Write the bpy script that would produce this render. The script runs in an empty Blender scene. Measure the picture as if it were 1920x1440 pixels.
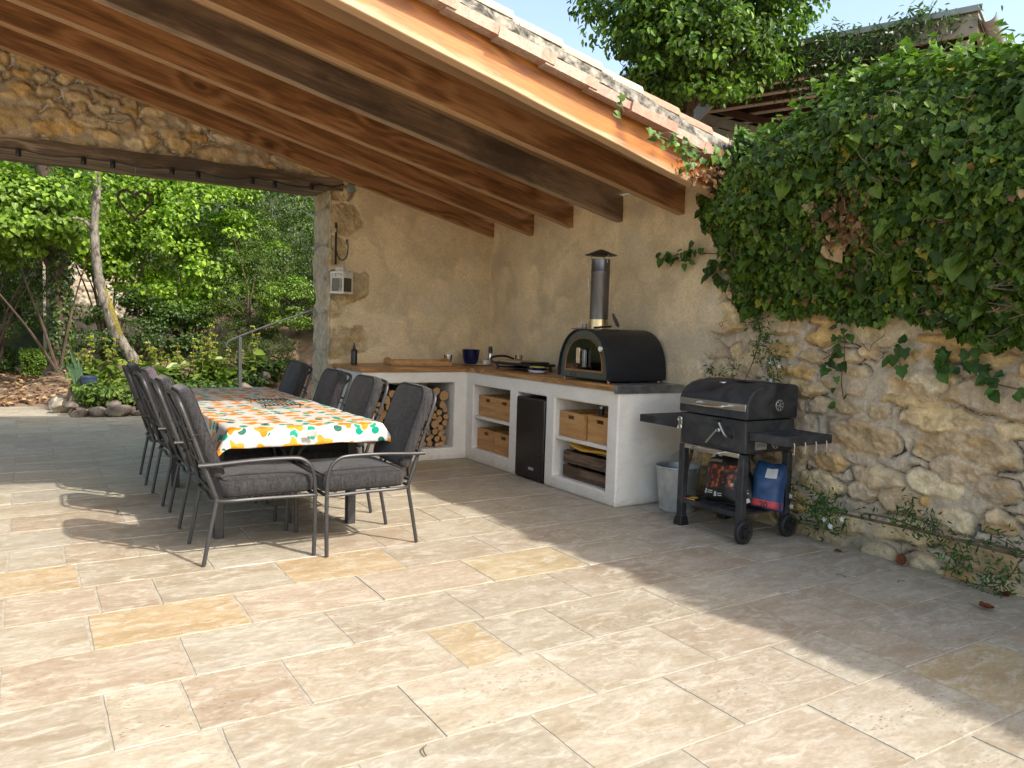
import bpy, bmesh, math, random
import numpy as np
from mathutils import Vector, Matrix
R = math.radians; PI = math.pi
random.seed(7); RNG = np.random.default_rng(7)
sc = bpy.context.scene
COL = sc.collection

# ------------------------------------------------------------------ nodes
def newmat(name):
    m = bpy.data.materials.new(name); m.use_nodes = True
    nt = m.node_tree; nt.nodes.clear()
    out = nt.nodes.new('ShaderNodeOutputMaterial')
    return m, nt, out
def nd(nt, t, ins=None, **at):
    n = nt.nodes.new('ShaderNode' + t)
    for k, v in at.items(): setattr(n, k, v)
    for k, v in (ins or {}).items():
        s = n.inputs[k]
        if isinstance(v, bpy.types.NodeSocket): nt.links.new(v, s)
        else: s.default_value = v
    return n
def c4(c): return (c[0], c[1], c[2], 1.0)
def mixc(nt, f, a, b, blend='MIX'):
    n = nt.nodes.new('ShaderNodeMix'); n.data_type = 'RGBA'; n.blend_type = blend
    for i, v in ((0, f), (6, a), (7, b)):
        if isinstance(v, bpy.types.NodeSocket): nt.links.new(v, n.inputs[i])
        else: n.inputs[i].default_value = c4(v) if i > 0 and len(v) == 3 else v
    return n.outputs[2]
def ramp(nt, f, stops):
    n = nt.nodes.new('ShaderNodeValToRGB'); nt.links.new(f, n.inputs[0])
    e = n.color_ramp.elements
    while len(e) < len(stops): e.new(0.5)
    for i, (p, c) in enumerate(stops):
        e[i].position = p
        e[i].color = (c, c, c, 1) if isinstance(c, (int, float)) else c4(c)
    return n.outputs[0]
def math_(nt, op, a, b=0.0, c=None, clamp=False):
    n = nt.nodes.new('ShaderNodeMath'); n.operation = op; n.use_clamp = clamp
    for i, v in enumerate((a, b, c)):
        if v is None: continue
        if isinstance(v, bpy.types.NodeSocket): nt.links.new(v, n.inputs[i])
        else: n.inputs[i].default_value = v
    return n.outputs[0]
def mapping(nt, vec, scale=(1, 1, 1), loc=(0, 0, 0), rot=(0, 0, 0)):
    return nd(nt, 'Mapping', {'Vector': vec, 'Scale': scale, 'Location': loc, 'Rotation': rot}).outputs[0]
def noise(nt, vec, scale, detail=6, rough=0.55, dist=0.0):
    return nd(nt, 'TexNoise', {'Vector': vec, 'Scale': scale, 'Detail': detail, 'Roughness': rough, 'Distortion': dist}).outputs[0]
def objco(nt, rnd=True):
    tc = nd(nt, 'TexCoord').outputs['Object']
    if not rnd: return tc
    r = nd(nt, 'ObjectInfo').outputs['Random']
    v = nd(nt, 'CombineXYZ', {'X': math_(nt, 'MULTIPLY', r, 37.0), 'Y': math_(nt, 'MULTIPLY', r, 91.0), 'Z': math_(nt, 'MULTIPLY', r, 53.0)}).outputs[0]
    return nd(nt, 'VectorMath', {0: tc, 1: v}, operation='ADD').outputs[0]
def bump(nt, h, strength=0.3, dist=0.01, normal=None):
    ins = {'Height': h, 'Strength': strength, 'Distance': dist}
    if normal is not None: ins['Normal'] = normal
    return nd(nt, 'Bump', ins).outputs[0]
def bsdf(nt, out, base, rough=0.6, metal=0.0, normal=None, **kw):
    ins = {'Base Color': c4(base) if isinstance(base, tuple) else base, 'Roughness': rough, 'Metallic': metal}
    if normal is not None: ins['Normal'] = normal
    ins.update(kw)
    p = nd(nt, 'BsdfPrincipled', ins)
    nt.links.new(p.outputs[0], out.inputs[0]); return p

def m_noise(name, c1, c2, scale=6, rough=0.6, metal=0.0, bumps=((60, 0.15),), stretch=(1, 1, 1), dist=0.3, lo=0.35, hi=0.68, rnd=True, roughvar=0.0, **kw):
    m, nt, out = newmat(name)
    v = objco(nt, rnd); vs = mapping(nt, v, stretch)
    f = noise(nt, vs, scale, 7, 0.6, dist)
    col = ramp(nt, f, [(lo, c1), (hi, c2)])
    nrm = None
    for s, st in bumps: nrm = bump(nt, noise(nt, vs, s, 5, 0.6), st, 0.006, nrm)
    rg = rough
    if roughvar: rg = math_(nt, 'ADD', math_(nt, 'MULTIPLY', noise(nt, v, scale * 2, 4), roughvar), rough - roughvar * 0.5, clamp=True)
    bsdf(nt, out, col, rg, metal, nrm, **kw); return m

def m_wood(name, c1, c2, knot, axis='X', scale=1.0, rough=0.55, bleach=None, dark=None, bumpst=0.25, under=None):
    m, nt, out = newmat(name)
    v = objco(nt)
    st = {'X': (0.10, 1, 1), 'Y': (1, 0.10, 1), 'Z': (1, 1, 0.10)}[axis]
    st2 = {'X': (0.55, 1, 1), 'Y': (1, 0.55, 1), 'Z': (1, 1, 0.55)}[axis]
    vs = mapping(nt, v, st); vk = mapping(nt, v, st2)
    w = noise(nt, vs, 5 * scale, 4, 0.5, 0.6)
    rings = nd(nt, 'TexNoise', {'Vector': vs, 'Scale': 26 * scale, 'Detail': 5, 'Roughness': 0.65, 'Distortion': 0.9}).outputs[0]
    # grain lines that wrap round the knots
    vd = nd(nt, 'TexVoronoi', {'Vector': vk, 'Scale': 3.1 * scale, 'Randomness': 1.0}).outputs['Distance']
    near = math_(nt, 'SMOOTH_MIN', vd, 0.34, 0.1)
    g = math_(nt, 'ADD', math_(nt, 'MULTIPLY', near, 9.0), math_(nt, 'MULTIPLY', w, 9.0))
    lines = math_(nt, 'SINE', math_(nt, 'MULTIPLY', g, 3.2))
    lines = math_(nt, 'MULTIPLY_ADD', lines, 0.5, 0.5)
    f = math_(nt, 'ADD', math_(nt, 'MULTIPLY', lines, 0.35), math_(nt, 'MULTIPLY', rings, 0.65))
    fib = noise(nt, mapping(nt, v, tuple(0.05 if q < 1 else 1 for q in st)), 95 * scale, 5, 0.75, 0.4)
    f = math_(nt, 'ADD', math_(nt, 'MULTIPLY', f, 0.5), math_(nt, 'MULTIPLY', fib, 0.5))
    col = ramp(nt, f, [(0.37, tuple(x * 0.55 for x in c1)), (0.48, c1), (0.61, c2)])
    big = noise(nt, v, 1.6, 4, 0.5)
    col = mixc(nt, ramp(nt, big, [(0.40, 0.0), (0.68, 0.40)]), col, tuple(x * 0.70 for x in c1))
    kn = ramp(nt, vd, [(0.04, 1.0), (0.065, 0.8), (0.085, 0.25), (0.17, 0.0)])
    col = mixc(nt, math_(nt, 'MULTIPLY', kn, 0.8), col, knot)
    ck = noise(nt, mapping(nt, v, tuple(0.02 if q < 1 else 1 for q in st)), 34 * scale, 2, 0.5, 0.2)
    ck = math_(nt, 'MULTIPLY', ramp(nt, ck, [(0.485, 0.0), (0.498, 1.0), (0.502, 1.0), (0.515, 0.0)]), ramp(nt, noise(nt, mapping(nt, v, (0.4, 1, 1)), 4.0, 3), [(0.52, 0.0), (0.60, 0.8)]))
    col = mixc(nt, ck, col, tuple(x * 0.25 for x in c1))
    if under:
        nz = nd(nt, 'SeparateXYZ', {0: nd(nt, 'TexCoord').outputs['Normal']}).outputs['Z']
        col = mixc(nt, math_(nt, 'MULTIPLY', math_(nt, 'LESS_THAN', nz, -0.6), 0.8), col, mixc(nt, fib, tuple(x * 0.75 for x in under), under))  # down-facing sides mixed paler: weathering plus floor bounce light painted into the colour
    if dark:
        col = mixc(nt, ramp(nt, noise(nt, mapping(nt, v, (0.5, 1, 1)), 2.3, 5, 0.6), [(0.5, 0.0), (0.62, 0.75)]), col, dark)
    if bleach:
        z = nd(nt, 'SeparateXYZ', {0: nd(nt, 'TexCoord').outputs['Object']}).outputs['Z']
        zz = math_(nt, 'ADD', z, math_(nt, 'MULTIPLY', math_(nt, 'SUBTRACT', rings, 0.5), 0.10))
        col = mixc(nt, ramp(nt, zz, [(0.010, 0.9), (0.045, 0.0)]), col, bleach)
    nrm = bump(nt, f, bumpst, 0.004)
    bsdf(nt, out, col, rough, 0, nrm); return m

def m_attr(name, rough=0.8, lo=0.68, hi=1.22, scale=14, bumps=((28, 0.55), (75, 0.5), (200, 0.35)), spec=0.3):
    m, nt, out = newmat(name)
    a = nd(nt, 'Attribute', attribute_name='Col').outputs['Color']
    v = nd(nt, 'TexCoord').outputs['Object']
    f = noise(nt, v, scale, 8, 0.65, 0.4)
    mk = nd(nt, 'Attribute', attribute_name='Smooth').outputs['Fac']
    mul = mixc(nt, mk, ramp(nt, f, [(0.3, lo), (0.7, hi)]), ramp(nt, noise(nt, v, 38, 6, 0.7, 0.5), [(0.3, 0.92), (0.7, 1.06)]))
    col = mixc(nt, 1.0, a, mul, 'MULTIPLY')
    nrm = None
    col = mixc(nt, 1.0, col, ramp(nt, noise(nt, v, 70, 5, 0.7, 0.6), [(0.32, 0.80), (0.66, 1.14)]), 'MULTIPLY')
    rl = math_(nt, 'SUBTRACT', 1.0, math_(nt, 'MULTIPLY', mk, 0.75))
    for s, st in bumps: nrm = bump(nt, noise(nt, v, s, 6, 0.65), math_(nt, 'MULTIPLY', rl, st), 0.012, nrm)
    bsdf(nt, out, col, rough, 0, nrm, **{'Specular IOR Level': spec}); return m

def m_leaf(name, rough=0.42, trans=0.38, spec=0.45, tint=(1.25, 1.45, 0.45)):
    m, nt, out = newmat(name)
    a = nd(nt, 'Attribute', attribute_name='Col').outputs['Color']
    v = nd(nt, 'TexCoord').outputs['Object']
    col = mixc(nt, 1.0, a, ramp(nt, noise(nt, v, 30, 3), [(0.3, 0.8), (0.7, 1.2)]), 'MULTIPLY')
    p = nd(nt, 'BsdfPrincipled', {'Base Color': col, 'Roughness': rough, 'Specular IOR Level': spec})
    t = nd(nt, 'BsdfTranslucent', {'Color': mixc(nt, 1.0, col, tint, 'MULTIPLY')})
    mx = nd(nt, 'MixShader', {0: trans, 1: p.outputs[0], 2: t.outputs[0]})
    nt.links.new(mx.outputs[0], out.inputs[0]); return m

def m_plain(name, c, rough=0.5, metal=0.0, **kw):
    k = 0.88
    return m_noise(name, tuple(x * k for x in c), tuple(min(1, x * 1.1) for x in c), 9, rough, metal, ((120, 0.05),), roughvar=0.15, **kw)

# ------------------------------------------------------------------ numpy noise
def _h(ix, iy, iz, s):
    n = (ix * 374761393 + iy * 668265263 + iz * 1274126177 + s * 982451653) & 0xffffffff
    n = ((n ^ (n >> 13)) * 1274126177) & 0xffffffff
    n = n ^ (n >> 16)
    return (n & 0xffff) / 65535.0
def vn(x, y, z=0.0, s=0):
    x = np.asarray(x, float); y = np.asarray(y, float) + 0 * x; z = np.asarray(z, float) + 0 * x
    ix, iy, iz = np.floor(x).astype(np.int64), np.floor(y).astype(np.int64), np.floor(z).astype(np.int64)
    fx, fy, fz = x - ix, y - iy, z - iz
    fx, fy, fz = [f * f * (3 - 2 * f) for f in (fx, fy, fz)]
    r = 0
    for dx in (0, 1):
        for dy in (0, 1):
            for dz in (0, 1):
                w = (fx if dx else 1 - fx) * (fy if dy else 1 - fy) * (fz if dz else 1 - fz)
                r = r + w * _h(ix + dx, iy + dy, iz + dz, s)
    return r
def fbm(x, y, z=0.0, s=0, o=4):
    r = 0; a = 0.5; t = 0; f = 1.0
    for i in range(o):
        r = r + a * vn(np.asarray(x) * f, np.asarray(y) * f, np.asarray(z) * f, s + i * 17); t += a; a *= 0.5; f *= 2.03
    return r / t
def sstep(a, b, x):
    t = np.clip((x - a) / (b - a), 0, 1); return t * t * (3 - 2 * t)

# ------------------------------------------------------------------ objects
def tag(o, label=None, cat=None, group=None, kind=None):
    for k, v in (('label', label), ('category', cat), ('group', group), ('kind', kind)):
        if v: o[k] = v
    return o
def thing(name, label, cat, loc=(0, 0, 0), rz=0.0, group=None):
    o = bpy.data.objects.new(name, None); COL.objects.link(o)
    o.location = loc; o.rotation_euler = (0, 0, rz); o.empty_display_size = 0.1
    return tag(o, label, cat, group)
def link(name, me, mat, parent=None):
    o = bpy.data.objects.new(name, me); COL.objects.link(o)
    for mm in (mat if isinstance(mat, (list, tuple)) else [mat]): me.materials.append(mm)
    if parent is not None: o.parent = parent
    return o
def copy_tree(o, parent=None):
    c = o.copy(); COL.objects.link(c); c.parent = parent
    for ch in o.children: copy_tree(ch, c)
    return c
def setcol(me, cols, name='Col'):
    a = me.attributes.new(name, 'FLOAT_COLOR', 'POINT')
    c = np.ones((len(me.vertices), 4), np.float32); c[:, :3] = cols
    a.data.foreach_set('color', c.ravel())
def fastmesh(name, V, loops, starts, totals, mats=None, smooth=False):
    me = bpy.data.meshes.new(name)
    me.vertices.add(len(V)); me.vertices.foreach_set('co', np.asarray(V, np.float32).ravel())
    me.loops.add(len(loops)); me.loops.foreach_set('vertex_index', np.asarray(loops, np.int32))
    me.polygons.add(len(starts)); me.polygons.foreach_set('loop_start', np.asarray(starts, np.int32))
    me.polygons.foreach_set('loop_total', np.asarray(totals, np.int32))
    me.polygons.foreach_set('use_smooth', np.full(len(starts), bool(smooth)))
    me.update(calc_edges=True); me.validate(); return me
def setfac(me, v, name='Smooth'):
    a = me.attributes.new(name, 'FLOAT', 'POINT'); a.data.foreach_set('value', np.asarray(v, np.float32).ravel())
def gridmesh(name, P, smooth=True):
    """P: (n,m,3) array of points."""
    n, m = P.shape[:2]
    idx = np.arange(n * m).reshape(n, m)
    q = np.stack([idx[:-1, :-1], idx[1:, :-1], idx[1:, 1:], idx[:-1, 1:]], -1).reshape(-1, 4)
    k = len(q)
    return fastmesh(name, P.reshape(-1, 3), q.ravel(), np.arange(k) * 4, np.full(k, 4), smooth=smooth)

def spline(pts, n=8, closed=False):
    """Catmull-Rom through pts."""
    p = [np.array(q, float) for q in pts]; out = []
    N = len(p)
    for i in range(N if closed else N - 1):
        if closed: a, b, c, d = p[i - 1], p[i], p[(i + 1) % N], p[(i + 2) % N]
        else: a, b, c, d = p[max(i - 1, 0)], p[i], p[i + 1], p[min(i + 2, N - 1)]
        for k in range(n):
            t = k / n
            out.append(0.5 * ((2 * b) + (c - a) * t + (2 * a - 5 * b + 4 * c - d) * t * t + (3 * b - a - 3 * c + d) * t ** 3))
    if not closed: out.append(p[-1])
    return out

class MB:
    def __init__(s): s.v = []; s.f = []; s.mi = []; s.c = []
    def add(s, vs, fs, mi=0, col=None):
        b = len(s.v); s.v += [tuple(map(float, q)) for q in vs]
        s.f += [tuple(i + b for i in f) for f in fs]; s.mi += [mi] * len(fs)
        s.c += [col or (1, 1, 1)] * len(vs); return s
    def box(s, x0, x1, y0, y1, z0, z1, mi=0, M=None, col=None):
        v = [Vector((x, y, z)) for z in (z0, z1) for y in (y0, y1) for x in (x0, x1)]
        if M is not None: v = [M @ q for q in v]
        return s.add(v, [(0, 2, 3, 1), (4, 5, 7, 6), (0, 1, 5, 4), (2, 6, 7, 3), (0, 4, 6, 2), (1, 3, 7, 5)], mi, col)
    def tube(s, pts, r, n=8, closed=False, cap=True, mi=0, col=None, flat=1.0):
        P = [Vector(q) for q in pts]; N = len(P)
        rr = r if isinstance(r, (list, tuple)) else [r] * N
        T = []
        for i in range(N):
            if closed: t = P[(i + 1) % N] - P[i - 1]
            else: t = P[min(i + 1, N - 1)] - P[max(i - 1, 0)]
            T.append(t.normalized() if t.length > 1e-9 else Vector((0, 0, 1)))
        u = T[0].orthogonal().normalized()
        vs = []
        for i in range(N):
            u = (u - T[i] * u.dot(T[i]))
            u = u.normalized() if u.length > 1e-6 else T[i].orthogonal().normalized()
            w = T[i].cross(u)
            for k in range(n):
                a = 2 * PI * k / n
                vs.append(P[i] + (u * math.cos(a) + w * math.sin(a) * flat) * rr[i])
        fs = []
        for i in range(N if closed else N - 1):
            j = (i + 1) % N
            for k in range(n):
                l = (k + 1) % n
                fs.append((i * n + k, i * n + l, j * n + l, j * n + k))
        if cap and not closed:
            fs.append(tuple(range(n - 1, -1, -1))); fs.append(tuple((N - 1) * n + k for k in range(n)))
        return s.add(vs, fs, mi, col)
    def lathe(s, prof, c=(0, 0, 0), n=24, mi=0, M=None, capb=True, capt=True):
        vs = []; fs = []
        for (r, z) in prof:
            for k in range(n):
                a = 2 * PI * k / n; q = Vector((r * math.cos(a), r * math.sin(a), z))
                if M is not None: q = M @ q
                vs.append(q + Vector(c))
        for i in range(len(prof) - 1):
            for k in range(n):
                l = (k + 1) % n; fs.append((i * n + k, i * n + l, (i + 1) * n + l, (i + 1) * n + k))
        if capb: fs.append(tuple(range(n - 1, -1, -1)))
        if capt: fs.append(tuple((len(prof) - 1) * n + k for k in range(n)))
        return s.add(vs, fs, mi)
    def prism(s, poly, axis, a0, a1, mi=0, M=None, capmi=None):
        """poly: list of 2D points in the other two axes (order x,y / x,z / y,z); extruded along axis from a0 to a1."""
        def mk(p, a):
            return {'x': (a, p[0], p[1]), 'y': (p[0], a, p[1]), 'z': (p[0], p[1], a)}[axis]
        n = len(poly); vs = [Vector(mk(p, a0)) for p in poly] + [Vector(mk(p, a1)) for p in poly]
        if M is not None: vs = [M @ q for q in vs]
        s.add(vs, [(i, (i + 1) % n, n + (i + 1) % n, n + i) for i in range(n)], mi)
        b = len(s.v) - 2 * n
        s.f += [tuple(b + i for i in range(n - 1, -1, -1)), tuple(b + n + i for i in range(n))]
        s.mi += [mi if capmi is None else capmi] * 2
        return s
    def build(s, name, mat, parent=None, org=(0, 0, 0), smooth=False, bevel=0.0, seg=2, colors=False, fixn=True, angle=35):
        me = bpy.data.meshes.new(name)
        me.from_pydata([(a - org[0], b - org[1], c - org[2]) for a, b, c in s.v], [], s.f)
        me.polygons.foreach_set('material_index', s.mi)
        if colors: setcol(me, s.c)
        if fixn:
            bm = bmesh.new(); bm.from_mesh(me); bmesh.ops.recalc_face_normals(bm, faces=bm.faces); bm.to_mesh(me); bm.free()
        if smooth:
            me.polygons.foreach_set('use_smooth', [True] * len(me.polygons))
            me.set_sharp_from_angle(angle=R(angle))
        me.update()
        o = link(name, me, mat, parent)
        if parent is None: o.location = org
        if bevel:
            b = o.modifiers.new('edge', 'BEVEL'); b.width = bevel; b.segments = seg; b.limit_method = 'ANGLE'; b.angle_limit = R(40)
            if not smooth:
                me.polygons.foreach_set('use_smooth', [True] * len(me.polygons)); me.set_sharp_from_angle(angle=R(30))
        return o

# ------------------------------------------------------------------ leaves
def mirror_leaf(half, fold=0.12):
    """half: outline from base to tip on one side: (u, w)."""
    n = len(half); V = [(u, w, abs(w) * fold) for u, w in half] + [(u, -w, abs(w) * fold) for u, w in half[1:-1]]
    return np.array(V), [list(range(n)), [0] + [n + i for i in range(n - 2)] + [n - 1]]
def fix(sh):
    V, F = sh; return V, [F[0], F[1][::-1]]
IVY = fix(mirror_leaf([(0, 0), (-0.10, 0.30), (0.05, 0.52), (0.30, 0.36), (0.52, 0.40), (0.68, 0.20), (1, 0)], 0.22))
HEART = fix(mirror_leaf([(0, 0), (-0.08, 0.25), (0.12, 0.44), (0.45, 0.40), (0.75, 0.2), (1, 0)], 0.2))
OVAL = fix(mirror_leaf([(0, 0), (0.2, 0.24), (0.55, 0.3), (0.85, 0.14), (1, 0)], 0.25))
LANCE = fix(mirror_leaf([(0, 0), (0.3, 0.13), (0.65, 0.11), (1, 0)], 0.3))
QUAD = (np.array([(0, 0, 0), (0.5, 0.33, 0.05), (1, 0, 0), (0.5, -0.33, 0.05)]), [[0, 1, 2, 3]])
def nrm(a): return a / np.maximum(np.linalg.norm(a, axis=-1, keepdims=True), 1e-9)
def leafmesh(name, P, N, U, S, C, shape, mat, parent=None, org=(0, 0, 0), curl=0.15):
    V, F = shape; P = np.asarray(P) - np.array(org); n = len(P); k = len(V)
    N = nrm(np.asarray(N)); U = np.asarray(U); U = nrm(U - N * (U * N).sum(-1, keepdims=True)); W = np.cross(N, U)
    S = np.asarray(S)[:, None, None]
    u, w, l = V[None, :, 0, None], V[None, :, 1, None], V[None, :, 2, None] - curl * (V[None, :, 0, None] ** 2)
    X = P[:, None, :] + S * (u * U[:, None, :] + w * W[:, None, :] + l * N[:, None, :])
    fl = np.concatenate([np.array(f) for f in F]); tot = np.array([len(f) for f in F]); L = len(fl)
    loops = (fl[None, :] + (np.arange(n) * k)[:, None]).ravel()
    totals = np.tile(tot, n); starts = np.concatenate([[0], np.cumsum(totals)[:-1]])
    me = fastmesh(name, X.reshape(-1, 3), loops, starts, totals)
    setcol(me, np.repeat(np.asarray(C), k, axis=0))
    return link(name, me, mat, parent)
def pick(pal, n, jit=0.2):
    pal = np.array(pal); c = pal[RNG.integers(0, len(pal), n)]
    return np.clip(c * (1 + jit * (RNG.random((n, 1)) - 0.5) * 2), 0.003, 1)
def clumps(centers, rad, per, up=0.6, out=None, jit=0.7, flat=0.7):
    """Leaf positions and normals in clusters round each centre."""
    centers = np.asarray(centers, float); m = len(centers); n = m * per
    d = nrm(RNG.normal(size=(n, 3))) * (RNG.random((n, 1)) ** 0.45)
    rr = np.repeat(np.asarray(rad) * np.ones(m), per)[:, None]
    P = np.repeat(centers, per, 0) + d * rr * np.array([1, 1, flat])
    N = d * 0.55 + np.array([0, 0, up]) + jit * RNG.normal(size=(n, 3)) * 0.6
    if out is not None: N = N + np.repeat(np.asarray(out), per, 0)
    U = d + 0.6 * RNG.normal(size=(n, 3)) + np.array([0, 0, -0.5])
    return P, N, U
# ------------------------------------------------------------------ world, sun, camera
w = bpy.data.worlds.new('World'); sc.world = w; w.use_nodes = True
wn = w.node_tree; wn.nodes.clear()
sky = wn.nodes.new('ShaderNodeTexSky'); sky.sky_type = 'NISHITA'; sky.sun_disc = False
SUN = Vector((0.45, -0.893, 0.0)).normalized() * math.cos(R(41)) + Vector((0, 0, math.sin(R(41))))
sky.sun_elevation = R(41); sky.sun_rotation = math.atan2(SUN.x, SUN.y); sky.air_density = 1.0; sky.dust_density = 2.5; sky.ozone_density = 1.0
bg = wn.nodes.new('ShaderNodeBackground'); bg.inputs[1].default_value = 0.15
wo = wn.nodes.new('ShaderNodeOutputWorld'); wn.links.new(mixc(wn, 1.0, sky.outputs[0], (1.0, 0.93, 0.82), 'MULTIPLY'), bg.inputs[0]); wn.links.new(bg.outputs[0], wo.inputs[0])
L = bpy.data.lights.new('sun', 'SUN'); L.energy = 2.0; L.angle = R(1.0); L.color = (1.0, 0.94, 0.85)
lo = bpy.data.objects.new('sun', L); COL.objects.link(lo); lo.rotation_euler = SUN.to_track_quat('Z', 'Y').to_euler(); lo.location = (6, -9, 10)
cam = bpy.data.cameras.new('camera'); cam.sensor_width = 36; cam.lens = 36 * 1456.45 / 1920; cam.clip_start = 0.05; cam.clip_end = 600
co = bpy.data.objects.new('camera', cam); COL.objects.link(co); sc.camera = co
yaw, pit, rol = R(32.0437), R(4.1915), R(1.7181)
fw = Vector((math.sin(yaw) * math.cos(pit), math.cos(yaw) * math.cos(pit), -math.sin(pit)))
rt = Vector((math.cos(yaw), -math.sin(yaw), 0)); up = rt.cross(fw)
r2 = rt * math.cos(rol) + up * math.sin(rol); u2 = up * math.cos(rol) - rt * math.sin(rol)
co.matrix_world = Matrix(((r2.x, u2.x, -fw.x, 0), (r2.y, u2.y, -fw.y, 0), (r2.z, u2.z, -fw.z, 1.305), (0, 0, 0, 1)))
vs = sc.view_settings; vs.view_transform = 'Standard'; vs.look = 'None'; vs.exposure = 1.55; vs.gamma = 1.0
sc.render.engine = 'CYCLES'; sc.cycles.use_denoising = True; sc.cycles.max_bounces = 8; sc.cycles.diffuse_bounces = 5; sc.cycles.transparent_max_bounces = 8
sc.cycles.denoising_prefilter = 'NONE'; sc.cycles.sample_clamp_indirect = 6.0; sc.cycles.caustics_reflective = False; sc.cycles.caustics_refractive = False

# ------------------------------------------------------------------ materials
M = {}
def travertine():
    m, nt, out = newmat('travertine')
    base = nd(nt, 'Attribute', attribute_name='Col').outputs['Color']
    off = nd(nt, 'Attribute', attribute_name='Off').outputs['Vector']
    tc = nd(nt, 'TexCoord').outputs['Object']
    v = nd(nt, 'VectorMath', {0: tc, 1: off}, operation='ADD').outputs[0]
    vs = mapping(nt, v, (0.75, 1.7, 1.0))
    big = noise(nt, vs, 3.2, 8, 0.6, 0.9)
    mid = noise(nt, vs, 9.0, 8, 0.68, 1.3)
    fine = noise(nt, mapping(nt, v, (0.8, 1.4, 1)), 46, 6, 0.7, 0.4)
    col = mixc(nt, ramp(nt, big, [(0.36, 0.0), (0.64, 0.95)]), base, mixc(nt, 1.0, base, (0.76, 0.71, 0.635), 'MULTIPLY'))
    col = mixc(nt, ramp(nt, mid, [(0.50, 0.0), (0.66, 0.75)]), col, (0.555, 0.515, 0.425))
    col = mixc(nt, ramp(nt, mid, [(0.28, 0.8), (0.46, 0.0)]), col, mixc(nt, 1.0, base, (0.72, 0.645, 0.56), 'MULTIPLY'))
    # pits, gathered in beds
    bed = ramp(nt, noise(nt, vs, 4.4, 4, 0.6, 0.6), [(0.44, 0.0), (0.60, 1.0)])
    pv = nd(nt, 'TexVoronoi', {'Vector': mapping(nt, v, (0.7, 1.5, 1)), 'Scale': 48.0, 'Randomness': 1.0}).outputs['Distance']
    pv = math_(nt, 'ADD', pv, math_(nt, 'MULTIPLY', math_(nt, 'SUBTRACT', fine, 0.5), 0.75))
    fr = math_(nt, 'FRACT', nd(nt, 'SeparateXYZ', {0: off}).outputs[0])
    pit = math_(nt, 'MULTIPLY', math_(nt, 'MULTIPLY', ramp(nt, pv, [(0.14, 1.0), (0.28, 0.0)]), bed), ramp(nt, fr, [(0.25, 0.10), (0.85, 1.0)]))
    col = mixc(nt, math_(nt, 'MULTIPLY', pit, 0.85), col, mixc(nt, 1.0, base, (0.50, 0.38, 0.27), 'MULTIPLY'))
    col = mixc(nt, 1.0, col, ramp(nt, fine, [(0.3, 0.82), (0.7, 1.12)]), 'MULTIPLY')
    col = mixc(nt, ramp(nt, noise(nt, tc, 0.9, 5, 0.6), [(0.45, 0.0), (0.75, 0.25)]), col, (0.40, 0.35, 0.29))
    rust = math_(nt, 'MULTIPLY', ramp(nt, noise(nt, vs, 2.6, 6, 0.6, 1.2), [(0.50, 0.0), (0.68, 0.55)]), ramp(nt, nd(nt, 'SeparateXYZ', {0: nd(nt, 'VectorMath', {0: off, 1: (1.7, 1.3, 1)}, operation='MULTIPLY').outputs[0]}).outputs[2], [(0.0, 0.14), (1.0, 0.14)]))
    col = mixc(nt, rust, col, (0.47, 0.33, 0.185))
    h = math_(nt, 'SUBTRACT', math_(nt, 'ADD', math_(nt, 'MULTIPLY', mid, 0.6), math_(nt, 'MULTIPLY', fine, 0.35)), math_(nt, 'MULTIPLY', pit, 1.2))
    n1 = bump(nt, h, 0.32, 0.006)
    rg = math_(nt, 'ADD', math_(nt, 'MULTIPLY', mid, 0.3), 0.42)
    bsdf(nt, out, col, rg, 0, n1, **{'Specular IOR Level': 0.35}); return m
M['trav'] = travertine()
M['grout'] = m_noise('grout', (0.30, 0.27, 0.21), (0.42, 0.38, 0.30), 20, 0.9, 0, ((140, 0.4),), rnd=False)
M['stone'] = m_attr('rubble_stone')
def whiteplaster():
    m, nt, out = newmat('white_plaster'); v = nd(nt, 'TexCoord').outputs['Object']
    f = noise(nt, v, 4, 7, 0.6, 0.6); g = noise(nt, mapping(nt, v, (1, 1, 2.2)), 11, 6, 0.65, 1.2)
    col = ramp(nt, f, [(0.35, (0.74, 0.70, 0.63)), (0.65, (0.82, 0.79, 0.73))])
    col = mixc(nt, ramp(nt, g, [(0.52, 0.0), (0.70, 0.35)]), col, (0.60, 0.55, 0.47))
    z = nd(nt, 'SeparateXYZ', {0: v}).outputs['Z']
    zz = math_(nt, 'ADD', z, math_(nt, 'MULTIPLY', math_(nt, 'SUBTRACT', g, 0.5), 0.22))
    col = mixc(nt, ramp(nt, zz, [(0.0, 0.55), (0.07, 0.0)]), col, (0.42, 0.36, 0.28))
    n1 = bump(nt, g, 0.35, 0.012); n2 = bump(nt, noise(nt, v, 70, 5), 0.12, 0.004, n1)
    bsdf(nt, out, col, 0.8, 0, n2); return m
M['plasterw'] = whiteplaster()
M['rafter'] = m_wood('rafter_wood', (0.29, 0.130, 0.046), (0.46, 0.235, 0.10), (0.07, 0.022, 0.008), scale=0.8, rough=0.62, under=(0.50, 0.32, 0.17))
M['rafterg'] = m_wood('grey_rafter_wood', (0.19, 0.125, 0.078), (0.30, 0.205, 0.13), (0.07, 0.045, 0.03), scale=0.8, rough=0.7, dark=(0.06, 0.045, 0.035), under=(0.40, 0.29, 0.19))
M['barge'] = m_wood('barge_wood', (0.31, 0.095, 0.010), (0.47, 0.175, 0.026), (0.18, 0.05, 0.014), scale=0.8, rough=0.5, bleach=(0.54, 0.37, 0.22))
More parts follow.
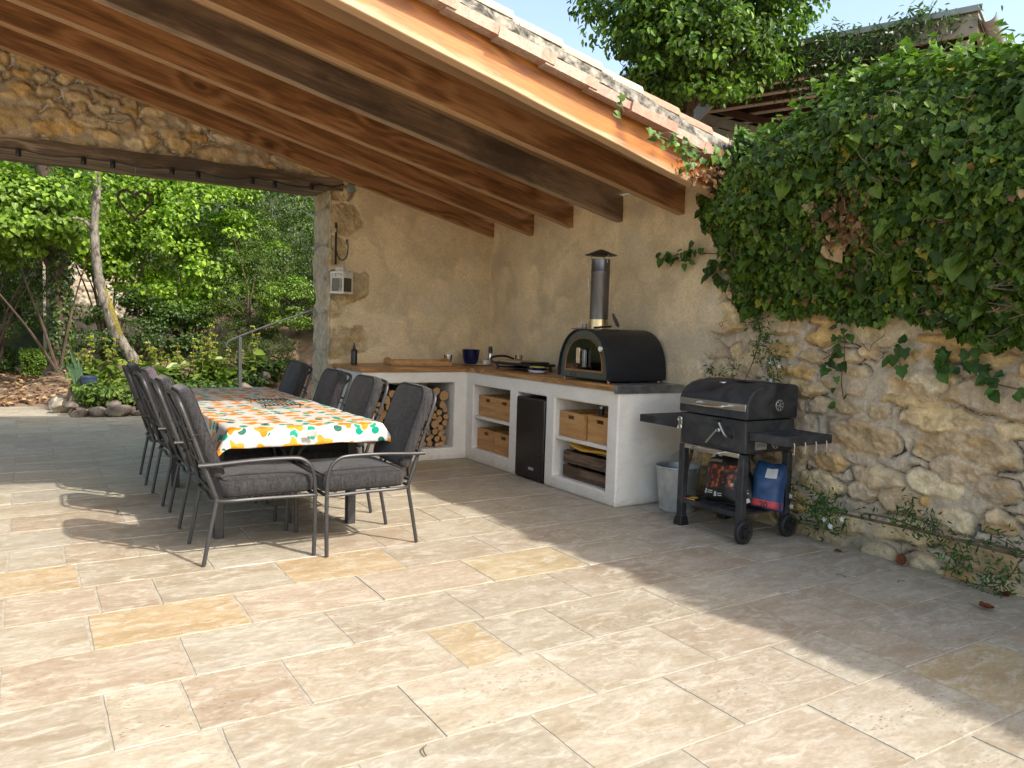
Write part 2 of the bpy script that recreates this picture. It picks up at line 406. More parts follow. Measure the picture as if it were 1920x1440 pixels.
M['beam'] = m_wood('old_beam_wood', (0.16, 0.11, 0.07), (0.33, 0.25, 0.17), (0.05, 0.035, 0.025), scale=1.0, rough=0.85, dark=(0.07, 0.05, 0.035), bumpst=0.7)
M['worktop'] = m_wood('worktop_wood', (0.38, 0.185, 0.065), (0.52, 0.29, 0.12), (0.18, 0.07, 0.025), axis='Y', scale=1.3, rough=0.38, bumpst=0.06)
M['worktopx'] = m_wood('worktop_wood_x', (0.38, 0.185, 0.065), (0.52, 0.29, 0.12), (0.18, 0.07, 0.025), axis='X', scale=1.3, rough=0.38, bumpst=0.06)
M['bamboo'] = m_noise('bamboo', (0.40, 0.195, 0.062), (0.58, 0.33, 0.13), 26, 0.5, 0, ((120, 0.05),), stretch=(1, 0.09, 1), lo=0.36, hi=0.66, dist=0.1)
M['crate'] = m_wood('crate_wood', (0.10, 0.06, 0.035), (0.20, 0.13, 0.08), (0.04, 0.025, 0.015), axis='Y', scale=2, rough=0.8, bumpst=0.5)
M['tile'] = m_attr('roof_tile', 0.85, 0.75, 1.15, 22, ((60, 0.4),))
M['mortar'] = m_noise('lichen_mortar', (0.035, 0.033, 0.028), (0.34, 0.32, 0.27), 17, 0.95, 0, ((50, 0.8),), lo=0.38, hi=0.66, rnd=False)
M['leaf'] = m_leaf('leaf')
M['ivyleaf'] = m_leaf('ivy_leaf', 0.45, 0.30, 0.28)
M['dryleaf'] = m_leaf('dry_leaf', 0.7, 0.2, 0.2, (1.1, 1.0, 0.8))
M['stem'] = m_noise('stem', (0.08, 0.055, 0.033), (0.19, 0.14, 0.085), 20, 0.85)
M['bark'] = m_noise('grey_bark', (0.03, 0.026, 0.02), (0.22, 0.20, 0.165), 13, 0.9, 0, ((24, 1.0), (80, 0.7)), stretch=(1.6, 1.6, 0.6), lo=0.36, hi=0.60, dist=0.8)
M['barkd'] = m_noise('dark_bark', (0.035, 0.026, 0.018), (0.11, 0.08, 0.055), 6, 0.9, 0, ((24, 0.9),), stretch=(2.5, 2.5, 0.6))
M['moss'] = m_noise('moss', (0.10, 0.09, 0.015), (0.24, 0.19, 0.04), 24, 0.95, 0, ((60, 0.8),))
M['earth'] = m_noise('leaf_strewn_earth', (0.10, 0.065, 0.04), (0.30, 0.20, 0.125), 3.5, 0.95, 0, ((22, 0.7), (70, 0.6)), rnd=False, dist=1.0)
M['hill'] = m_noise('undergrowth', (0.012, 0.018, 0.006), (0.035, 0.055, 0.015), 2.5, 0.95, 0, ((9, 0.8),), rnd=False)
M['rock'] = m_noise('garden_rock', (0.06, 0.05, 0.042), (0.24, 0.20, 0.16), 7, 0.9, 0, ((16, 0.6), (60, 0.5)))
M['rockl'] = m_noise('pale_rock', (0.22, 0.19, 0.14), (0.44, 0.38, 0.29), 7, 0.9, 0, ((16, 0.6), (60, 0.5)))
M['frame'] = m_plain('anthracite_metal', (0.060, 0.060, 0.063), 0.45, 0.5)
M['blackmetal'] = m_noise('black_metal', (0.012, 0.013, 0.015), (0.026, 0.028, 0.032), 7, 0.5, 0.2, ((150, 0.08),), roughvar=0.25)
M['grill'] = m_noise('grill_paint', (0.013, 0.015, 0.018), (0.060, 0.062, 0.066), 5.5, 0.55, 0.1, ((220, 0.12),), roughvar=0.2, dist=1.0)
M['rust'] = m_noise('rusty_patch', (0.03, 0.02, 0.02), (0.09, 0.045, 0.035), 12, 0.7)
M['steel'] = m_noise('brushed_steel', (0.55, 0.54, 0.52), (0.72, 0.71, 0.69), 30, 0.3, 1.0, ((200, 0.03),), stretch=(1, 0.1, 1))
M['steeld'] = m_noise('dull_steel', (0.25, 0.27, 0.29), (0.42, 0.44, 0.46), 12, 0.42, 0.9, ((120, 0.06),))
M['zinc'] = m_noise('galvanised_zinc', (0.40, 0.42, 0.43), (0.58, 0.60, 0.60), 14, 0.42, 0.7, ((60, 0.1),))
M['pipe'] = m_noise('stove_pipe', (0.13, 0.125, 0.13), (0.22, 0.21, 0.215), 8, 0.38, 0.9, ((120, 0.04),), stretch=(1, 1, 0.3))
M['brass'] = m_noise('heat_tinted_steel', (0.62, 0.48, 0.28), (0.80, 0.66, 0.42), 10, 0.28, 1.0)
M['oven'] = m_noise('oven_shell', (0.008, 0.010, 0.015), (0.022, 0.025, 0.032), 5, 0.42, 0.3, ((30, 0.1), (160, 0.1)), stretch=(0.4, 1, 1), roughvar=0.2)
M['ovenface'] = m_noise('oven_face', (0.13, 0.14, 0.13), (0.20, 0.21, 0.20), 5, 0.38, 0.8, ((140, 0.06),), stretch=(1, 0.3, 1))
M['rubber'] = m_plain('rubber', (0.016, 0.016, 0.017), 0.7)
M['plastic'] = m_plain('black_plastic', (0.014, 0.014, 0.015), 0.4)
M['fridge'] = m_plain('fridge_black', (0.010, 0.010, 0.012), 0.3)
M['chrome'] = m_plain('pale_plate', (0.75, 0.75, 0.75), 0.3, 0.6)
M['whitepaint'] = m_noise('white_paint', (0.66, 0.64, 0.58), (0.80, 0.79, 0.75), 14, 0.5)
M['candle'] = m_plain('candle_wax', (0.72, 0.62, 0.38), 0.5)
M['navy'] = m_plain('navy_glaze', (0.006, 0.009, 0.05), 0.12)
M['white'] = m_plain('white_ceramic', (0.78, 0.77, 0.74), 0.3)
M['yellow'] = m_plain('yellow_card', (0.72, 0.40, 0.05), 0.55)
M['lime'] = m_plain('lime_lid', (0.62, 0.60, 0.10), 0.5)
M['tan'] = m_plain('tan_card', (0.45, 0.33, 0.20), 0.7)
M['pale'] = m_wood('pale_wood', (0.58, 0.44, 0.27), (0.70, 0.56, 0.38), (0.4, 0.26, 0.14), axis='Z', scale=2, rough=0.55, bumpst=0.05)
M['copper'] = m_plain('copper', (0.55, 0.30, 0.17), 0.35, 0.9)
M['pinkglass'] = m_plain('pink_cup', (0.45, 0.16, 0.25), 0.2)
M['blackink'] = m_plain('black_print', (0.012, 0.012, 0.012), 0.5)
M['whiteink'] = m_plain('white_print', (0.70, 0.70, 0.68), 0.5)
M['redprint'] = m_plain('red_print', (0.55, 0.06, 0.07), 0.5)
M['bluebag'] = m_noise('blue_bag', (0.015, 0.05, 0.14), (0.03, 0.09, 0.22), 6, 0.45, 0, ((14, 0.5),), dist=1)
M['bagside'] = m_noise('kraft_paper', (0.30, 0.20, 0.12), (0.42, 0.30, 0.19), 8, 0.8, 0, ((18, 0.5),))
M['pot'] = m_plain('slate_blue_pot', (0.035, 0.055, 0.11), 0.45)
M['railing'] = m_plain('galvanised_rail', (0.055, 0.058, 0.055), 0.7, 0.0)
M['canopygrey'] = m_plain('grey_aluminium', (0.26, 0.29, 0.28), 0.5, 0.2)
M['fasciaw'] = m_noise('cream_fascia', (0.26, 0.24, 0.20), (0.38, 0.35, 0.29), 5, 0.7)
M['joist'] = m_plain('dark_joist', (0.06, 0.03, 0.022), 0.7)
M['joistedge'] = m_plain('pale_joist_edge', (0.55, 0.50, 0.48), 0.7)
M['wicker'] = m_noise('woven_twig', (0.045, 0.028, 0.018), (0.13, 0.085, 0.055), 40, 0.9, 0, ((90, 0.9),), stretch=(1, 1, 1))
M['clear'] = None
def glass(name, tint=(1, 1, 1), a=0.75, rough=0.05):
    m, nt, out = newmat(name)
    t = nd(nt, 'BsdfTransparent', {'Color': c4(tint)}); g = nd(nt, 'BsdfGlossy', {'Color': (0.9, 0.9, 0.9, 1), 'Roughness': rough})
    fr = nd(nt, 'Fresnel', {'IOR': 1.5}).outputs[0]
    mx = nd(nt, 'MixShader', {0: math_(nt, 'ADD', math_(nt, 'MULTIPLY', fr, 0.9), 1 - a, clamp=True), 1: t.outputs[0], 2: g.outputs[0]})
    nt.links.new(mx.outputs[0], out.inputs[0]); return m
M['glass'] = glass('lantern_glass', (0.9, 0.93, 0.95), 0.86)
M['ovenglass'] = glass('smoked_glass', (0.42, 0.33, 0.25), 0.98)
def fabric(name, c1, c2):
    m, nt, out = newmat(name); v = objco(nt)
    f = noise(nt, mapping(nt, v, (1, 1, 0.12)), 95, 4, 0.7); g = noise(nt, mapping(nt, v, (1, 0.15, 1)), 80, 4, 0.7)
    f = math_(nt, 'MULTIPLY', math_(nt, 'ADD', f, g), 0.5)
    col = ramp(nt, f, [(0.38, c1), (0.62, c2)])
    n1 = bump(nt, noise(nt, v, 9, 3), 0.25, 0.02); n2 = bump(nt, f, 0.35, 0.003, n1)
    bsdf(nt, out, col, 0.9, 0, n2, **{'Sheen Weight': 0.15, 'Specular IOR Level': 0.2}); return m
M['fabric'] = fabric('charcoal_fabric', (0.011, 0.011, 0.012), (0.046, 0.045, 0.048))
M['mauve'] = fabric('faded_mauve_fabric', (0.05, 0.038, 0.045), (0.13, 0.105, 0.115))
M['piping'] = m_plain('black_piping', (0.014, 0.014, 0.015), 0.8)
def cloth():
    m, nt, out = newmat('printed_oilcloth')
    p = nd(nt, 'Attribute', attribute_name='uvw').outputs['Vector']
    nz = nd(nt, 'TexNoise', {'Vector': p, 'Scale': 9.0, 'Detail': 2.0}).outputs['Color']
    p = nd(nt, 'VectorMath', {0: p, 1: nd(nt, 'VectorMath', {0: nz, 1: (0.03, 0.03, 0.0)}, operation='MULTIPLY').outputs[0]}, operation='ADD').outputs[0]
    def blob(scale, loc, rnd):
        q = mapping(nt, p, (scale, scale, 0), loc)
        vo = nd(nt, 'TexVoronoi', {'Vector': q, 'Scale': 1.0, 'Randomness': rnd}, voronoi_dimensions='2D')
        d = nd(nt, 'VectorMath', {0: q, 1: vo.outputs['Position']}, operation='SUBTRACT').outputs[0]
        s = nd(nt, 'SeparateXYZ', {0: d}); cr = nd(nt, 'SeparateColor', {0: vo.outputs['Color']})
        r = math_(nt, 'SQRT', math_(nt, 'ADD', math_(nt, 'MULTIPLY', s.outputs[0], s.outputs[0]), math_(nt, 'MULTIPLY', s.outputs[1], s.outputs[1])))
        th = math_(nt, 'ADD', math_(nt, 'ARCTAN2', s.outputs[1], s.outputs[0]), math_(nt, 'MULTIPLY', cr.outputs[0], 6.283))
        return r, th, cr
    col = None
    white = (0.62, 0.60, 0.555)
    r2_, th2, cr2 = blob(7.6, (0.37, 0.61, 0), 0.5)
    lobes = math_(nt, 'MULTIPLY', math_(nt, 'POWER', math_(nt, 'ABSOLUTE', math_(nt, 'COSINE', th2)), 0.7), 0.33)
    leaf = math_(nt, 'LESS_THAN', r2_, lobes)
    g = mixc(nt, math_(nt, 'GREATER_THAN', cr2.outputs[1], 0.75), (0.0, 0.30, 0.19), (0.02, 0.13, 0.10))
    col = mixc(nt, leaf, white, g)
    r1, th1, cr1 = blob(6.3, (0, 0, 0), 0.42)
    pet = math_(nt, 'ADD', math_(nt, 'MULTIPLY', math_(nt, 'COSINE', math_(nt, 'MULTIPLY', th1, 4.0)), 0.075), 0.295)
    flower = math_(nt, 'MULTIPLY', math_(nt, 'LESS_THAN', r1, pet), math_(nt, 'GREATER_THAN', cr1.outputs[1], 0.14))
    halo = math_(nt, 'MULTIPLY', math_(nt, 'LESS_THAN', r1, math_(nt, 'ADD', pet, 0.045)), math_(nt, 'GREATER_THAN', cr1.outputs[1], 0.14))
    col = mixc(nt, halo, col, white)
    o = mixc(nt, cr1.outputs[2], (0.70, 0.185, 0.010), (0.74, 0.29, 0.016))
    wash = noise(nt, p, 16, 3)
    o = mixc(nt, ramp(nt, wash, [(0.4, 0.0), (0.7, 0.5)]), o, (0.78, 0.40, 0.08))
    col = mixc(nt, flower, col, o)
    rays = math_(nt, 'GREATER_THAN', math_(nt, 'COSINE', math_(nt, 'MULTIPLY', th1, 7.0)), 0.86)
    ink = math_(nt, 'MULTIPLY', math_(nt, 'MULTIPLY', rays, math_(nt, 'LESS_THAN', r1, 0.11)), math_(nt, 'GREATER_THAN', r1, 0.035))
    col = mixc(nt, math_(nt, 'MULTIPLY', ink, flower), col, (0.05, 0.03, 0.01))
    p_ = bsdf(nt, out, col, 0.55, 0, bump(nt, noise(nt, p, 14, 3), 0.12, 0.01), **{'Specular IOR Level': 0.15}); t_ = nd(nt, 'BsdfTranslucent', {'Color': col})
    nt.links.new(nd(nt, 'MixShader', {0: 0.22, 1: p_.outputs[0], 2: t_.outputs[0]}).outputs[0], out.inputs[0]); return m
M['cloth'] = cloth()
m_, nt_, out_ = newmat('cloth_backing')
p_ = nd(nt_, 'BsdfPrincipled', {'Base Color': (0.72, 0.71, 0.68, 1), 'Roughness': 0.7}); t_ = nd(nt_, 'BsdfTranslucent', {'Color': (0.8, 0.78, 0.72, 1)})
nt_.links.new(nd(nt_, 'MixShader', {0: 0.4, 1: p_.outputs[0], 2: t_.outputs[0]}).outputs[0], out_.inputs[0]); M['clothback'] = m_
def logend():
    m, nt, out = newmat('cut_log_end'); v = nd(nt, 'TexCoord').outputs['Object']
    s = nd(nt, 'SeparateXYZ', {0: v})
    r = math_(nt, 'SQRT', math_(nt, 'ADD', math_(nt, 'MULTIPLY', s.outputs[0], s.outputs[0]), math_(nt, 'MULTIPLY', s.outputs[2], s.outputs[2])))
    nz = noise(nt, objco(nt), 30, 4)
    g = math_(nt, 'SINE', math_(nt, 'ADD', math_(nt, 'MULTIPLY', r, 900.0), math_(nt, 'MULTIPLY', nz, 7.0)))
    col = mixc(nt, math_(nt, 'MULTIPLY_ADD', g, 0.25, 0.35), (0.52, 0.33, 0.15), (0.40, 0.22, 0.09))
    rn = nd(nt, 'ObjectInfo').outputs['Random']
    col = mixc(nt, math_(nt, 'MULTIPLY', rn, 0.5), col, (0.30, 0.15, 0.06))
    bsdf(nt, out, col, 0.85, 0, bump(nt, nz, 0.3, 0.004)); return m
M['logend'] = logend()
def bagprint():
    """Front print of the charcoal bag: a band of glowing embers on black paper."""
    m, nt, out = newmat('ember_print'); v = nd(nt, 'TexCoord').outputs['Object']
    vo = nd(nt, 'TexVoronoi', {'Vector': v, 'Scale': 34.0}); d = vo.outputs['Distance']; cc = nd(nt, 'SeparateColor', {0: vo.outputs['Color']}).outputs[0]
    e = ramp(nt, cc, [(0.25, (0.02, 0.012, 0.012)), (0.45, (0.35, 0.03, 0.01)), (0.7, (0.70, 0.14, 0.02)), (0.92, (0.62, 0.42, 0.22))])
    col = mixc(nt, ramp(nt, d, [(0.25, 0.0), (0.6, 0.9)]), e, (0.03, 0.015, 0.012))
    bsdf(nt, out, col, 0.4); return m
M['ember'] = bagprint()
# ------------------------------------------------------------------ the patio floor
def patio():
    g = MB(); g.box(-9, 4.6, -6, 13.0, -0.12, -0.0025)
    V = []; loops = []; starts = []; totals = []; C = []; O = []
    pal = [((0.475, 0.440, 0.370), 32), ((0.44, 0.400, 0.330), 24), ((0.43, 0.405, 0.350), 24), ((0.455, 0.395, 0.325), 14), ((0.43, 0.365, 0.295), 6)]
    P = np.array([p for p, k in pal]); W = np.array([k for p, k in pal], float); W /= W.sum()
    ochre = [(0.25, 3.50), (1.38, 4.10), (1.7, 4.05), (0.10, 4.35)]
    def poly(pts, c, o):
        b = len(V); V.extend(pts); C.extend([c] * len(pts)); O.extend([o] * len(pts)); return b
    def face(ix):
        starts.append(len(loops)); totals.append(len(ix)); loops.extend(ix)
    rows = range(-13, 29)
    for k in rows:
        y0 = 1.284 + 0.4105 * k; y1 = y0 + 0.4105
        if y0 < -4.0 or y1 > 13.0: continue
        half = None
        x = (0.2023 if k % 2 == 1 else 0.506) - 0.607 * 14
        while x < 4.5:
            L_ = 0.607
            x1 = x + L_
            if half: x1 = half; half = None
            elif RNG.random() < .16: half = x1; x1 = x + L_ * RNG.uniform(.30, .70)
            if x > 4.33: break
            e1 = min(x1, 4.42)
            cx, cy = (x + e1) / 2, (y0 + y1) / 2
            c = P[RNG.choice(len(P), p=W)] * (0.86 + 0.14 * RNG.random())
            if cx > 1.9: c = c * 0.6 + np.array([0.44, 0.41, 0.36]) * 0.4
            if any(abs(cx - a) < 0.32 and abs(cy - b) < 0.21 for a, b in ochre): c = np.array([0.45, 0.36, 0.235]) * (0.95 + 0.1 * RNG.random())
            elif RNG.random() < 0.03: c = np.array([0.45, 0.38, 0.26])
            o = RNG.random(3) * 60
            gp = 0.0042 if half is None else .003; n = 7
            a0, a1, b0, b1 = x + gp, e1 - gp, y0 + gp, y1 - gp
            ring = [(a0 + (a1 - a0) * i / n, b0) for i in range(n)] + [(a1, b0 + (b1 - b0) * i / 5) for i in range(5)] + [(a1 - (a1 - a0) * i / n, b1) for i in range(n)] + [(a0, b1 - (b1 - b0) * i / 5) for i in range(5)]
            ring = np.array(ring) + RNG.normal(size=(len(ring), 2)) * 0.0012
            z = RNG.normal() * 0.0007
            ctr = np.array([cx, cy]); inn = ring + (ctr - ring) * np.array([0.0035 / max(0.05, (a1 - a0) / 2), 0.0035 / ((b1 - b0) / 2)])
            m = len(ring)
            bi = poly([(q[0], q[1], z) for q in inn], c, o)
            bo = poly([(q[0], q[1], -0.008) for q in ring], c * 0.97, o)
            face([bi + i for i in range(m)])
            for i in range(m): face([bo + i, bo + (i + 1) % m, bi + (i + 1) % m, bi + i])
            x = x1
    me = fastmesh('patio_floor', V, loops, starts, totals)
    setcol(me, np.array(C) * np.array([1.0, 0.972, 0.905])); a = me.attributes.new('Off', 'FLOAT_VECTOR', 'POINT'); a.data.foreach_set('vector', np.array(O, np.float32).ravel())
    tag(link('patio_floor', me, M['trav']), kind='structure')
    tag(g.build('floor_bed', M['grout']), kind='structure')
patio()

# ------------------------------------------------------------------ rubble masonry
def stones(u0, u1, v0, v1, hmin, hmax, seed, asp=(1.0, 2.7)):
    r = random.Random(seed); S = []; v = v0
    while v < v1:
        h = r.uniform(hmin, hmax); u = u0 - r.uniform(0, 0.3)
        while u < u1:
            w_ = h * r.uniform(*asp); w_ = min(w_, 0.62)
            cv = v + h / 2 + r.uniform(-0.03, 0.03)
            if h > 0.17 and r.random() < 0.30:
                t = r.uniform(0.35, 0.6)
                S.append((u + w_ / 2, cv - h / 2 + h * t / 2, w_ / 2 * 0.94, h * t / 2 * 0.9, r.uniform(-.09, .09), r.uniform(2.2, 3.4)))
                S.append((u + w_ / 2 + r.uniform(-.03, .03), cv + h / 2 - h * (1 - t) / 2, w_ / 2 * r.uniform(.7, .95), h * (1 - t) / 2 * 0.9, r.uniform(-.09, .09), r.uniform(2.2, 3.4)))
            else:
                S.append((u + w_ / 2, cv, w_ / 2 * r.uniform(.86, 1.0), h / 2 * r.uniform(.8, 1.0), r.uniform(-.12, .12), r.uniform(2.1, 3.6)))
            if r.random() < 0.35: S.append((u + r.uniform(-.01, .02), cv + r.uniform(-.5, .5) * h, r.uniform(.02, .045), r.uniform(.018, .03), r.uniform(-.5, .5), 2.2))
            u += w_ + r.uniform(0.0, 0.035)
        v += h + r.uniform(-0.005, 0.02)
    return S
def rubble(us, vs_, S, seed, palette, amp=(0.020, 0.046), warp=0.035, mortar=(0.57, 0.475, 0.35)):
    U, V_ = np.meshgrid(us, vs_, indexing='ij')
    wu = U + warp * (fbm(U * 7, V_ * 7, 0, seed, 3) - 0.5) * 2 + 0.012 * (fbm(U * 26, V_ * 26, 0, seed + 3, 2) - 0.5) * 2
    wv = V_ + warp * (fbm(U * 7, V_ * 7, 5.5, seed + 9, 3) - 0.5) * 2 + 0.012 * (fbm(U * 26, V_ * 26, 3.3, seed + 5, 2) - 0.5) * 2
    D = np.full(U.shape, 9.0); I = np.full(U.shape, -1)
    for i, (cu, cv, a, b, rot, p) in enumerate(S):
        m = max(a, b) * 1.5 + 0.08
        i0, i1 = np.searchsorted(us, (cu - m, cu + m)); j0, j1 = np.searchsorted(vs_, (cv - m, cv + m))
        if i0 >= i1 or j0 >= j1: continue
        du = wu[i0:i1, j0:j1] - cu; dv = wv[i0:i1, j0:j1] - cv
        c, s = math.cos(rot), math.sin(rot); x = (du * c + dv * s) / a; y = (-du * s + dv * c) / b
        K = int(6 + (i * 7919) % 4); rk = np.random.default_rng(seed * 1000 + i)
        d = np.zeros_like(x)
        for k in range(K):
            an = 2 * PI * (k + rk.uniform(-.28, .28)) / K + rk.uniform(-.2, .2); cc, ss = math.cos(an), math.sin(an)
            # an irregular block: one half-plane per side, scaled so that it fills its rectangle
            rr = (abs(cc) ** 1.45 + abs(ss) ** 1.45) ** (1 / 1.45) * rk.uniform(.88, 1.06)
            d += np.maximum(0, (x * cc + y * ss) / rr) ** 12
        d = d ** (1 / 12)
        # measure in metres from the edge so that big and small stones round off alike
        d = 1 + (d - 1) * min(a, b) / 0.055
        sub = D[i0:i1, j0:j1]; k = d < sub
        sub[k] = d[k]; I[i0:i1, j0:j1][k] = i
    r = np.random.default_rng(seed); pal = np.array(palette)
    n = len(S); sc_ = pal[r.integers(0, len(pal), n)] * (0.86 + 0.26 * r.random((n, 1))); sa = r.uniform(amp[0], amp[1], n)
    tilt = r.normal(size=(n, 2)) * 0.13
    t = sstep(1.05, 0.62, D); st = (D < 1.02) & (I >= 0)
    cu = np.array([s[0] for s in S])[I]; cv = np.array([s[1] for s in S])[I]
    f1 = fbm(U * 11, V_ * 11, I * 3.7, seed + 1, 5); f2 = fbm(U * 45, V_ * 45, 0, seed + 2, 3)
    chip = np.abs(fbm(U * 13, V_ * 19, I * 1.9, seed + 31, 5) - 0.5) * 2
    h = t * sa[I] + t * ((f1 - 0.5) * 0.042 + (f2 - 0.5) * 0.016 - chip * 0.024 + tilt[I, 0] * (U - cu) + tilt[I, 1] * (V_ - cv))
    mort = (fbm(U * 18, V_ * 18, 0, seed + 4, 4) - 0.5) * 0.018 + 0.006
    crack = np.exp(-((D - 1.10) / 0.10) ** 2) * sstep(0.40, 0.60, fbm(U * 5, V_ * 5, 2.2, seed + 8, 3))
    h = h + (1 - t) * mort - crack * 0.05
    col = np.where(st[..., None], sc_[I] * (0.70 + 0.60 * f1[..., None]), np.array(mortar) * (0.8 + 0.4 * f2[..., None]))
    k = sstep(1.04, 0.90, D)[..., None]
    col = np.where(st[..., None], col * k + np.array(mortar) * (1 - k), col)
    # iron stains on some stones
    s_ = sstep(0.56, 0.72, fbm(U * 6, V_ * 9, I * 0.7, seed + 12, 3))[..., None] * st[..., None] * 0.5
    col = col * (1 - s_) + np.array((0.50, 0.32, 0.13)) * s_
    return U, V_, h, col, D
PAL = [tuple(np.array(q) * (1.04, 1.0, .90)) for q in [(0.66, 0.51, 0.295), (0.72, 0.59, 0.38), (0.62, 0.49, 0.33), (0.57, 0.465, 0.35), (0.66, 0.455, 0.21), (0.74, 0.63, 0.45), (0.55, 0.425, 0.275)]]
PL = np.array((0.73, 0.585, 0.375))
def plaster(U, V_, seed):
    a = fbm(U * 1.7, V_ * 1.7, 0, seed, 4); b = fbm(U * 5, V_ * 6, 0, seed + 5, 5); c = fbm(U * 14, V_ * 14, 0, seed + 7, 4)
    h = (a - 0.5) * 0.035 + (b - 0.5) * 0.012 + (c - 0.5) * 0.004
    k = sstep(0.40, 0.62, b)[..., None]
    tr = np.abs(fbm(U * 2.6 + 1.2 * a, V_ * 2.9 + 1.2 * b, 7.0, seed + 15, 4) - 0.5) * 2
    col = PL * (0.84 + 0.30 * a[..., None]) * (1 - 0.09 * k) * (0.93 + 0.16 * sstep(0.0, 0.35, tr)[..., None])
    pale = sstep(0.58, 0.74, fbm(U * 2.2, V_ * 2.6, 4.0, seed + 11, 5))[..., None] * 0.45
    return h, col * (1 - pale) + np.array((0.68, 0.59, 0.45)) * pale

def boundary_wall():
    us = np.concatenate([np.arange(-5, 1.2, 0.10), np.arange(1.2, 1.75, 0.03), np.arange(1.75, 4.5, 0.008), np.arange(4.5, 7.95, 0.016)])
    vs_ = np.concatenate([np.arange(-0.08, 1.62, 0.008), np.arange(1.62, 2.62, 0.018)])
    S = stones(-5, 4.7, -0.05, 2.65, 0.10, 0.26, 4)
    S += [(2.28, 0.62, .17, .11, .02, 2.8), (2.38, 0.86, .24, .065, .03, 3.2), (2.05, 1.03, .2, .08, -.05, 2.5), (2.55, 1.02, .17, .075, .02, 2.6)]
    U, V_, h, col, D = rubble(us, vs_, S, 21, PAL)
    ph, pc = plaster(U, V_, 3)
    edge = np.interp(V_, [0, .57, .9, 1.03, 1.32, 1.56, 2.0, 2.6], [4.30, 4.36, 4.30, 4.22, 4.16, 4.10, 4.16, 4.10]) + 0.22 * (fbm(U * 2.4, V_ * 2.4, 0, 77, 4) - 0.5) + 0.10 * np.clip(D - 0.7, -0.6, 0.6)
    m = sstep(-0.10, 0.03, U - edge)
    h = h * (1 - m) + (0.030 + ph) * m; col = col * (1 - m[..., None]) + pc * m[..., None]
    # lime smears over part of the stonework
    sm = sstep(0.55, 0.70, fbm(U * 2.2, V_ * 2.6, 9, 55, 4)) * 0.55 * sstep(1.9, 3.2, U)
    h = h * (1 - sm * 0.6) + 0.02 * sm * 0.6; col = col * (1 - sm[..., None]) + np.array((0.47, 0.39, 0.29)) * sm[..., None]
    # green-grey weathering along the foot
    ft = sstep(0.22, 0.0, V_) * sstep(0.35, 0.6, fbm(U * 6, V_ * 6, 1, 91, 3)) * 0.6
    col = col * (1 - ft[..., None]) + np.array((0.15, 0.13, 0.08)) * ft[..., None]
    V_ = np.where(U > 3.9, np.minimum(V_, 2.44), V_); P = np.stack([4.335 - h + 0.012 * (fbm(U, V_, 0, 5, 2) - .5), U, V_], -1)
    me = gridmesh('boundary_wall', P)
    setcol(me, col.reshape(-1, 3)); setfac(me, m)
    o = link('boundary_wall', me, M['stone'])
    tag(o, 'long honey coloured rubble stone wall, plastered where it meets the kitchen corner', 'wall')
    b = MB(); b.box(4.36, 4.85, -5, 3.9, -0.1, 2.6); b.box(4.34, 4.85, -0.6, 2.9, 2.601, 2.68); b.box(4.36, 4.85, 3.901, 7.95, -0.1, 2.42); b.build('wall_core', M['mortar'], o)  # top box is added, hidden in the ivy, to cast a solid shadow edge
boundary_wall()

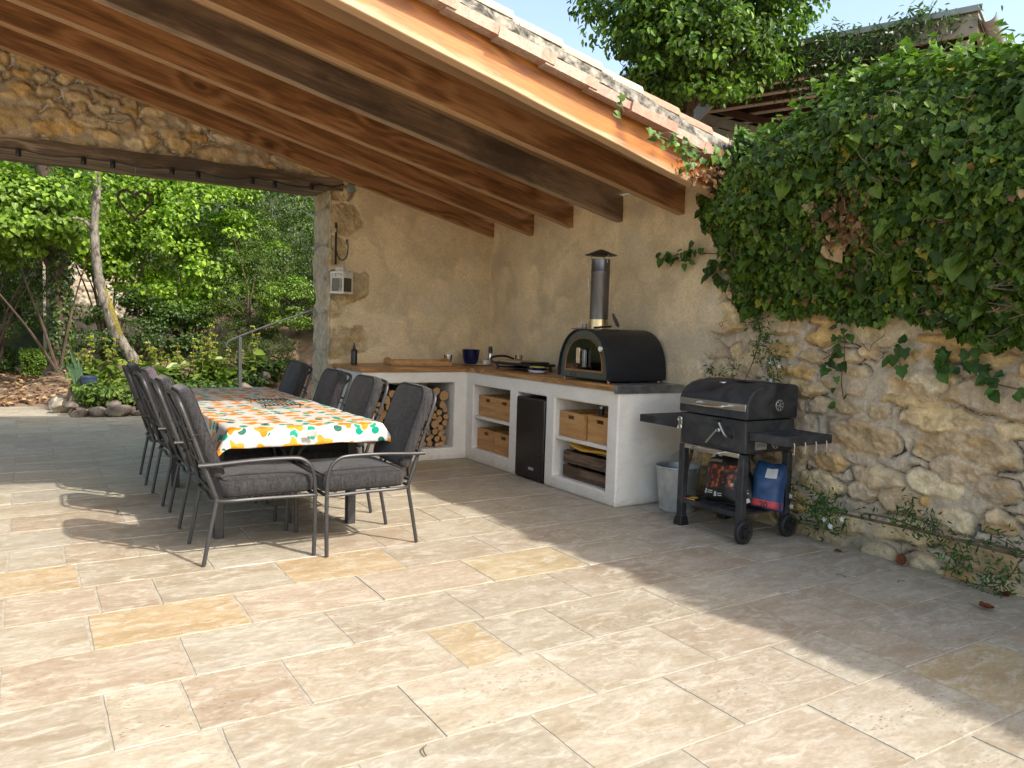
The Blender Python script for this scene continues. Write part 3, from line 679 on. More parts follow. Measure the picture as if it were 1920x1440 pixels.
def gable_wall():
    Y0 = 7.40
    root = thing('gable_wall', 'end wall of the shelter with rough stone above the opening and tan plaster beside it', 'wall', (0, 0, 0))
    # stone gable above the lintel
    us = np.arange(-4.2, 4.36, 0.014); vs_ = np.arange(2.66, 4.7, 0.014)
    S = stones(-4.3, 4.5, 2.62, 4.8, 0.065, 0.155, 11, (1.0, 2.6))
    U, V_, h, col, D = rubble(us, vs_, S, 33, [tuple(np.array(p) * f for p in q) for q in PAL for f in (0.98,)], (0.018, 0.04), 0.035, (0.47, 0.385, 0.275))
    ph, pc = plaster(U, V_, 8); m = sstep(2.32, 2.5, U + 0.1 * (fbm(U * 5, V_ * 5, 0, 2, 3) - .5))
    h = h * (1 - m) + (0.02 + ph) * m; col = col * (1 - m[..., None]) + pc * m[..., None]
    V_ = np.minimum(V_, 2.43 + 0.243 * (4.3 - U)); me = gridmesh('gable_masonry', np.stack([U, Y0 - h + 0.02, V_], -1)[:, ::-1]); setcol(me, col[:, ::-1].reshape(-1, 3)); setfac(me, m[:, ::-1]); link('gable_masonry', me, M['stone'], root)
    # plaster panel and dressed stones of the pillar
    us = np.concatenate([np.arange(2.50, 3.0, 0.008), np.arange(3.0, 4.36, 0.014)]); vs_ = np.arange(-0.02, 2.70, 0.010)
    Q = [(2.55, .25, .24, .22, 0, 5), (2.55, .72, .17, .2, 0, 4), (2.62, 1.12, .27, .17, 0, 3.2), (2.54, 1.43, .15, .1, .05, 3), (2.66, 1.67, .24, .15, .03, 2.8), (2.55, 2.0, .12, .14, 0, 4), (2.64, 2.30, .2, .15, -.02, 3.2), (2.56, 2.56, .16, .08, 0, 4)]
    U, V_, h, col, D = rubble(us, vs_, Q, 41, [(0.50, 0.385, 0.22), (0.53, 0.42, 0.25)], (0.006, 0.012), 0.03)
    ph, pc = plaster(U, V_, 14)
    m = sstep(0.80, 1.02, D + 0.9 * (fbm(U * 6, V_ * 6, 0, 66, 4) - .5)); m = np.maximum(m, sstep(2.80, 2.95, U))
    h = h * (1 - m) + (0.014 + ph) * m; col = col * (1 - m[..., None]) + pc * m[..., None]
    e = sstep(2.53, 2.50, U) * 0.018
    V_ = np.minimum(V_, 2.43 + 0.243 * (4.3 - U)); me = gridmesh('plaster_panel', np.stack([U, Y0 - h + e, V_], -1)[:, ::-1]); setcol(me, col[:, ::-1].reshape(-1, 3)); setfac(me, m[:, ::-1]); link('plaster_panel', me, M['stone'], root)
    # jamb of the opening
    us = np.arange(7.385, 7.93, 0.010); vs_ = np.arange(-0.02, 2.70, 0.010)
    J = [(7.66, z + 0.17, .30, .165, 0, 7) for z in np.arange(0, 2.7, 0.345)]
    U, V_, h, col, D = rubble(us, vs_, J, 47, [(0.50, 0.42, 0.30), (0.53, 0.445, 0.32), (0.47, 0.395, 0.28)], (0.006, 0.012), 0.012, (0.33, 0.28, 0.21))
    h = h * .4 + (fbm(U * 3, V_ * 3, 0, 6, 4) - .5) * 0.010
    me = gridmesh('pillar_jamb', np.stack([2.50 - h + 0.012, U, V_], -1)); setcol(me, col.reshape(-1, 3)); link('pillar_jamb', me, M['stone'], root)
    b = MB(); b.box(2.62, 4.9, 7.47, 7.92, -.05, 2.36); b.prism([(-4.2, 2.702), (3.0, 2.702), (-4.2, 4.44)], 'y', 7.45, 7.92)
    b.box(-4.2, -2.9, 7.42, 7.92, -.05, 2.698); b.build('wall_core', M['plasterw'], root)
    # lintel: an old squared beam with worn, wandering edges
    n = 90; V = []; F = []
    for i in range(n):
        x = -3.3 + (2.62 + 3.3) * i / (n - 1); wv = [(fbm(x * 2.3, k * 7.1, 0, 71, 4) - .5) * 0.05 for k in range(8)]
        sec = [(7.36 + wv[0], 2.575 + wv[1] * .6), (7.37 + wv[2] * .5, 2.63 + wv[3] * .4), (7.372 + wv[4], 2.69 + wv[5] * 1.0), (7.93, 2.70), (7.93 + wv[6] * .6, 2.575 + wv[7] * .6), (7.65, 2.572 + wv[3] * .4)]
        V += [(x, a, c) for a, c in sec]
        if i:
            for k in range(6): F.append(((i - 1) * 6 + k, (i - 1) * 6 + (k + 1) % 6, i * 6 + (k + 1) % 6, i * 6 + k))
    mb = MB(); mb.add(V, F + [tuple(range(6)), tuple((n - 1) * 6 + k for k in range(6))]); mb.build('lintel', M['beam'], root, smooth=True, angle=38)
gable_wall()

# ------------------------------------------------------------------ the shelter roof
def roof():
    root = thing('shelter_roof', 'lean-to roof on heavy orange pine rafters edged with pink clay tiles', 'roof', (4.3, 3.9, 2.2))
    org = Vector((4.3, 3.9, 2.2))
    def beam(name, y, z0, slope, h, t, mat, L_=8.6, seed=0, x0=0.10):
        V = []; F = []; n = 40
        for i in range(n + 1):
            x = -L_ * i / n + x0
            wz = (fbm(x * 1.7, seed * 3.3, 0, seed, 3) - .5) * 0.014; wy = (fbm(x * 1.3, seed * 5.1, 4, seed + 5, 3) - .5) * 0.012
            V += [(x, wy, wz), (x, t + wy * .6, wz * .6), (x, t, h), (x, wy * .3, h)]
            if i:
                for k in range(4): F.append(((i - 1) * 4 + k, (i - 1) * 4 + (k + 1) % 4, i * 4 + (k + 1) % 4, i * 4 + k))
        mb = MB(); mb.add(V, F + [(0, 1, 2, 3), tuple(n * 4 + k for k in range(4))])
        o = mb.build(name, mat, root, bevel=0.007, seg=2)
        o.location = (0, y - org.y, z0 - org.z); o.rotation_euler = (0, math.atan(slope), 0); return o
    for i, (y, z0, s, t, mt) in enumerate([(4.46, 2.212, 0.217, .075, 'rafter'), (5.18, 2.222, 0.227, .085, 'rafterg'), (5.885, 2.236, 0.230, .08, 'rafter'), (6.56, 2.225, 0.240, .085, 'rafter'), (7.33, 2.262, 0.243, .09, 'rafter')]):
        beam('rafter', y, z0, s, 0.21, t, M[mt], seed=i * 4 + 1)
    beam('barge_board', 3.93, 2.21, 0.244, 0.235, 0.085, M['barge'], seed=30, x0=-0.03)
    a = math.atan(0.244)
    mb = MB(); mb.box(-8.6, 0.0, 0.0, 4.25, 0.215, 0.245)
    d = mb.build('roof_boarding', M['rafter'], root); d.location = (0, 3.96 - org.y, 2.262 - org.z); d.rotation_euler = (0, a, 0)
    # clay tiles
    pal = [(0.44, 0.36, 0.295), (0.43, 0.28, 0.215), (0.46, 0.385, 0.315), (0.41, 0.235, 0.165), (0.43, 0.34, 0.275), (0.41, 0.295, 0.245)]
    mt = MB(); r = random.Random(3)
    def barrel(x, y, rad, ln, z, dirn, col, n=9):
        vs_ = []; fs = []
        for i, (xx, rr, dz) in enumerate(((x, rad, 0.018), (x - ln * .5, rad * .96, 0.009), (x - ln, rad * .9, 0.0))):
            for th_ in (0, 1):
                for k in range(n):
                    an = PI * k / (n - 1); q = rr - th_ * 0.014
                    vs_.append((xx, y - q * math.cos(an), z + dz + dirn * q * math.sin(an) * 0.85))
        for i in range(2):
            for th_ in (0, 1):
                for k in range(n - 1):
                    b0 = i * 2 * n + th_ * n + k; b1 = b0 + 2 * n; fs.append((b0, b0 + 1, b1 + 1, b1) if th_ == 0 else (b0, b1, b1 + 1, b0 + 1))
            for k in (0, n - 1): fs.append((i * 2 * n + k, (i + 1) * 2 * n + k, (i + 1) * 2 * n + n + k, i * 2 * n + n + k))
        for k in range(n - 1): fs.append((k, n + k, n + k + 1, k + 1))
        mt.add(vs_, fs, 0, col)
    step = 0.335
    for i in range(25):
        x = -0.05 - i * step
        c = pal[r.randrange(6)]; c2 = pal[r.randrange(6)]
        # flat edge tile of the verge, each lapping the next one down the slope
        Mx = Matrix.Translation((x, 0, 0)) @ Matrix.Rotation(R(-2.2), 4, 'Y')
        tip = (0.45, 0.22, 0.155)
        dy = r.uniform(-.012, .012)
        for (xa, xb, cc) in ((-step - .05, -.09, c), (-.0899, r.uniform(0, .012), tuple((p + q) / 2 for p, q in zip(c, tip)))):
            mt.box(xa, xb, 0.0 + dy, 0.20, 0.0, 0.062, 0, Mx, cc)
        barrel(x + 0.03 + r.uniform(-.02, .02), 0.115 + r.uniform(-.008, .008), 0.095, 0.41, 0.118, 1, c2)
        for j in range(1, 20):
            if j % 2 == 0: barrel(x + 0.03, 0.115 + j * 0.105, 0.092, 0.41, 0.10, 1, pal[r.randrange(6)], 6)
            else: barrel(x + 0.03, 0.115 + j * 0.105, 0.092, 0.41, 0.145, -1, pal[r.randrange(6)], 6)
    o = mt.build('roof_tiles', M['tile'], root, colors=True, smooth=True, angle=40, fixn=False); o.location = (0, 3.845 - org.y, 2.427 - org.z); o.rotation_euler = (0, a, 0)
    # lichened mortar between verge tile and cover tile
    n = 200; V = []; F = []
    for i in range(n):
        x = 0.0 - 8.4 * i / (n - 1)
        b = [(fbm(x * 6, k * 3.1, 0, 81, 4) - .5) for k in range(3)]
        st_ = ((-x - 0.05) % step) / step * 0.012
        V += [(x, 0.012 + b[0] * .028, 0.050 + st_), (x, 0.020 + b[1] * .03, 0.085 + st_), (x, 0.03 + b[2] * .02, 0.135), (x, 0.16, 0.135), (x, 0.16, 0.05)]
        if i:
            for k in range(5): F.append(((i - 1) * 5 + k, (i - 1) * 5 + (k + 1) % 5, i * 5 + (k + 1) % 5, i * 5 + k))
    mb = MB(); mb.add(V, F + [(0, 1, 2, 3, 4)]); o = mb.build('mortar_bed', M['mortar'], root, smooth=True); o.location = (0, 3.845 - org.y, 2.427 - org.z); o.rotation_euler = (0, a, 0)
roof()
# ------------------------------------------------------------------ masonry kitchen counter
def cells(mb, us, zs, solid, d0, d1, axis):
    """Solid block wall with openings: us/zs are cut lines, solid[i][j] says which cells are filled; depth d0..d1 along axis."""
    nu, nz = len(us) - 1, len(zs) - 1
    def P(u, d, z): return (d, u, z) if axis == 'x' else (u, d, z)
    S = lambda i, j: 0 <= i < nu and 0 <= j < nz and solid[i][j]
    for i in range(nu):
        for j in range(nz):
            if not S(i, j): continue
            a, b, c, d = us[i], us[i + 1], zs[j], zs[j + 1]
            for dd in (d0, d1): mb.add([P(a, dd, c), P(b, dd, c), P(b, dd, d), P(a, dd, d)], [(0, 1, 2, 3)])
            for (ii, jj, q) in ((i - 1, j, ((a, c), (a, d))), (i + 1, j, ((b, c), (b, d))), (i, j - 1, ((a, c), (b, c))), (i, j + 1, ((a, d), (b, d)))):
                if not S(ii, jj):
                    (p0, z0), (p1, z1) = q
                    mb.add([P(p0, d0, z0), P(p1, d0, z1), P(p1, d1, z1), P(p0, d1, z0)], [(0, 1, 2, 3)])
def weld(o):
    bm = bmesh.new(); bm.from_mesh(o.data); bmesh.ops.remove_doubles(bm, verts=bm.verts, dist=1e-5); bmesh.ops.recalc_face_normals(bm, faces=bm.faces); bm.to_mesh(o.data); bm.free()
def counter():
    root = thing('kitchen_counter', 'L-shaped white plastered counter with open niches and an oiled wooden top', 'counter', (3.65, 6.67, 0))
    org = (3.65, 6.67, 0)
    mb = MB()
    us = [4.36, 4.485, 5.165, 5.29, 5.74, 5.865, 6.53, 6.69, 7.36]; zs = [0, 0.10, 0.126, 0.738, 0.86]
    sol = [[1, 1, 1, 1] for _ in us[:-1]]
    sol[1] = [1, 0, 0, 1]; sol[3] = [0, 0, 0, 1]; sol[5] = [1, 1, 0, 1]; sol[7] = [0, 0, 0, 0]
    cells(mb, us, zs, sol, 3.65, 4.29, 'x')
    o = mb.build('plaster_base', M['plasterw'], root, org); weld(o)
    bv = o.modifiers.new('edge', 'BEVEL'); bv.width = .014; bv.segments = 3; bv.limit_method = 'ANGLE'
    mb = MB(); us = [2.572, 2.70, 3.52, 4.28]; zs = [0, 0.117, 0.751, 0.86]
    sol = [[1, 1, 1], [1, 0, 1], [1, 1, 1]]
    cells(mb, us, zs, sol, 6.67, 7.38, 'y'); o = mb.build('plaster_base', M['plasterw'], root, org); weld(o)
    bv = o.modifiers.new('edge', 'BEVEL'); bv.width = .014; bv.segments = 3; bv.limit_method = 'ANGLE'
    mb = MB(); mb.box(4.235, 4.275, 4.40, 6.6, 0.0, 0.85); mb.box(2.6, 3.6, 7.30, 7.34, 0.0, .85); mb.build('niche_back', M['plasterw'], root, org)
    for (a, b, z) in ((5.867, 6.528, 0.417), (4.487, 5.163, 0.405)):
        mb = MB(); mb.box(3.668, 4.233, a, b, z, z + 0.028); mb.build('shelf', M['plasterw'], root, org, bevel=.005)
    mb = MB(); mb.box(3.625, 4.295, 4.385, 6.635, 0.862, 0.90); mb.build('worktop', M['worktop'], root, org, bevel=.003)
    mb = MB(); mb.box(2.545, 4.295, 6.637, 7.385, 0.862, 0.8995); mb.build('worktop', M['worktopx'], root, org, bevel=.003)
    mb = MB(); mb.box(3.622, 4.285, 4.352, 4.384, 0.842, 0.9015)
    for x in (3.75, 3.95, 4.15): mb.lathe([(0.006, 0), (0.006, 0.004)], (0, 0, 0), 8, M=Matrix.Translation((x, 4.352, .872)) @ Matrix.Rotation(R(90), 4, 'X'))
    mb.box(3.70, 4.285, 4.3841, 4.62, 0.9005, 0.9025)
    mb.build('metal_edge', M['steeld'], root, org, bevel=.002)
counter()

def fridge():
    t = thing('drinks_fridge', 'narrow black undercounter drinks fridge with a small pale badge', 'fridge', (3.95, 5.515, 0)); org = (3.95, 5.515, 0)
    mb = MB(); mb.box(3.71, 4.22, 5.305, 5.727, 0.01, 0.705); mb.build('cabinet', M['fridge'], t, org, bevel=.006)
    mb = MB(); mb.box(3.640, 3.704, 5.300, 5.732, 0.012, 0.708); d = mb.build('door', M['fridge'], t, org, bevel=.014, seg=3)
    mb = MB(); mb.box(3.6372, 3.6395, 5.435, 5.51, 0.092, 0.114); b = mb.build('badge', M['chrome'], d, org)
    mb = MB()
    for k in range(6): mb.box(3.6358, 3.6371, 5.442 + k * .0105, 5.449 + k * .0105, .099, .107)
    mb.build('lettering', M['steeld'], b, org)
fridge()

def storage_box(x, y, z, w_, h, d, label, rz=0):
    """front faces -X"""
    t = thing('storage_box', label, 'wooden box', (x, y, z), rz, 'bamboo boxes in the counter niches')
    th = 0.010; zc = h * 0.80; hw, hh = 0.043, 0.015
    mb = MB(); cells(mb, [-w_ / 2, -hw, hw, w_ / 2], [0, zc - hh, zc + hh, h], [[1, 1, 1], [1, 0, 1], [1, 1, 1]], 0, th, 'x')
    o = mb.build('front_panel', M['bamboo'], t); weld(o)
    mb = MB(); mb.box(th + .0005, d, -w_ / 2, -w_ / 2 + th, 0, h); mb.box(th + .0005, d, w_ / 2 - th, w_ / 2, 0, h); mb.box(d - th, d - .0005, -w_ / 2 + th + .0005, w_ / 2 - th - .0005, 0, h - .001)
    mb.build('side_panels', M['bamboo'], t, bevel=.0015, seg=1)
    mb = MB(); mb.box(th + .001, d - th - .001, -w_ / 2 + th + .001, w_ / 2 - th - .001, 0.004, 0.012); mb.build('bottom_panel', M['bamboo'], t)
    return t
storage_box(3.705, 6.345, 0.446, .325, .197, .36, 'bamboo storage box on the top shelf nearest the corner of the counter')
storage_box(3.690, 6.020, 0.446, .300, .197, .36, 'bamboo storage box on the top shelf under the pink cup')
storage_box(3.700, 6.350, 0.127, .325, .197, .36, 'darker bamboo storage box on the niche floor nearest the counter corner')
storage_box(3.690, 6.020, 0.127, .300, .197, .36, 'bamboo storage box on the niche floor right beside the fridge')
storage_box(3.690, 4.990, 0.434, .325, .205, .36, 'large bamboo storage box on the shelf above the crate, fridge side', R(-3))
storage_box(3.715, 4.650, 0.434, .300, .205, .36, 'large bamboo storage box on the shelf above the crate, barbecue side')

def crate():
    t = thing('wooden_crate', 'weathered dark slatted wooden crate in the bottom niche', 'crate', (3.72, 4.80, 0.102)); org = (0, 0, 0)
    w_, d, h = .60, .42, .225
    r = random.Random(2)
    for z0, z1 in ((0.004, 0.098), (0.122, 0.215)):
        mb = MB(); mb.box(-.012, 0, -w_ / 2, w_ / 2, z0, z1); mb.build('front_slat', M['crate'], t, bevel=.003)
    for z0, z1 in ((0.004, 0.098), (0.122, 0.215)):
        mb = MB(); mb.box(d, d + .012, -w_ / 2, w_ / 2, z0, z1); mb.box(.0005, d - .0005, -w_ / 2, -w_ / 2 + .012, z0, z1); mb.box(.0005, d - .0005, w_ / 2 - .012, w_ / 2, z0, z1)
        mb.build('side_slats', M['crate'], t, bevel=.002)
    for y in (-w_ / 2 + .013, w_ / 2 - .047):
        mb = MB(); mb.box(.001, .035, y, y + .034, 0.0, h); mb.build('corner_post', M['crate'], t)
    mb = MB(); mb.box(.036, d - .002, -w_ / 2 + .0125, w_ / 2 - .0125, 0.0, .012); mb.build('bottom', M['crate'], t)
    # yellow folder lying on the crate
    f = thing('card_folder', 'bright yellow card folder bulging out of the top of the dark crate', 'folder', (3.74, 4.79, .325), R(4))
    n = 22; P = np.zeros((n, 6, 3))
    for i in range(n):
        for j in range(6):
            y = -.27 + .54 * i / (n - 1); x = .02 + .34 * j / 5
            P[i, j] = (x - 0.03 * math.sin(PI * i / (n - 1)) - .02, y, .012 + .030 * (i / (n - 1)) ** 1.3 + .012 * math.sin(2.2 * PI * i / (n - 1)) + .012 * j / 5)
    me = gridmesh('cover', P); o = link('cover', me, M['yellow'], f); s = o.modifiers.new('thick', 'SOLIDIFY'); s.thickness = .012
    mb = MB(); mb.box(.03, .34, -.25, .24, 0.008, .014, M=Matrix.Rotation(R(2), 4, 'X')); mb.build('papers', M['tan'], f)
crate()

def logs():
    r = random.Random(11); placed = []
    x0, x1, zb, zt = 2.715, 3.505, 0.119, 0.735
    layer_r = lambda z: (r.uniform(.022, .034) if z < .26 else r.uniform(.028, .044) if z < .45 else r.uniform(.036, .054))
    misses = 0
    while misses < 60 and len(placed) < 110:
        zcur = min([p[1] for p in placed[-6:]] or [zb])
        rad = layer_r(zcur)
        best = None
        for k in range(70):
            x = x0 + rad + (x1 - x0 - 2 * rad) * k / 69; z = zb + rad
            for (a, b, c) in placed:
                if abs(a - x) < c + rad: z = max(z, b + math.sqrt((c + rad) ** 2 - (a - x) ** 2))
            if best is None or z < best[1]: best = (x, z)
        x, z = best
        lim = zt - 0.10 * max(0, 3.25 - x)
        if z + rad > lim: misses += 1; continue
        placed.append((x, z, rad * 1.0))
    # four log shapes, copied
    protos = []
    for q in range(5):
        mb = MB(); n = 18; L_ = .46
        ph = [r.uniform(0, 6.28) for _ in range(3)]
        prof = [1 + .05 * math.sin(2 * 2 * PI * k / n + ph[0]) + .035 * math.sin(3 * 2 * PI * k / n + ph[1]) for k in range(n)]
        V = []
        for (y, s) in ((0.0, .955), (0.006, 1.0), (.15, 1.0), (.3, .99), (L_, .97)):
            V += [(prof[k] * s * math.cos(2 * PI * k / n), y / .05, prof[k] * s * math.sin(2 * PI * k / n)) for k in range(n)]
        V = [(a * .05, b * .05, c * .05) for a, b, c in V]
        F = [(i * n + k, (i + 1) * n + k, (i + 1) * n + (k + 1) % n, i * n + (k + 1) % n) for i in range(4) for k in range(n)]
        mb.add(V, F, 0); mb.add(V[:n], [tuple(range(n))], 1); mb.add(V[-n:], [tuple(range(n - 1, -1, -1))], 1)
        me = bpy.data.meshes.new('log'); me.from_pydata(mb.v, [], mb.f); me.polygons.foreach_set('material_index', mb.mi)
        me.polygons.foreach_set('use_smooth', [True] * len(me.polygons)); me.set_sharp_from_angle(angle=R(40))
        me.materials.append(M['barkd']); me.materials.append(M['logend']); protos.append(me)
    for i, (x, z, rad) in enumerate(placed):
        o = bpy.data.objects.new('log', protos[i % 5]); COL.objects.link(o)
        o.location = (x, 6.73 + r.uniform(0, .09), z); o.rotation_euler = (r.uniform(-.01, .01), r.uniform(0, 6.28), r.uniform(-.02, .02))
        s = rad / .0505; o.scale = (s, 1, s)
        tag(o, 'round bark-edged firewood log stacked end-on in the white counter niche', 'log', 'firewood logs stacked in the counter')
logs()

# ------------------------------------------------------------------ small things on the counter
def lathe_thing(name, label, cat, loc, prof, mat, part='body', n=28):
    mb = MB(); mb.lathe(prof, n=n); o = mb.build(name, mat, None, (0, 0, 0), smooth=True, angle=40); o.location = loc
    return tag(o, label, cat)
Z = 0.901
def counter_things():
    b = thing('pump_bottle', 'black bottle with a pointed nozzle at the free end of the wooden worktop', 'bottle', (2.672, 7.15, Z))
    mb = MB(); mb.lathe([(.028, 0), (.031, .004), (.031, .125), (.028, .135), (.012, .152)]); mb.build('body', M['plastic'], b, smooth=True)
    mb = MB(); mb.lathe([(.033, .126), (.033, .134), (.014, .150), (.011, .165), (.011, .176), (.006, .180), (.006, .202), (.003, .206)]); mb.build('nozzle', M['plastic'], b, smooth=True)
    # tray
    t = thing('serving_tray', 'honey wood serving tray with curved handle ends lying on the worktop', 'tray', (3.30, 7.06, Z), R(-10))
    mb = MB(); mb.box(-.29, .29, -.17, .17, 0, .012); mb.build('base', M['bamboo'], t, bevel=.003)
    mb = MB()
    for y in (-.17, .158): mb.box(-.285, .285, y, y + .012, .0121, .048)
    mb.build('long_sides', M['bamboo'], t, bevel=.004)
    for sx in (-1, 1):
        mb = MB(); pts = [(-.172, .0)] + [(-.172 + .344 * k / 14, .045 + .028 * math.sin(PI * k / 14) ** .6) for k in range(15)] + [(.172, .0)]
        mb.prism(pts, 'x', sx * .288, sx * .302); mb.build('handle_end', M['bamboo'], t, bevel=.004)
    # candle in a glass
    g = thing('candle_glass', 'cream candle in a clear glass tumbler beside the blue pot', 'candle', (3.66, 7.10, Z))
    mb = MB(); mb.lathe([(.036, 0), (.044, .10), (.0415, .10), (.034, .006)], capb=True, capt=False); mb.build('tumbler', M['glass'], g, smooth=True)
    mb = MB(); mb.lathe([(.032, .007), (.037, .055), (.030, .058)]); mb.build('wax', M['candle'], g, smooth=True)
    # plate with pot
    lathe_thing('round_plate', 'flat pale plate under the dark blue pot', 'plate', (3.96, 7.02, Z), [(.10, 0), (.165, .008), (.17, .012), (.10, .006)], M['white'], n=36)
    p = lathe_thing('blue_pot', 'glossy dark blue glazed pot in the corner of the counter', 'pot', (3.90, 7.05, Z + .009), [(.058, 0), (.070, .01), (.086, .08), (.092, .145), (.094, .152), (.086, .150), (.080, .07), (.05, .012)], M['navy'])
    mb = MB(); mb.tube([(0, 0, .0), (-.035, .0, .155)], .004, 6); o = mb.build('wooden_stick', M['pale']); o.location = (3.985, 6.925, Z + .014); tag(o, 'thin pale wooden stick leaning on the blue pot', 'stick')
    mb = MB(); mb.box(-.03, .03, -.02, .02, 0, .045); o = mb.build('white_carton', M['white'], bevel=.004); o.location = (3.995, 6.885, Z + .012); o.rotation_euler = (0, 0, .4); tag(o, 'small white carton on the plate in front of the blue pot', 'carton')
    s = thing('spray_can', 'slim silver and black cylinder standing right of the blue pot', 'can', (4.075, 6.95, Z + .012))
    mb = MB(); mb.lathe([(.022, 0), (.024, .004), (.024, .11), (.020, .118)]); mb.build('silver_body', M['steel'], s, smooth=True)
    mb = MB(); mb.lathe([(.021, .1185), (.022, .16), (.018, .168), (.018, .185), (.0, .186)], capt=False); mb.build('black_top', M['plastic'], s, smooth=True)
    # raclette / electric grill
    t = thing('tabletop_grill', 'black tabletop electric grill with a stone slab lying in the counter corner', 'electric grill', (4.0, 6.20, Z), R(2))
    mb = MB(); mb.box(-.14, .16, -.30, .30, .045, .068); mb.build('hot_plate_frame', M['plastic'], t, bevel=.008)
    mb = MB(); mb.box(-.11, .13, -.12, .28, .0685, .085); mb.build('stone_slab', M['tan'], t, bevel=.004)
    for y in (-.28, .26):
        for x in (-.12, .12):
            mb = MB(); mb.tube([(x, y, 0), (x, y + .01, .046)], [.016, .013], 10); mb.build('foot', M['plastic'], t)
    mb = MB(); mb.tube(spline([(-.14, .29, .05), (-.17, .31, .09), (-.12, .31, .115), (0, .31, .118), (.1, .31, .09)], 5), .011, 8); mb.build('carry_handle', M['plastic'], t, smooth=True)
    mb = MB(); mb.box(-.13, .1, -.29, -.13, .0685, .088); mb.build('control_box', M['plastic'], t, bevel=.012)
    mb = MB(); mb.box(-.12, .12, -.27, .27, .016, .026); mb.build('drip_tray', M['blackmetal'], t, bevel=.004)
    lathe_thing('glass_jar', 'small clear glass jar on the back of the tabletop grill', 'jar', (4.10, 6.44, Z + .086), [(.03, 0), (.036, .004), (.036, .045), (.032, .045), (.032, .008)], M['glass'])
    d = thing('lidded_dish', 'oval white dish with dark pattern and a lime lid beside the oven', 'dish', (3.88, 5.78, Z), R(80))
    mb = MB(); S_ = Matrix.Diagonal((1.45, 1, 1, 1)); mb.lathe([(.05, 0), (.068, .006), (.075, .022), (.074, .026)], M=S_, n=32); mb.build('bowl', M['white'], d, smooth=True)
    mb = MB(); mb.lathe([(.0745, .0262), (.076, .05), (.072, .052)], M=S_, n=32); mb.build('patterned_band', M['navy'], d, smooth=True)
    mb = MB(); mb.lathe([(.066, .0522), (.06, .058), (.0, .060)], M=S_, n=32, capt=False); mb.build('lid', M['lime'], d, smooth=True)
    # inside the niches
    lathe_thing('pink_cup', 'small pink translucent cup at the back of the upper niche', 'cup', (3.86, 5.905, .446 + .198), [(.024, 0), (.03, .07), (.028, .07), (.022, .004)], M['pinkglass'])
    for y, lab in ((4.74, 'dark pepper mill behind the boxes, further from the barbecue'), (4.62, 'pale topped grinder behind the boxes, nearer the barbecue')):
        g = thing('spice_grinder', lab, 'grinder', (3.80, y, .434 + .206), 0, 'grinders stored above the boxes')
        mb = MB(); mb.lathe([(.022, 0), (.02, .03), (.023, .05)]); mb.build('base', M['plastic'] if y > 4.7 else M['white'], g, smooth=True)
        mb = MB(); mb.lathe([(.021, .0505), (.018, .07), (.008, .078)]); mb.build('cap', M['steeld'] if y > 4.7 else M['plastic'], g, smooth=True)
counter_things()

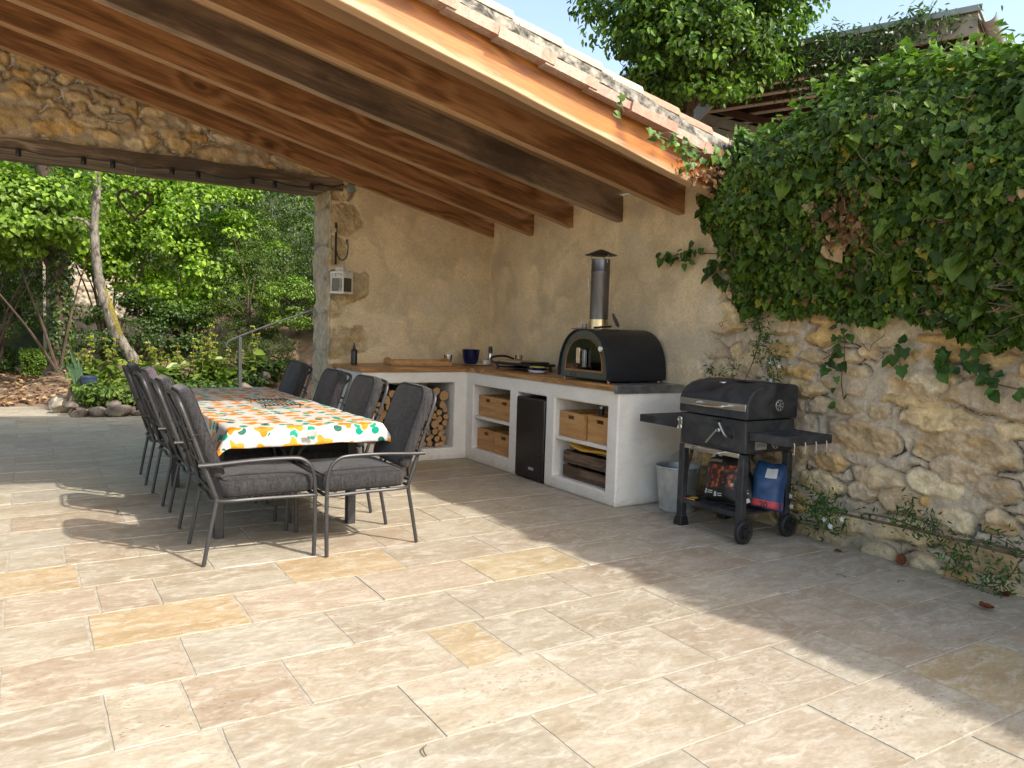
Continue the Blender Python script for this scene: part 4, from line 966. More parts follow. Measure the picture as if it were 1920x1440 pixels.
# ------------------------------------------------------------------ pizza oven
def oven():
    x0, x1 = 3.70, 4.275; y0, y1 = 4.545, 5.185; yc = (y0 + y1) / 2; zb, h = 0.925, 0.385; hw = (y1 - y0) / 2
    org = (3.98, yc, Z); t = thing('pizza_oven', 'black barrel-shaped pizza oven with a glass arch door and steel flue', 'pizza oven', org)
    def arch(hw_, h_, n=36, z=zb, p=2.35):
        # flat foot, near-vertical flanks that round over into the crown
        pts = []
        for k in range(n + 1):
            a = PI * k / n; c, s = math.cos(a), math.sin(a)
            pts.append((yc + hw_ * math.copysign(abs(c) ** (2 / p), c), z + h_ * abs(s) ** (2 / p)))
        return pts
    mb = MB(); mb.prism(arch(hw, h), 'x', x0 + .012, x1); mb.build('shell', M['oven'], t, org, smooth=True, angle=50)
    # front ring and face: the face is set back in the shell
    o_ = arch(hw - .012, h - .012, z=zb + .001); i_ = arch(hw - .075, h - .125, z=zb + .048)
    mb = MB(); n = len(o_)
    V = [(x0, y, z) for y, z in o_] + [(x0 + .004, y, z) for y, z in i_] + [(x0 + .0115, y, z) for y, z in o_] + [(x0 + .0115, y, z) for y, z in i_]
    F = []
    for k in range(n - 1): F += [(k, k + 1, n + k + 1, n + k), (2 * n + k, 3 * n + k, 3 * n + k + 1, 2 * n + k + 1), (k, 2 * n + k, 2 * n + k + 1, k + 1), (n + k, n + k + 1, 3 * n + k + 1, 3 * n + k)]
    F += [(0, n, 2 * n - 1, n - 1), (2 * n, 3 * n - 1, 4 * n - 1, 3 * n), (n, 3 * n, 4 * n - 1, 2 * n - 1), (0, n - 1, 3 * n - 1, 2 * n)]
    mb.add(V, F); fc = mb.build('front_face', M['ovenface'], t, org, smooth=True, angle=30)
    # hood: rim of the shell projecting over the face
    V = []; F = []
    a1, a2 = arch(hw, h), arch(hw - .010, h - .010)
    V = [(x0 - .018, y, z) for y, z in a1] + [(x0 - .018, y, z) for y, z in a2] + [(x0 + .0118, y, z) for y, z in a1] + [(x0 - .001, y, z) for y, z in a2]
    for k in range(n - 1): F += [(k, k + 1, n + k + 1, n + k), (k, 2 * n + k, 2 * n + k + 1, k + 1), (n + k, n + k + 1, 3 * n + k + 1, 3 * n + k)]
    mb = MB(); mb.add(V, F); mb.build('hood_rim', M['oven'], t, org, smooth=True, angle=40)
    # door with smoked glass
    g1 = arch(hw - .076, h - .126, z=zb + .049); g2 = arch(hw - .090, h - .142, z=zb + .064)
    V = [(x0 - .004, y, z) for y, z in g1] + [(x0 - .004, y, z) for y, z in g2] + [(x0 + .008, y, z) for y, z in g1] + [(x0 + .008, y, z) for y, z in g2]; F = []
    for k in range(n - 1): F += [(k, k + 1, n + k + 1, n + k), (k, 2 * n + k, 2 * n + k + 1, k + 1), (n + k, n + k + 1, 3 * n + k + 1, 3 * n + k)]
    F += [(0, n, 2 * n - 1, n - 1), (n, 3 * n, 4 * n - 1, 2 * n - 1)]
    mb = MB(); mb.add(V, F); door = mb.build('door', M['copper'], t, org, smooth=True, angle=30)
    mb = MB(); mb.prism(g2, 'x', x0 + .0005, x0 + .003); mb.build('glass_pane', M['ovenglass'], door, org)
    mb = MB(); mb.box(x0 - .052, x0 - .036, yc - .005, yc + .033, zb + .115, zb + .235); mb.build('handle', M['pale'], door, org, bevel=.006)
    mb = MB(); mb.box(x0 - .03, x0 - .005, yc - .050, yc - .018, zb + .085, zb + .22)
    mb.box(x0 - .036, x0 - .0005, yc + .008, yc + .020, zb + .125, zb + .14); mb.box(x0 - .036, x0 - .0005, yc + .008, yc + .020, zb + .21, zb + .225); mb.build('handle_bracket', M['steeld'], door, org, bevel=.003)
    mb = MB()
    for y in (yc + .115, yc + .07, yc - .045, yc - .10): mb.lathe([(.007, 0), (.007, .004)], n=10, M=Matrix.Translation((x0 - .001, y, zb + .088)) @ Matrix.Rotation(R(-90), 4, 'Y'))
    mb.build('air_holes', M['plastic'], door, org)
    mb = MB(); mb.lathe([(.026, 0), (.026, .012), (.022, .016)], n=20, M=Matrix.Translation((x0 - .0005, 4.645, zb + .235)) @ Matrix.Rotation(R(-90), 4, 'Y')); gg = mb.build('thermometer', M['steel'], t, org, smooth=True)
    mb = MB(); mb.lathe([(.019, 0), (.019, .002)], n=20, M=Matrix.Translation((x0 - .0168, 4.645, zb + .235)) @ Matrix.Rotation(R(-90), 4, 'Y')); mb.build('dial', M['white'], gg, org)
    mb = MB(); mb.box(x0 - .002, x0 - .0004, yc + .095, yc + .165, zb + .014, zb + .034); bd = mb.build('name_plate', M['plastic'], t, org)
    mb = MB()
    for k in range(4): mb.box(x0 - .0032, x0 - .0021, yc + .104 + k * .014, yc + .112 + k * .014, zb + .019, zb + .029)
    mb.build('lettering', M['steeld'], bd, org)
    for x in (x0 + .03, x1 - .04):
        for y in (y0 + .04, y1 - .04):
            mb = MB(); mb.lathe([(.012, Z), (.012, zb + .006)], (x, y, 0), 12); mb.build('foot', M['copper'], t, org)
    mb = MB(); mb.box(x0 + .02, x1 - .02, y0 + .02, y1 - .02, zb - .010, zb - .0005); mb.build('floor_plate', M['blackmetal'], t, org)
    fl = (3.965, 5.03)
    zt = zb + h - .012
    mb = MB(); mb.box(3.78, 4.15, 4.90, 5.16, zt + .006, zt + .013); mb.build('top_plate', M['steeld'], t, org, bevel=.003)
    mb = MB(); mb.lathe([(.092, zt + .0135), (.092, zt + .018), (.080, zt + .020), (.0785, zt + .090)], (fl[0], fl[1], 0), 36); mb.build('flue_collar', M['brass'], t, org, smooth=True)
    mb = MB(); mb.lathe([(.076, zt + .0905), (.076, 1.76), (.0785, 1.765), (.0785, 1.775), (.0755, 1.78), (.0755, 1.875), (.070, 1.875), (.070, 1.6)], (fl[0], fl[1], 0), 36, capt=False); fp = mb.build('flue_pipe', M['pipe'], t, org, smooth=True)
    mb = MB(); mb.lathe([(.128, 1.905), (.130, 1.908), (.02, 1.952), (.0, 1.955)], (fl[0], fl[1], 0), 32, capt=False)
    mb.build('flue_cap', M['blackmetal'], t, org, smooth=True)
    for k in range(3):
        a = 2 * PI * k / 3 + .6; c, s = math.cos(a), math.sin(a)
        mb = MB(); mb.tube([(fl[0] + .0765 * c, fl[1] + .0765 * s, 1.845), (fl[0] + .082 * c, fl[1] + .082 * s, 1.90), (fl[0] + .10 * c, fl[1] + .10 * s, 1.912)], .005, 6); mb.build('cap_strut', M['steeld'], t, org)
    mb = MB(); mb.tube([(fl[0] - .03, fl[1] + .076, 1.69), (fl[0] - .03, fl[1] + .115, 1.69)], .005, 8); mb.tube([(fl[0] - .03, fl[1] + .112, 1.65), (fl[0] - .03, fl[1] + .112, 1.725)], .005, 8); mb.build('damper_handle', M['steel'], t, org)
    # things kept on and behind the oven
    p = thing('pizza_peel', 'black handled pizza peel leaning against the plaster behind the oven', 'pizza peel', (4.16, 5.40, Z + .30))
    mb = MB(); mb.tube([(4.205, 5.30, 1.22), (4.275, 5.47, 1.70)], [.011, .015], 10); mb.build('handle', M['plastic'], p, (4.16, 5.40, Z + .30), smooth=True)
    mb = MB(); mb.box(-.11, .11, -.002, .002, -.32, .0, M=Matrix.Translation((4.205, 5.30, 1.22)) @ Matrix.Rotation(R(-18), 4, 'X') @ Matrix.Rotation(R(80), 4, 'Z')); mb.build('blade', M['steel'], p, (4.16, 5.40, Z + .30))
    mb = MB(); mb.box(-.14, .14, -.009, .009, 0, .42); o = mb.build('chopping_board', M['tan'], bevel=.006); o.location = (4.262, 5.61, Z); o.rotation_euler = (0, R(3), R(90)); tag(o, 'brown wooden board standing against the wall left of the oven', 'chopping board')
    f = MB(); f.box(-.02, .02, -.004, .004, 0, .05)
    for s in (-1, 1): f.prism([(s * .020, .0505), (s * .004, .0505), (s * .012, .112)], 'y', -.004, .004)
    o = f.build('wooden_fork', M['pale'], bevel=.002); o.location = (3.80, 5.085, zb + h - .055); o.rotation_euler = (R(18), R(8), R(78)); tag(o, 'pale two-pronged wooden fork on the left shoulder of the oven', 'fork')
    tp = thing('turning_peel', 'small round metal turning peel lying beside the flue on the oven', 'turning peel', (4.00, 4.90, zt + .02))
    Mx = Matrix.Translation((4.02, 4.885, zt + .085)) @ Matrix.Rotation(R(62), 4, 'Y') @ Matrix.Rotation(R(15), 4, 'X')
    mb = MB(); mb.lathe([(.052, 0), (.055, .002), (.055, .005), (.05, .006)], n=28, M=Mx @ Matrix.Diagonal((1.15, .8, 1, 1))); mb.build('disc', M['steeld'], tp, (4.00, 4.90, zt + .02), smooth=True)
    mb = MB(); mb.tube([(3.99, 4.895, zt + .035), (3.84, 4.93, zt + .022)], .008, 8); mb.build('handle', M['plastic'], tp, (4.00, 4.90, zt + .02))
    mb = MB(); mb.lathe([(.035, 0), (.045, .03), (.042, .03), (.032, .004)], n=20); o = mb.build('metal_dish', M['steeld'], smooth=True); o.location = (3.90, 5.135, zt + .014); o.rotation_euler = (0, 0, 0); o.scale = (.55, .55, 1.3); tag(o, 'little steel dish tucked left of the flue on the oven', 'dish')
oven()
# ------------------------------------------------------------------ charcoal barbecue
def barbecue():
    org = (3.96, 3.535, 0); t = thing('barbecue', 'black charcoal barbecue trolley with closed lid and folding side shelves', 'barbecue', org)
    x0, x1, y0, y1 = 3.745, 4.205, 3.255, 3.825
    G = M['grill']
    def part(mb, name, mat=G, parent=None, **k): return mb.build(name, mat, parent or t, org, **k)
    # legs: flat angle section
    for (lx, ly, zb) in ((x0 - .002, y1 - .004, .055), (x0 - .002, y0 + .004, .062), (x1 - .045, y0 + .004, .062), (x1 - .045, y1 - .004, .055)):
        sy = -1 if ly > 3.5 else 1
        mb = MB(); mb.box(lx, lx + .047, min(ly, ly + sy * .05), max(ly, ly + sy * .05), zb, .555); lg = part(mb, 'leg', bevel=.005)
        if ly > 3.5:
            mb = MB(); cy = ly + sy * .025; cx = lx + .0235
            V = [(cx + a * .030, cy + b * .030, .06) for a, b in ((-1, -1), (1, -1), (1, 1), (-1, 1))] + [(cx + a * .038, cy + b * .038, .0) for a, b in ((-1, -1), (1, -1), (1, 1), (-1, 1))]
            mb.add(V, [(0, 1, 2, 3), (4, 7, 6, 5)] + [(k, k + 4, (k + 1) % 4 + 4, (k + 1) % 4) for k in range(4)]); part(mb, 'foot', M['plastic'], lg, bevel=.003)
    for lx in (x0 + .008, x1 - .035):
        mb = MB(); Mx = Matrix.Translation((lx + .012, y0 - .004, .075)) @ Matrix.Rotation(R(90), 4, 'X')
        mb.lathe([(.030, -.012), (.062, -.016), (.072, -.010), (.0755, 0), (.072, .012), (.062, .018), (.050, .012), (.030, .012)], n=36, M=Mx)
        wh = part(mb, 'wheel', M['rubber'], smooth=True, angle=30)
        mb = MB(); mb.lathe([(.028, .0121), (.026, .022), (.012, .024), (.0, .024)], n=20, M=Mx, capt=False)
        for k in range(6):
            a = 2 * PI * k / 6; mb.box(.030, .050, -.006, .006, .0125, .017, M=Mx @ Matrix.Rotation(a, 4, 'Z'))
        part(mb, 'hub', M['plastic'], wh)
        # tread
        mb = MB()
        for k in range(30):
            a = 2 * PI * k / 30; mb.box(.0735, .0768, -.0035, .0035, -.009, .009, M=Mx @ Matrix.Rotation(a, 4, 'Z'))
        part(mb, 'tread', M['rubber'], wh)
    mb = MB(); mb.tube([(x0 + .02, y0 + .022, .075), (x1 - .023, y0 + .022, .075)], .005, 8); part(mb, 'axle', M['steeld'])
    # bottom shelf: frame and slats
    mb = MB()
    mb.box(x0 + .004, x0 + .022, y0 + .056, y1 - .056, .155, .188); mb.box(x1 - .022, x1 - .004, y0 + .056, y1 - .056, .155, .188)
    for k in range(7):
        y = y0 + .060 + k * .071; mb.box(x0 + .0225, x1 - .0225, y, y + .052, .160, .172)
    part(mb, 'bottom_shelf', bevel=.003)
    # fire box
    mb = MB(); mb.prism([(x0 + .012, .563), (x1 - .012, .563), (x1 - .003, .768), (x0 + .001, .768)], 'y', y0 + .006, y1 - .006); fb = part(mb, 'fire_box', bevel=.006)
    mb = MB(); mb.box(x0 + .0035, x0 + .0085, y0 + .10, y0 + .40, .585, .748); part(mb, 'charcoal_door', G, fb, bevel=.008)
    mb = MB(); mb.box(x0 - .003, x0 + .012, y0 + .045, y1 - .055, .533, .5615); dr = part(mb, 'ash_drawer', M['steel'], bevel=.002)
    def hdl(ya, yb, x, z, par, rad=.007):
        mb = MB(); mb.tube(spline([(x, ya, z + .006), (x - .035, ya, z + .004), (x - .05, ya + .02, z), (x - .056, (ya + yb) / 2, z - .004), (x - .05, yb - .02, z), (x - .035, yb, z + .004), (x, yb, z + .006)], 6), rad, 10)
        part(mb, 'handle', M['steel'], par, smooth=True)
    hdl(3.42, 3.66, x0 - .002, .548, dr, .0065)
    # crank for the charcoal pan and the door lever
    mb = MB(); mb.lathe([(.014, 0), (.014, .012), (.008, .014), (.008, .03)], n=16, M=Matrix.Translation((x0 + .004, 3.475, .688)) @ Matrix.Rotation(R(-90), 4, 'Y'))
    mb.tube([(x0 - .026, 3.475, .688), (x0 - .030, 3.555, .600)], .006, 8); part(mb, 'door_latch', M['steel'], fb, smooth=True)
    mb = MB(); mb.tube([(x0 - .004, 3.46, .752), (x0 - .045, 3.46, .752), (x0 - .052, 3.43, .742)], .007, 8); cr = part(mb, 'crank', M['plastic'], None, smooth=True)
    mb = MB(); mb.tube(spline([(x0 - .052, 3.43, .742), (x0 - .056, 3.39, .690), (x0 - .056, 3.365, .668), (x0 - .056, 3.34, .666)], 5), .0065, 8); part(mb, 'crank_arm', M['steel'], cr, smooth=True)
    mb = MB(); mb.lathe([(.011, 0), (.011, .03)], n=12, M=Matrix.Translation((x0 - .056, 3.345, .667)) @ Matrix.Rotation(R(90), 4, 'X')); part(mb, 'crank_knob', M['plastic'], cr)
    # bottle opener at the corner
    mb = MB(); mb.box(x0 - .008, x0 - .0045, 3.80, 3.835, .655, .735); bo = part(mb, 'opener_plate', M['steel'], bevel=.003)
    mb = MB()
    for z in (.668, .722): mb.tube([(x0 - .012, 3.817 + .016 * math.cos(a), z + .016 * math.sin(a)) for a in [2 * PI * k / 14 for k in range(14)]], .004, 6, closed=True)
    part(mb, 'opener_ring', M['steel'], bo, smooth=True)
    # lid: curved profile
    pr = [(x0 - .004, .776), (x0 - .004, .872), (x0 + .010, .905), (x0 + .045, .945), (x0 + .10, .973), (x0 + .18, .990), (x0 + .28, .998), (x0 + .36, .998), (x0 + .44, .990), (x1 + .004, .978), (x1 + .004, .776)]
    mb = MB(); mb.prism(pr, 'y', y0 - .008, y1 + .008); lid = part(mb, 'lid', smooth=True, angle=28)
    bv = lid.modifiers.new('edge', 'BEVEL'); bv.width = .007; bv.segments = 2; bv.limit_method = 'ANGLE'; bv.angle_limit = R(50)
    mb = MB(); mb.box(x0 - .012, x0 - .0045, y0 + .002, y1 - .002, .828, .872); part(mb, 'trim_strip', M['steel'], lid, bevel=.002)
    hdl(3.40, 3.66, x0 - .012, .846, lid, .008)
    mb = MB(); mb.lathe([(.026, 0), (.028, .006), (.026, .012), (.010, .014)], (3.90, 3.60, .974), 20); part(mb, 'lid_thermometer', M['steel'], lid, smooth=True)
    mb = MB(); mb.box(3.93, 4.08, 3.42, 3.55, .9985, .9992); part(mb, 'rust_patch', M['rust'], lid)
    def vent(y, z, x, par, rad=.036):
        Mx = Matrix.Translation((x, y, z)) @ Matrix.Rotation(R(90), 4, 'X')
        mb = MB(); mb.lathe([(rad, 0), (rad, .003), (rad * .97, .004)], n=28, M=Mx); v = part(mb, 'vent_disc', M['zinc'], par, smooth=True)
        mb = MB()
        for k in range(7):
            a = 2 * PI * k / 7; mb.prism([(rad * .28, -rad * .06), (rad * .82, -rad * .24), (rad * .82, rad * .24), (rad * .28, rad * .06)], 'z', .0042, .0052, M=Mx @ Matrix.Rotation(a, 4, 'Z'))
        part(mb, 'vent_slots', M['plastic'], v)
    vent(y0 - .0085, .862, 4.03, lid); vent(y0 + .0055, .62, 4.03, fb)
    mb = MB(); mb.box(3.84, 3.94, y0 - .001, y0 + .0055, .585, .637); lp = part(mb, 'maker_plate', M['zinc'], fb)
    mb = MB()
    for k in range(5): mb.box(3.850 + k * .017, 3.862 + k * .017, y0 - .002, y0 - .0012, .603, .622)
    part(mb, 'lettering', M['steeld'], lp)
    # side shelves: slats in a folded frame
    def shelf(ya, yb, hooks):
        sgn = 1 if yb > ya else -1
        mb = MB(); xa, xb = 3.765, 4.185; z0, z1 = .652, .705
        lo_, hi_ = min(ya, yb), max(ya, yb)
        mb.box(xa, xa + .012, lo_, hi_, z0, z1); mb.box(xb - .012, xb, lo_, hi_, z0, z1)
        e = yb - sgn * .012; mb.box(xa + .0125, xb - .0125, min(e, yb), max(e, yb), z0, z1)
        n = 5
        for k in range(n):
            s_ = (xb - xa - .03) / n; a = xa + .015 + k * s_; mb.box(a, a + s_ - .012, lo_ + .003, hi_ - .0125, z1 - .014, z1 - .002)
        o = part(mb, 'side_shelf', bevel=.003)
        if hooks:
            for k in range(4):
                x = xa + .06 + k * .10
                mb = MB(); y = yb - .004; mb.tube(spline([(x, y, .672), (x, y - .004, .655), (x, y - .004, .62), (x, y - .004, .604), (x - .012, y - .012, .596), (x - .026, y - .016, .606), (x - .028, y - .017, .616)], 4), .0035, 8); part(mb, 'hook', M['steel'], o, smooth=True)
    shelf(3.244, 2.965, True); shelf(3.836, 4.255, False)
barbecue()

def bags():
    # sack of charcoal: soft box, leaning back
    def sack(name, w_, h, d, n=14, top=.35, seed=0):
        P = np.zeros((2, n, n, 3))
        for s in range(2):
            for i in range(n):
                for j in range(n):
                    u, v = i / (n - 1), j / (n - 1)
                    th_ = d / 2 * (min(1, 5 * min(u, 1 - u)) ** .5) * (min(1, 6 * v + .55)) * (1 if v < .7 else max(0.05, 1 - (v - .7) / .3 * (1 - top * .2)) ** .6)
                    b = (fbm(u * 3 + s * 9, v * 4, seed, seed, 4) - .5) * .055
                    tp_ = 1 - top * .55 * max(0, (v - .62) / .38) ** 1.5 + .05 * math.sin(7 * v + seed); P[s, i, j] = ((-1 if s == 0 else 1) * (th_ + b * min(1, 4 * min(u, 1 - u))), (-w_ / 2 + w_ * u) * tp_, h * v * (1 - .02 * math.cos(9 * u + seed) * v))
        return P
    def mk(name, label, cat, loc, rot, w_, h, d, mat, sidemat, seed):
        t = thing(name, label, cat, loc); t.rotation_euler = rot
        P = sack(name, w_, h, d, seed=seed); n = P.shape[1]
        mb = MB()
        idx = lambda s, i, j: s * n * n + i * n + j
        V = P.reshape(-1, 3); F = []; mi = []
        for s in range(2):
            for i in range(n - 1):
                for j in range(n - 1):
                    q = (idx(s, i, j), idx(s, i + 1, j), idx(s, i + 1, j + 1), idx(s, i, j + 1)); F.append(q if s else q[::-1])
        mb.add(V, F, 0)
        for i in range(n - 1): mb.f += [(idx(0, i, 0), idx(0, i + 1, 0), idx(1, i + 1, 0), idx(1, i, 0)), (idx(0, i, n - 1), idx(1, i, n - 1), idx(1, i + 1, n - 1), idx(0, i + 1, n - 1))]; mb.mi += [1, 1]
        for j in range(n - 1): mb.f += [(idx(0, 0, j), idx(1, 0, j), idx(1, 0, j + 1), idx(0, 0, j + 1)), (idx(0, n - 1, j), idx(0, n - 1, j + 1), idx(1, n - 1, j + 1), idx(1, n - 1, j))]; mb.mi += [1, 1]
        mb.build('sack', [mat, sidemat], t, smooth=True, angle=50)
        return t, P
    def decal(t, P, u0, u1, v0, v1, name, mat, lift=.0025, k=8):
        n = P.shape[1]; Q = np.zeros((k, k, 3))
        for i in range(k):
            for j in range(k):
                u = (u0 + (u1 - u0) * i / (k - 1)) * (n - 1); v = (v0 + (v1 - v0) * j / (k - 1)) * (n - 1)
                a, b = int(min(u, n - 2)), int(min(v, n - 2)); fu, fv = u - a, v - b
                Q[i, j] = (1 - fu) * (1 - fv) * P[0, a, b] + fu * (1 - fv) * P[0, a + 1, b] + (1 - fu) * fv * P[0, a, b + 1] + fu * fv * P[0, a + 1, b + 1]
        Q[..., 0] -= lift; o = link(name, gridmesh(name, Q[::-1]), mat, t); return o
    t, P = mk('charcoal_bag', 'black bag of charcoal printed with glowing embers on the barbecue shelf', 'charcoal bag', (3.93, 3.585, .175), (R(-7), R(16), R(-6)), .36, .37, .13, M['blackink'], M['bagside'], 3)
    # u runs +Y (image right to left)
    decal(t, P, .10, .93, .24, .66, 'ember_picture', M['ember'])
    decal(t, P, .76, .92, .80, .93, 'pale_label', M['whiteink'], k=4); decal(t, P, .58, .70, .82, .93, 'round_seal', M['whiteink'], k=4)
    decal(t, P, .50, .92, .71, .76, 'red_text_band', M['bagside'], k=4)
    for k, (u, v) in enumerate(((.80, .13), (.50, .09))):
        decal(t, P, u, u + .075, v, v + .085, 'flame_mark', M['whiteink'], k=4)
        for q in range(2): decal(t, P, u - .17, u - .03, v + .045 - q * .035, v + .06 - q * .035, 'small_print', M['whiteink'], k=3)
    t, P = mk('charcoal_bag', 'dark printed charcoal bag squeezed between the ember bag and the blue bag', 'charcoal bag', (3.99, 3.425, .175), (R(-24), R(14), R(22)), .17, .36, .10, M['blackink'], M['blackink'], 5)
    for q in range(9): decal(t, P, .22, .22 + .5 * (0.6 + .4 * ((q * 7) % 5) / 5), .20 + q * .055, .215 + q * .055, 'small_print', M['whiteink'], k=4)
    decal(t, P, .25, .70, .05, .12, 'barcode_label', M['whiteink'], k=4)
    decal(t, P, .35, .8, .74, .86, 'vegetable_picture', M['ember'], k=4)
    t, P = mk('charcoal_bag', 'blue charcoal sack with a red band reading 20 and a gathered top', 'charcoal bag', (4.06, 3.335, .175), (R(4), R(6), R(30)), .21, .30, .15, M['bluebag'], M['bluebag'], 8)
    decal(t, P, .02, .98, .05, .21, 'red_band', M['redprint'], .003, 10)
    decal(t, P, .25, .6, .70, .90, 'white_panel', M['whiteink'], .003, 6)
    c = bpy.data.curves.new('number', 'FONT'); c.body = '20'; c.size = .055; c.extrude = .0006; c.align_x = 'CENTER'; c.materials.append(M['blackink'])
    tmp = bpy.data.objects.new('printed_number', c); me = bpy.data.meshes.new_from_object(tmp); bpy.data.objects.remove(tmp); o = bpy.data.objects.new('printed_number', me); COL.objects.link(o); o.parent = t; o.location = (-.088, .005, .018); o.rotation_euler = (R(90), 0, R(-90))
    # firelighter packet
    t = thing('firelighter_packet', 'small dark packet with a yellow flash on the barbecue shelf', 'packet', (3.80, 3.745, .1735), R(12))
    mb = MB(); mb.box(-.035, .035, -.055, .055, 0, .022); p = mb.build('packet', M['blackink'], t, bevel=.004)
    mb = MB(); mb.box(-.0365, -.0352, -.052, .012, .004, .019); mb.box(-.03, .02, -.05, .0, .0222, .0228); mb.build('yellow_flash', M['yellow'], p)
    mb = MB(); mb.box(-.0365, -.0352, .018, .05, .004, .019); mb.build('red_flash', M['redprint'], p)
    # ash bucket
    b = thing('zinc_bucket', 'galvanised zinc bucket on the paving between counter and barbecue', 'bucket', (4.045, 4.13, 0))
    mb = MB(); mb.lathe([(.128, 0), (.133, .006), (.133, .022), (.127, .026), (.158, .318), (.165, .324), (.162, .331), (.155, .326), (.123, .03), (.0, .028)], n=40, capt=False); mb.build('pail', M['zinc'], b, smooth=True, angle=40)
    mb = MB(); mb.tube(spline([(.02, .17, .30), (.10, .13, .40), (.15, 0, .43), (.10, -.13, .40), (.02, -.17, .30)], 6), .005, 8); mb.build('bail_handle', M['zinc'], b, smooth=True)
    mb = MB(); mb.tube([(3.98, 4.06, .06), (4.12, 4.02, .62)], .014, 10); o = mb.build('wooden_tool_handle', M['crate'], None, (3.98, 4.06, .06), smooth=True); tag(o, 'worn wooden tool handle standing in the zinc bucket', 'tool handle')  # a worn wooden tool handle, the tool itself unknown
bags()

# ------------------------------------------------------------------ dining table, cloth and chairs
TX0, TX1, TY0, TY1, TZ = .955, 1.84, 4.45, 7.13, .690
def table():
    t = thing('dining_table', 'long dark metal garden table under a flowered cloth', 'table', ((TX0 + TX1) / 2, (TY0 + TY1) / 2, 0)); org = tuple(t.location)
    mb = MB(); mb.box(TX0, TX1, TY0, TY1, TZ - .03, TZ); mb.build('tabletop', M['frame'], t, org, bevel=.004)
    mb = MB(); mb.box(TX0 + .03, TX0 + .06, TY0 + .05, TY1 - .05, TZ - .09, TZ - .031); mb.box(TX1 - .06, TX1 - .03, TY0 + .05, TY1 - .05, TZ - .09, TZ - .031)
    mb.box(TX0 + .061, TX1 - .061, TY0 + .05, TY0 + .08, TZ - .09, TZ - .031); mb.box(TX0 + .061, TX1 - .061, TY1 - .08, TY1 - .05, TZ - .09, TZ - .031); mb.build('apron', M['frame'], t, org)
    for x in (.925, 1.745):
        for y in (4.745, 6.33 if x < 1 else 6.36):
            mb = MB(); mb.box(x, x + .055, y, y + .055, 0.002, TZ - .092); mb.build('leg', M['frame'], t, org, bevel=.004)
    # cloth
    wv = .145
    def axis(a, b, n, w0, w1, m=9):
        return np.concatenate([np.linspace(a - w0, a, m)[:-1], np.linspace(a, b, n), np.linspace(b, b + w1, m)[1:]])
    ax = axis(TX0, TX1, 34, .20, .20, 11); ay = axis(TY0, TY1, 80, .125, .15)
    P = np.zeros((len(ax), len(ay), 3)); Q = np.zeros_like(P)
    for i, x in enumerate(ax):
        for j, y in enumerate(ay):
            dx = min(0, x - TX0) + max(0, x - TX1); dy = min(0, y - TY0) + max(0, y - TY1)
            r = math.hypot(dx, dy); bx, by = min(max(x, TX0), TX1), min(max(y, TY0), TY1)
            z = TZ + .006
            if r > 0:
                ux, uy = dx / r, dy / r
                fl = .30 + (.16 * math.sin(x * 9.0 + .7) + .12 * math.sin(x * 21.0)) * abs(uy) + .14 * math.sin(y * 7.3) * abs(ux)
                corner = abs(ux * uy) * 2
                fl = fl + .30 * corner
                ro = min(r, .02) ; rest = r - ro
                hx = ro * .75 + rest * math.sin(fl); dz = ro * .35 + rest * math.cos(fl)
                bx += ux * hx * (1 - .0 * corner); by += uy * hx; z -= dz
            else:
                z += .0012 * math.sin(x * 23 + y * 5) + .0015 * math.sin(y * 11) 
            P[i, j] = (bx, by, z); Q[i, j] = (x, y, 0)
    me = gridmesh('tablecloth', P); a = me.attributes.new('uvw', 'FLOAT_VECTOR', 'POINT'); a.data.foreach_set('vector', Q.reshape(-1, 3).astype(np.float32).ravel())
    o = link('tablecloth', me, [M['cloth'], M['clothback']]); s = o.modifiers.new('thick', 'SOLIDIFY'); s.thickness = .0025; s.offset = -1; s.material_offset = 1; s.material_offset_rim = 0
    tag(o, 'white oilcloth printed with orange flowers and green leaves on the dining table', 'tablecloth')
    # wire trivet
    t = thing('wire_trivet', 'black wire pan stand lying on the middle of the flowered cloth', 'trivet', (1.50, 5.58, TZ + .0085))
    for s in (-1, 1):
        mb = MB(); y = s * .20; mb.tube(spline([(-.13, y, .016), (-.13, y, .020), (.13, y, .020), (.13, y, .016)], 4), .004, 8); mb.tube([(-.12, y, .0), (-.12, y, .018)], .004, 6); mb.tube([(.12, y, .0), (.12, y, .018)], .004, 6); mb.build('rail', M['blackmetal'], t)
    for k in range(9):
        x = -.12 + k * .03; mb = MB(); mb.tube([(x, -.24, .025), (x, .24, .025)], .0035, 6); mb.build('bar', M['blackmetal'], t)
    c = thing('tablecloth_clip', 'small steel clip pinching the near edge of the flowered cloth', 'clip', (1.385, TY0 - .075, TZ - .06))
    mb = MB(); mb.box(-.03, .03, -.012, -.008, .012, .050); mb.build('jaw', M['zinc'], c, bevel=.002)
    mb = MB(); mb.tube([(-.016, -.014, .012), (-.010, -.016, -.018), (.010, -.016, -.018), (.016, -.014, .012)], .0022, 6); mb.build('wire_loop', M['steel'], c)
table()

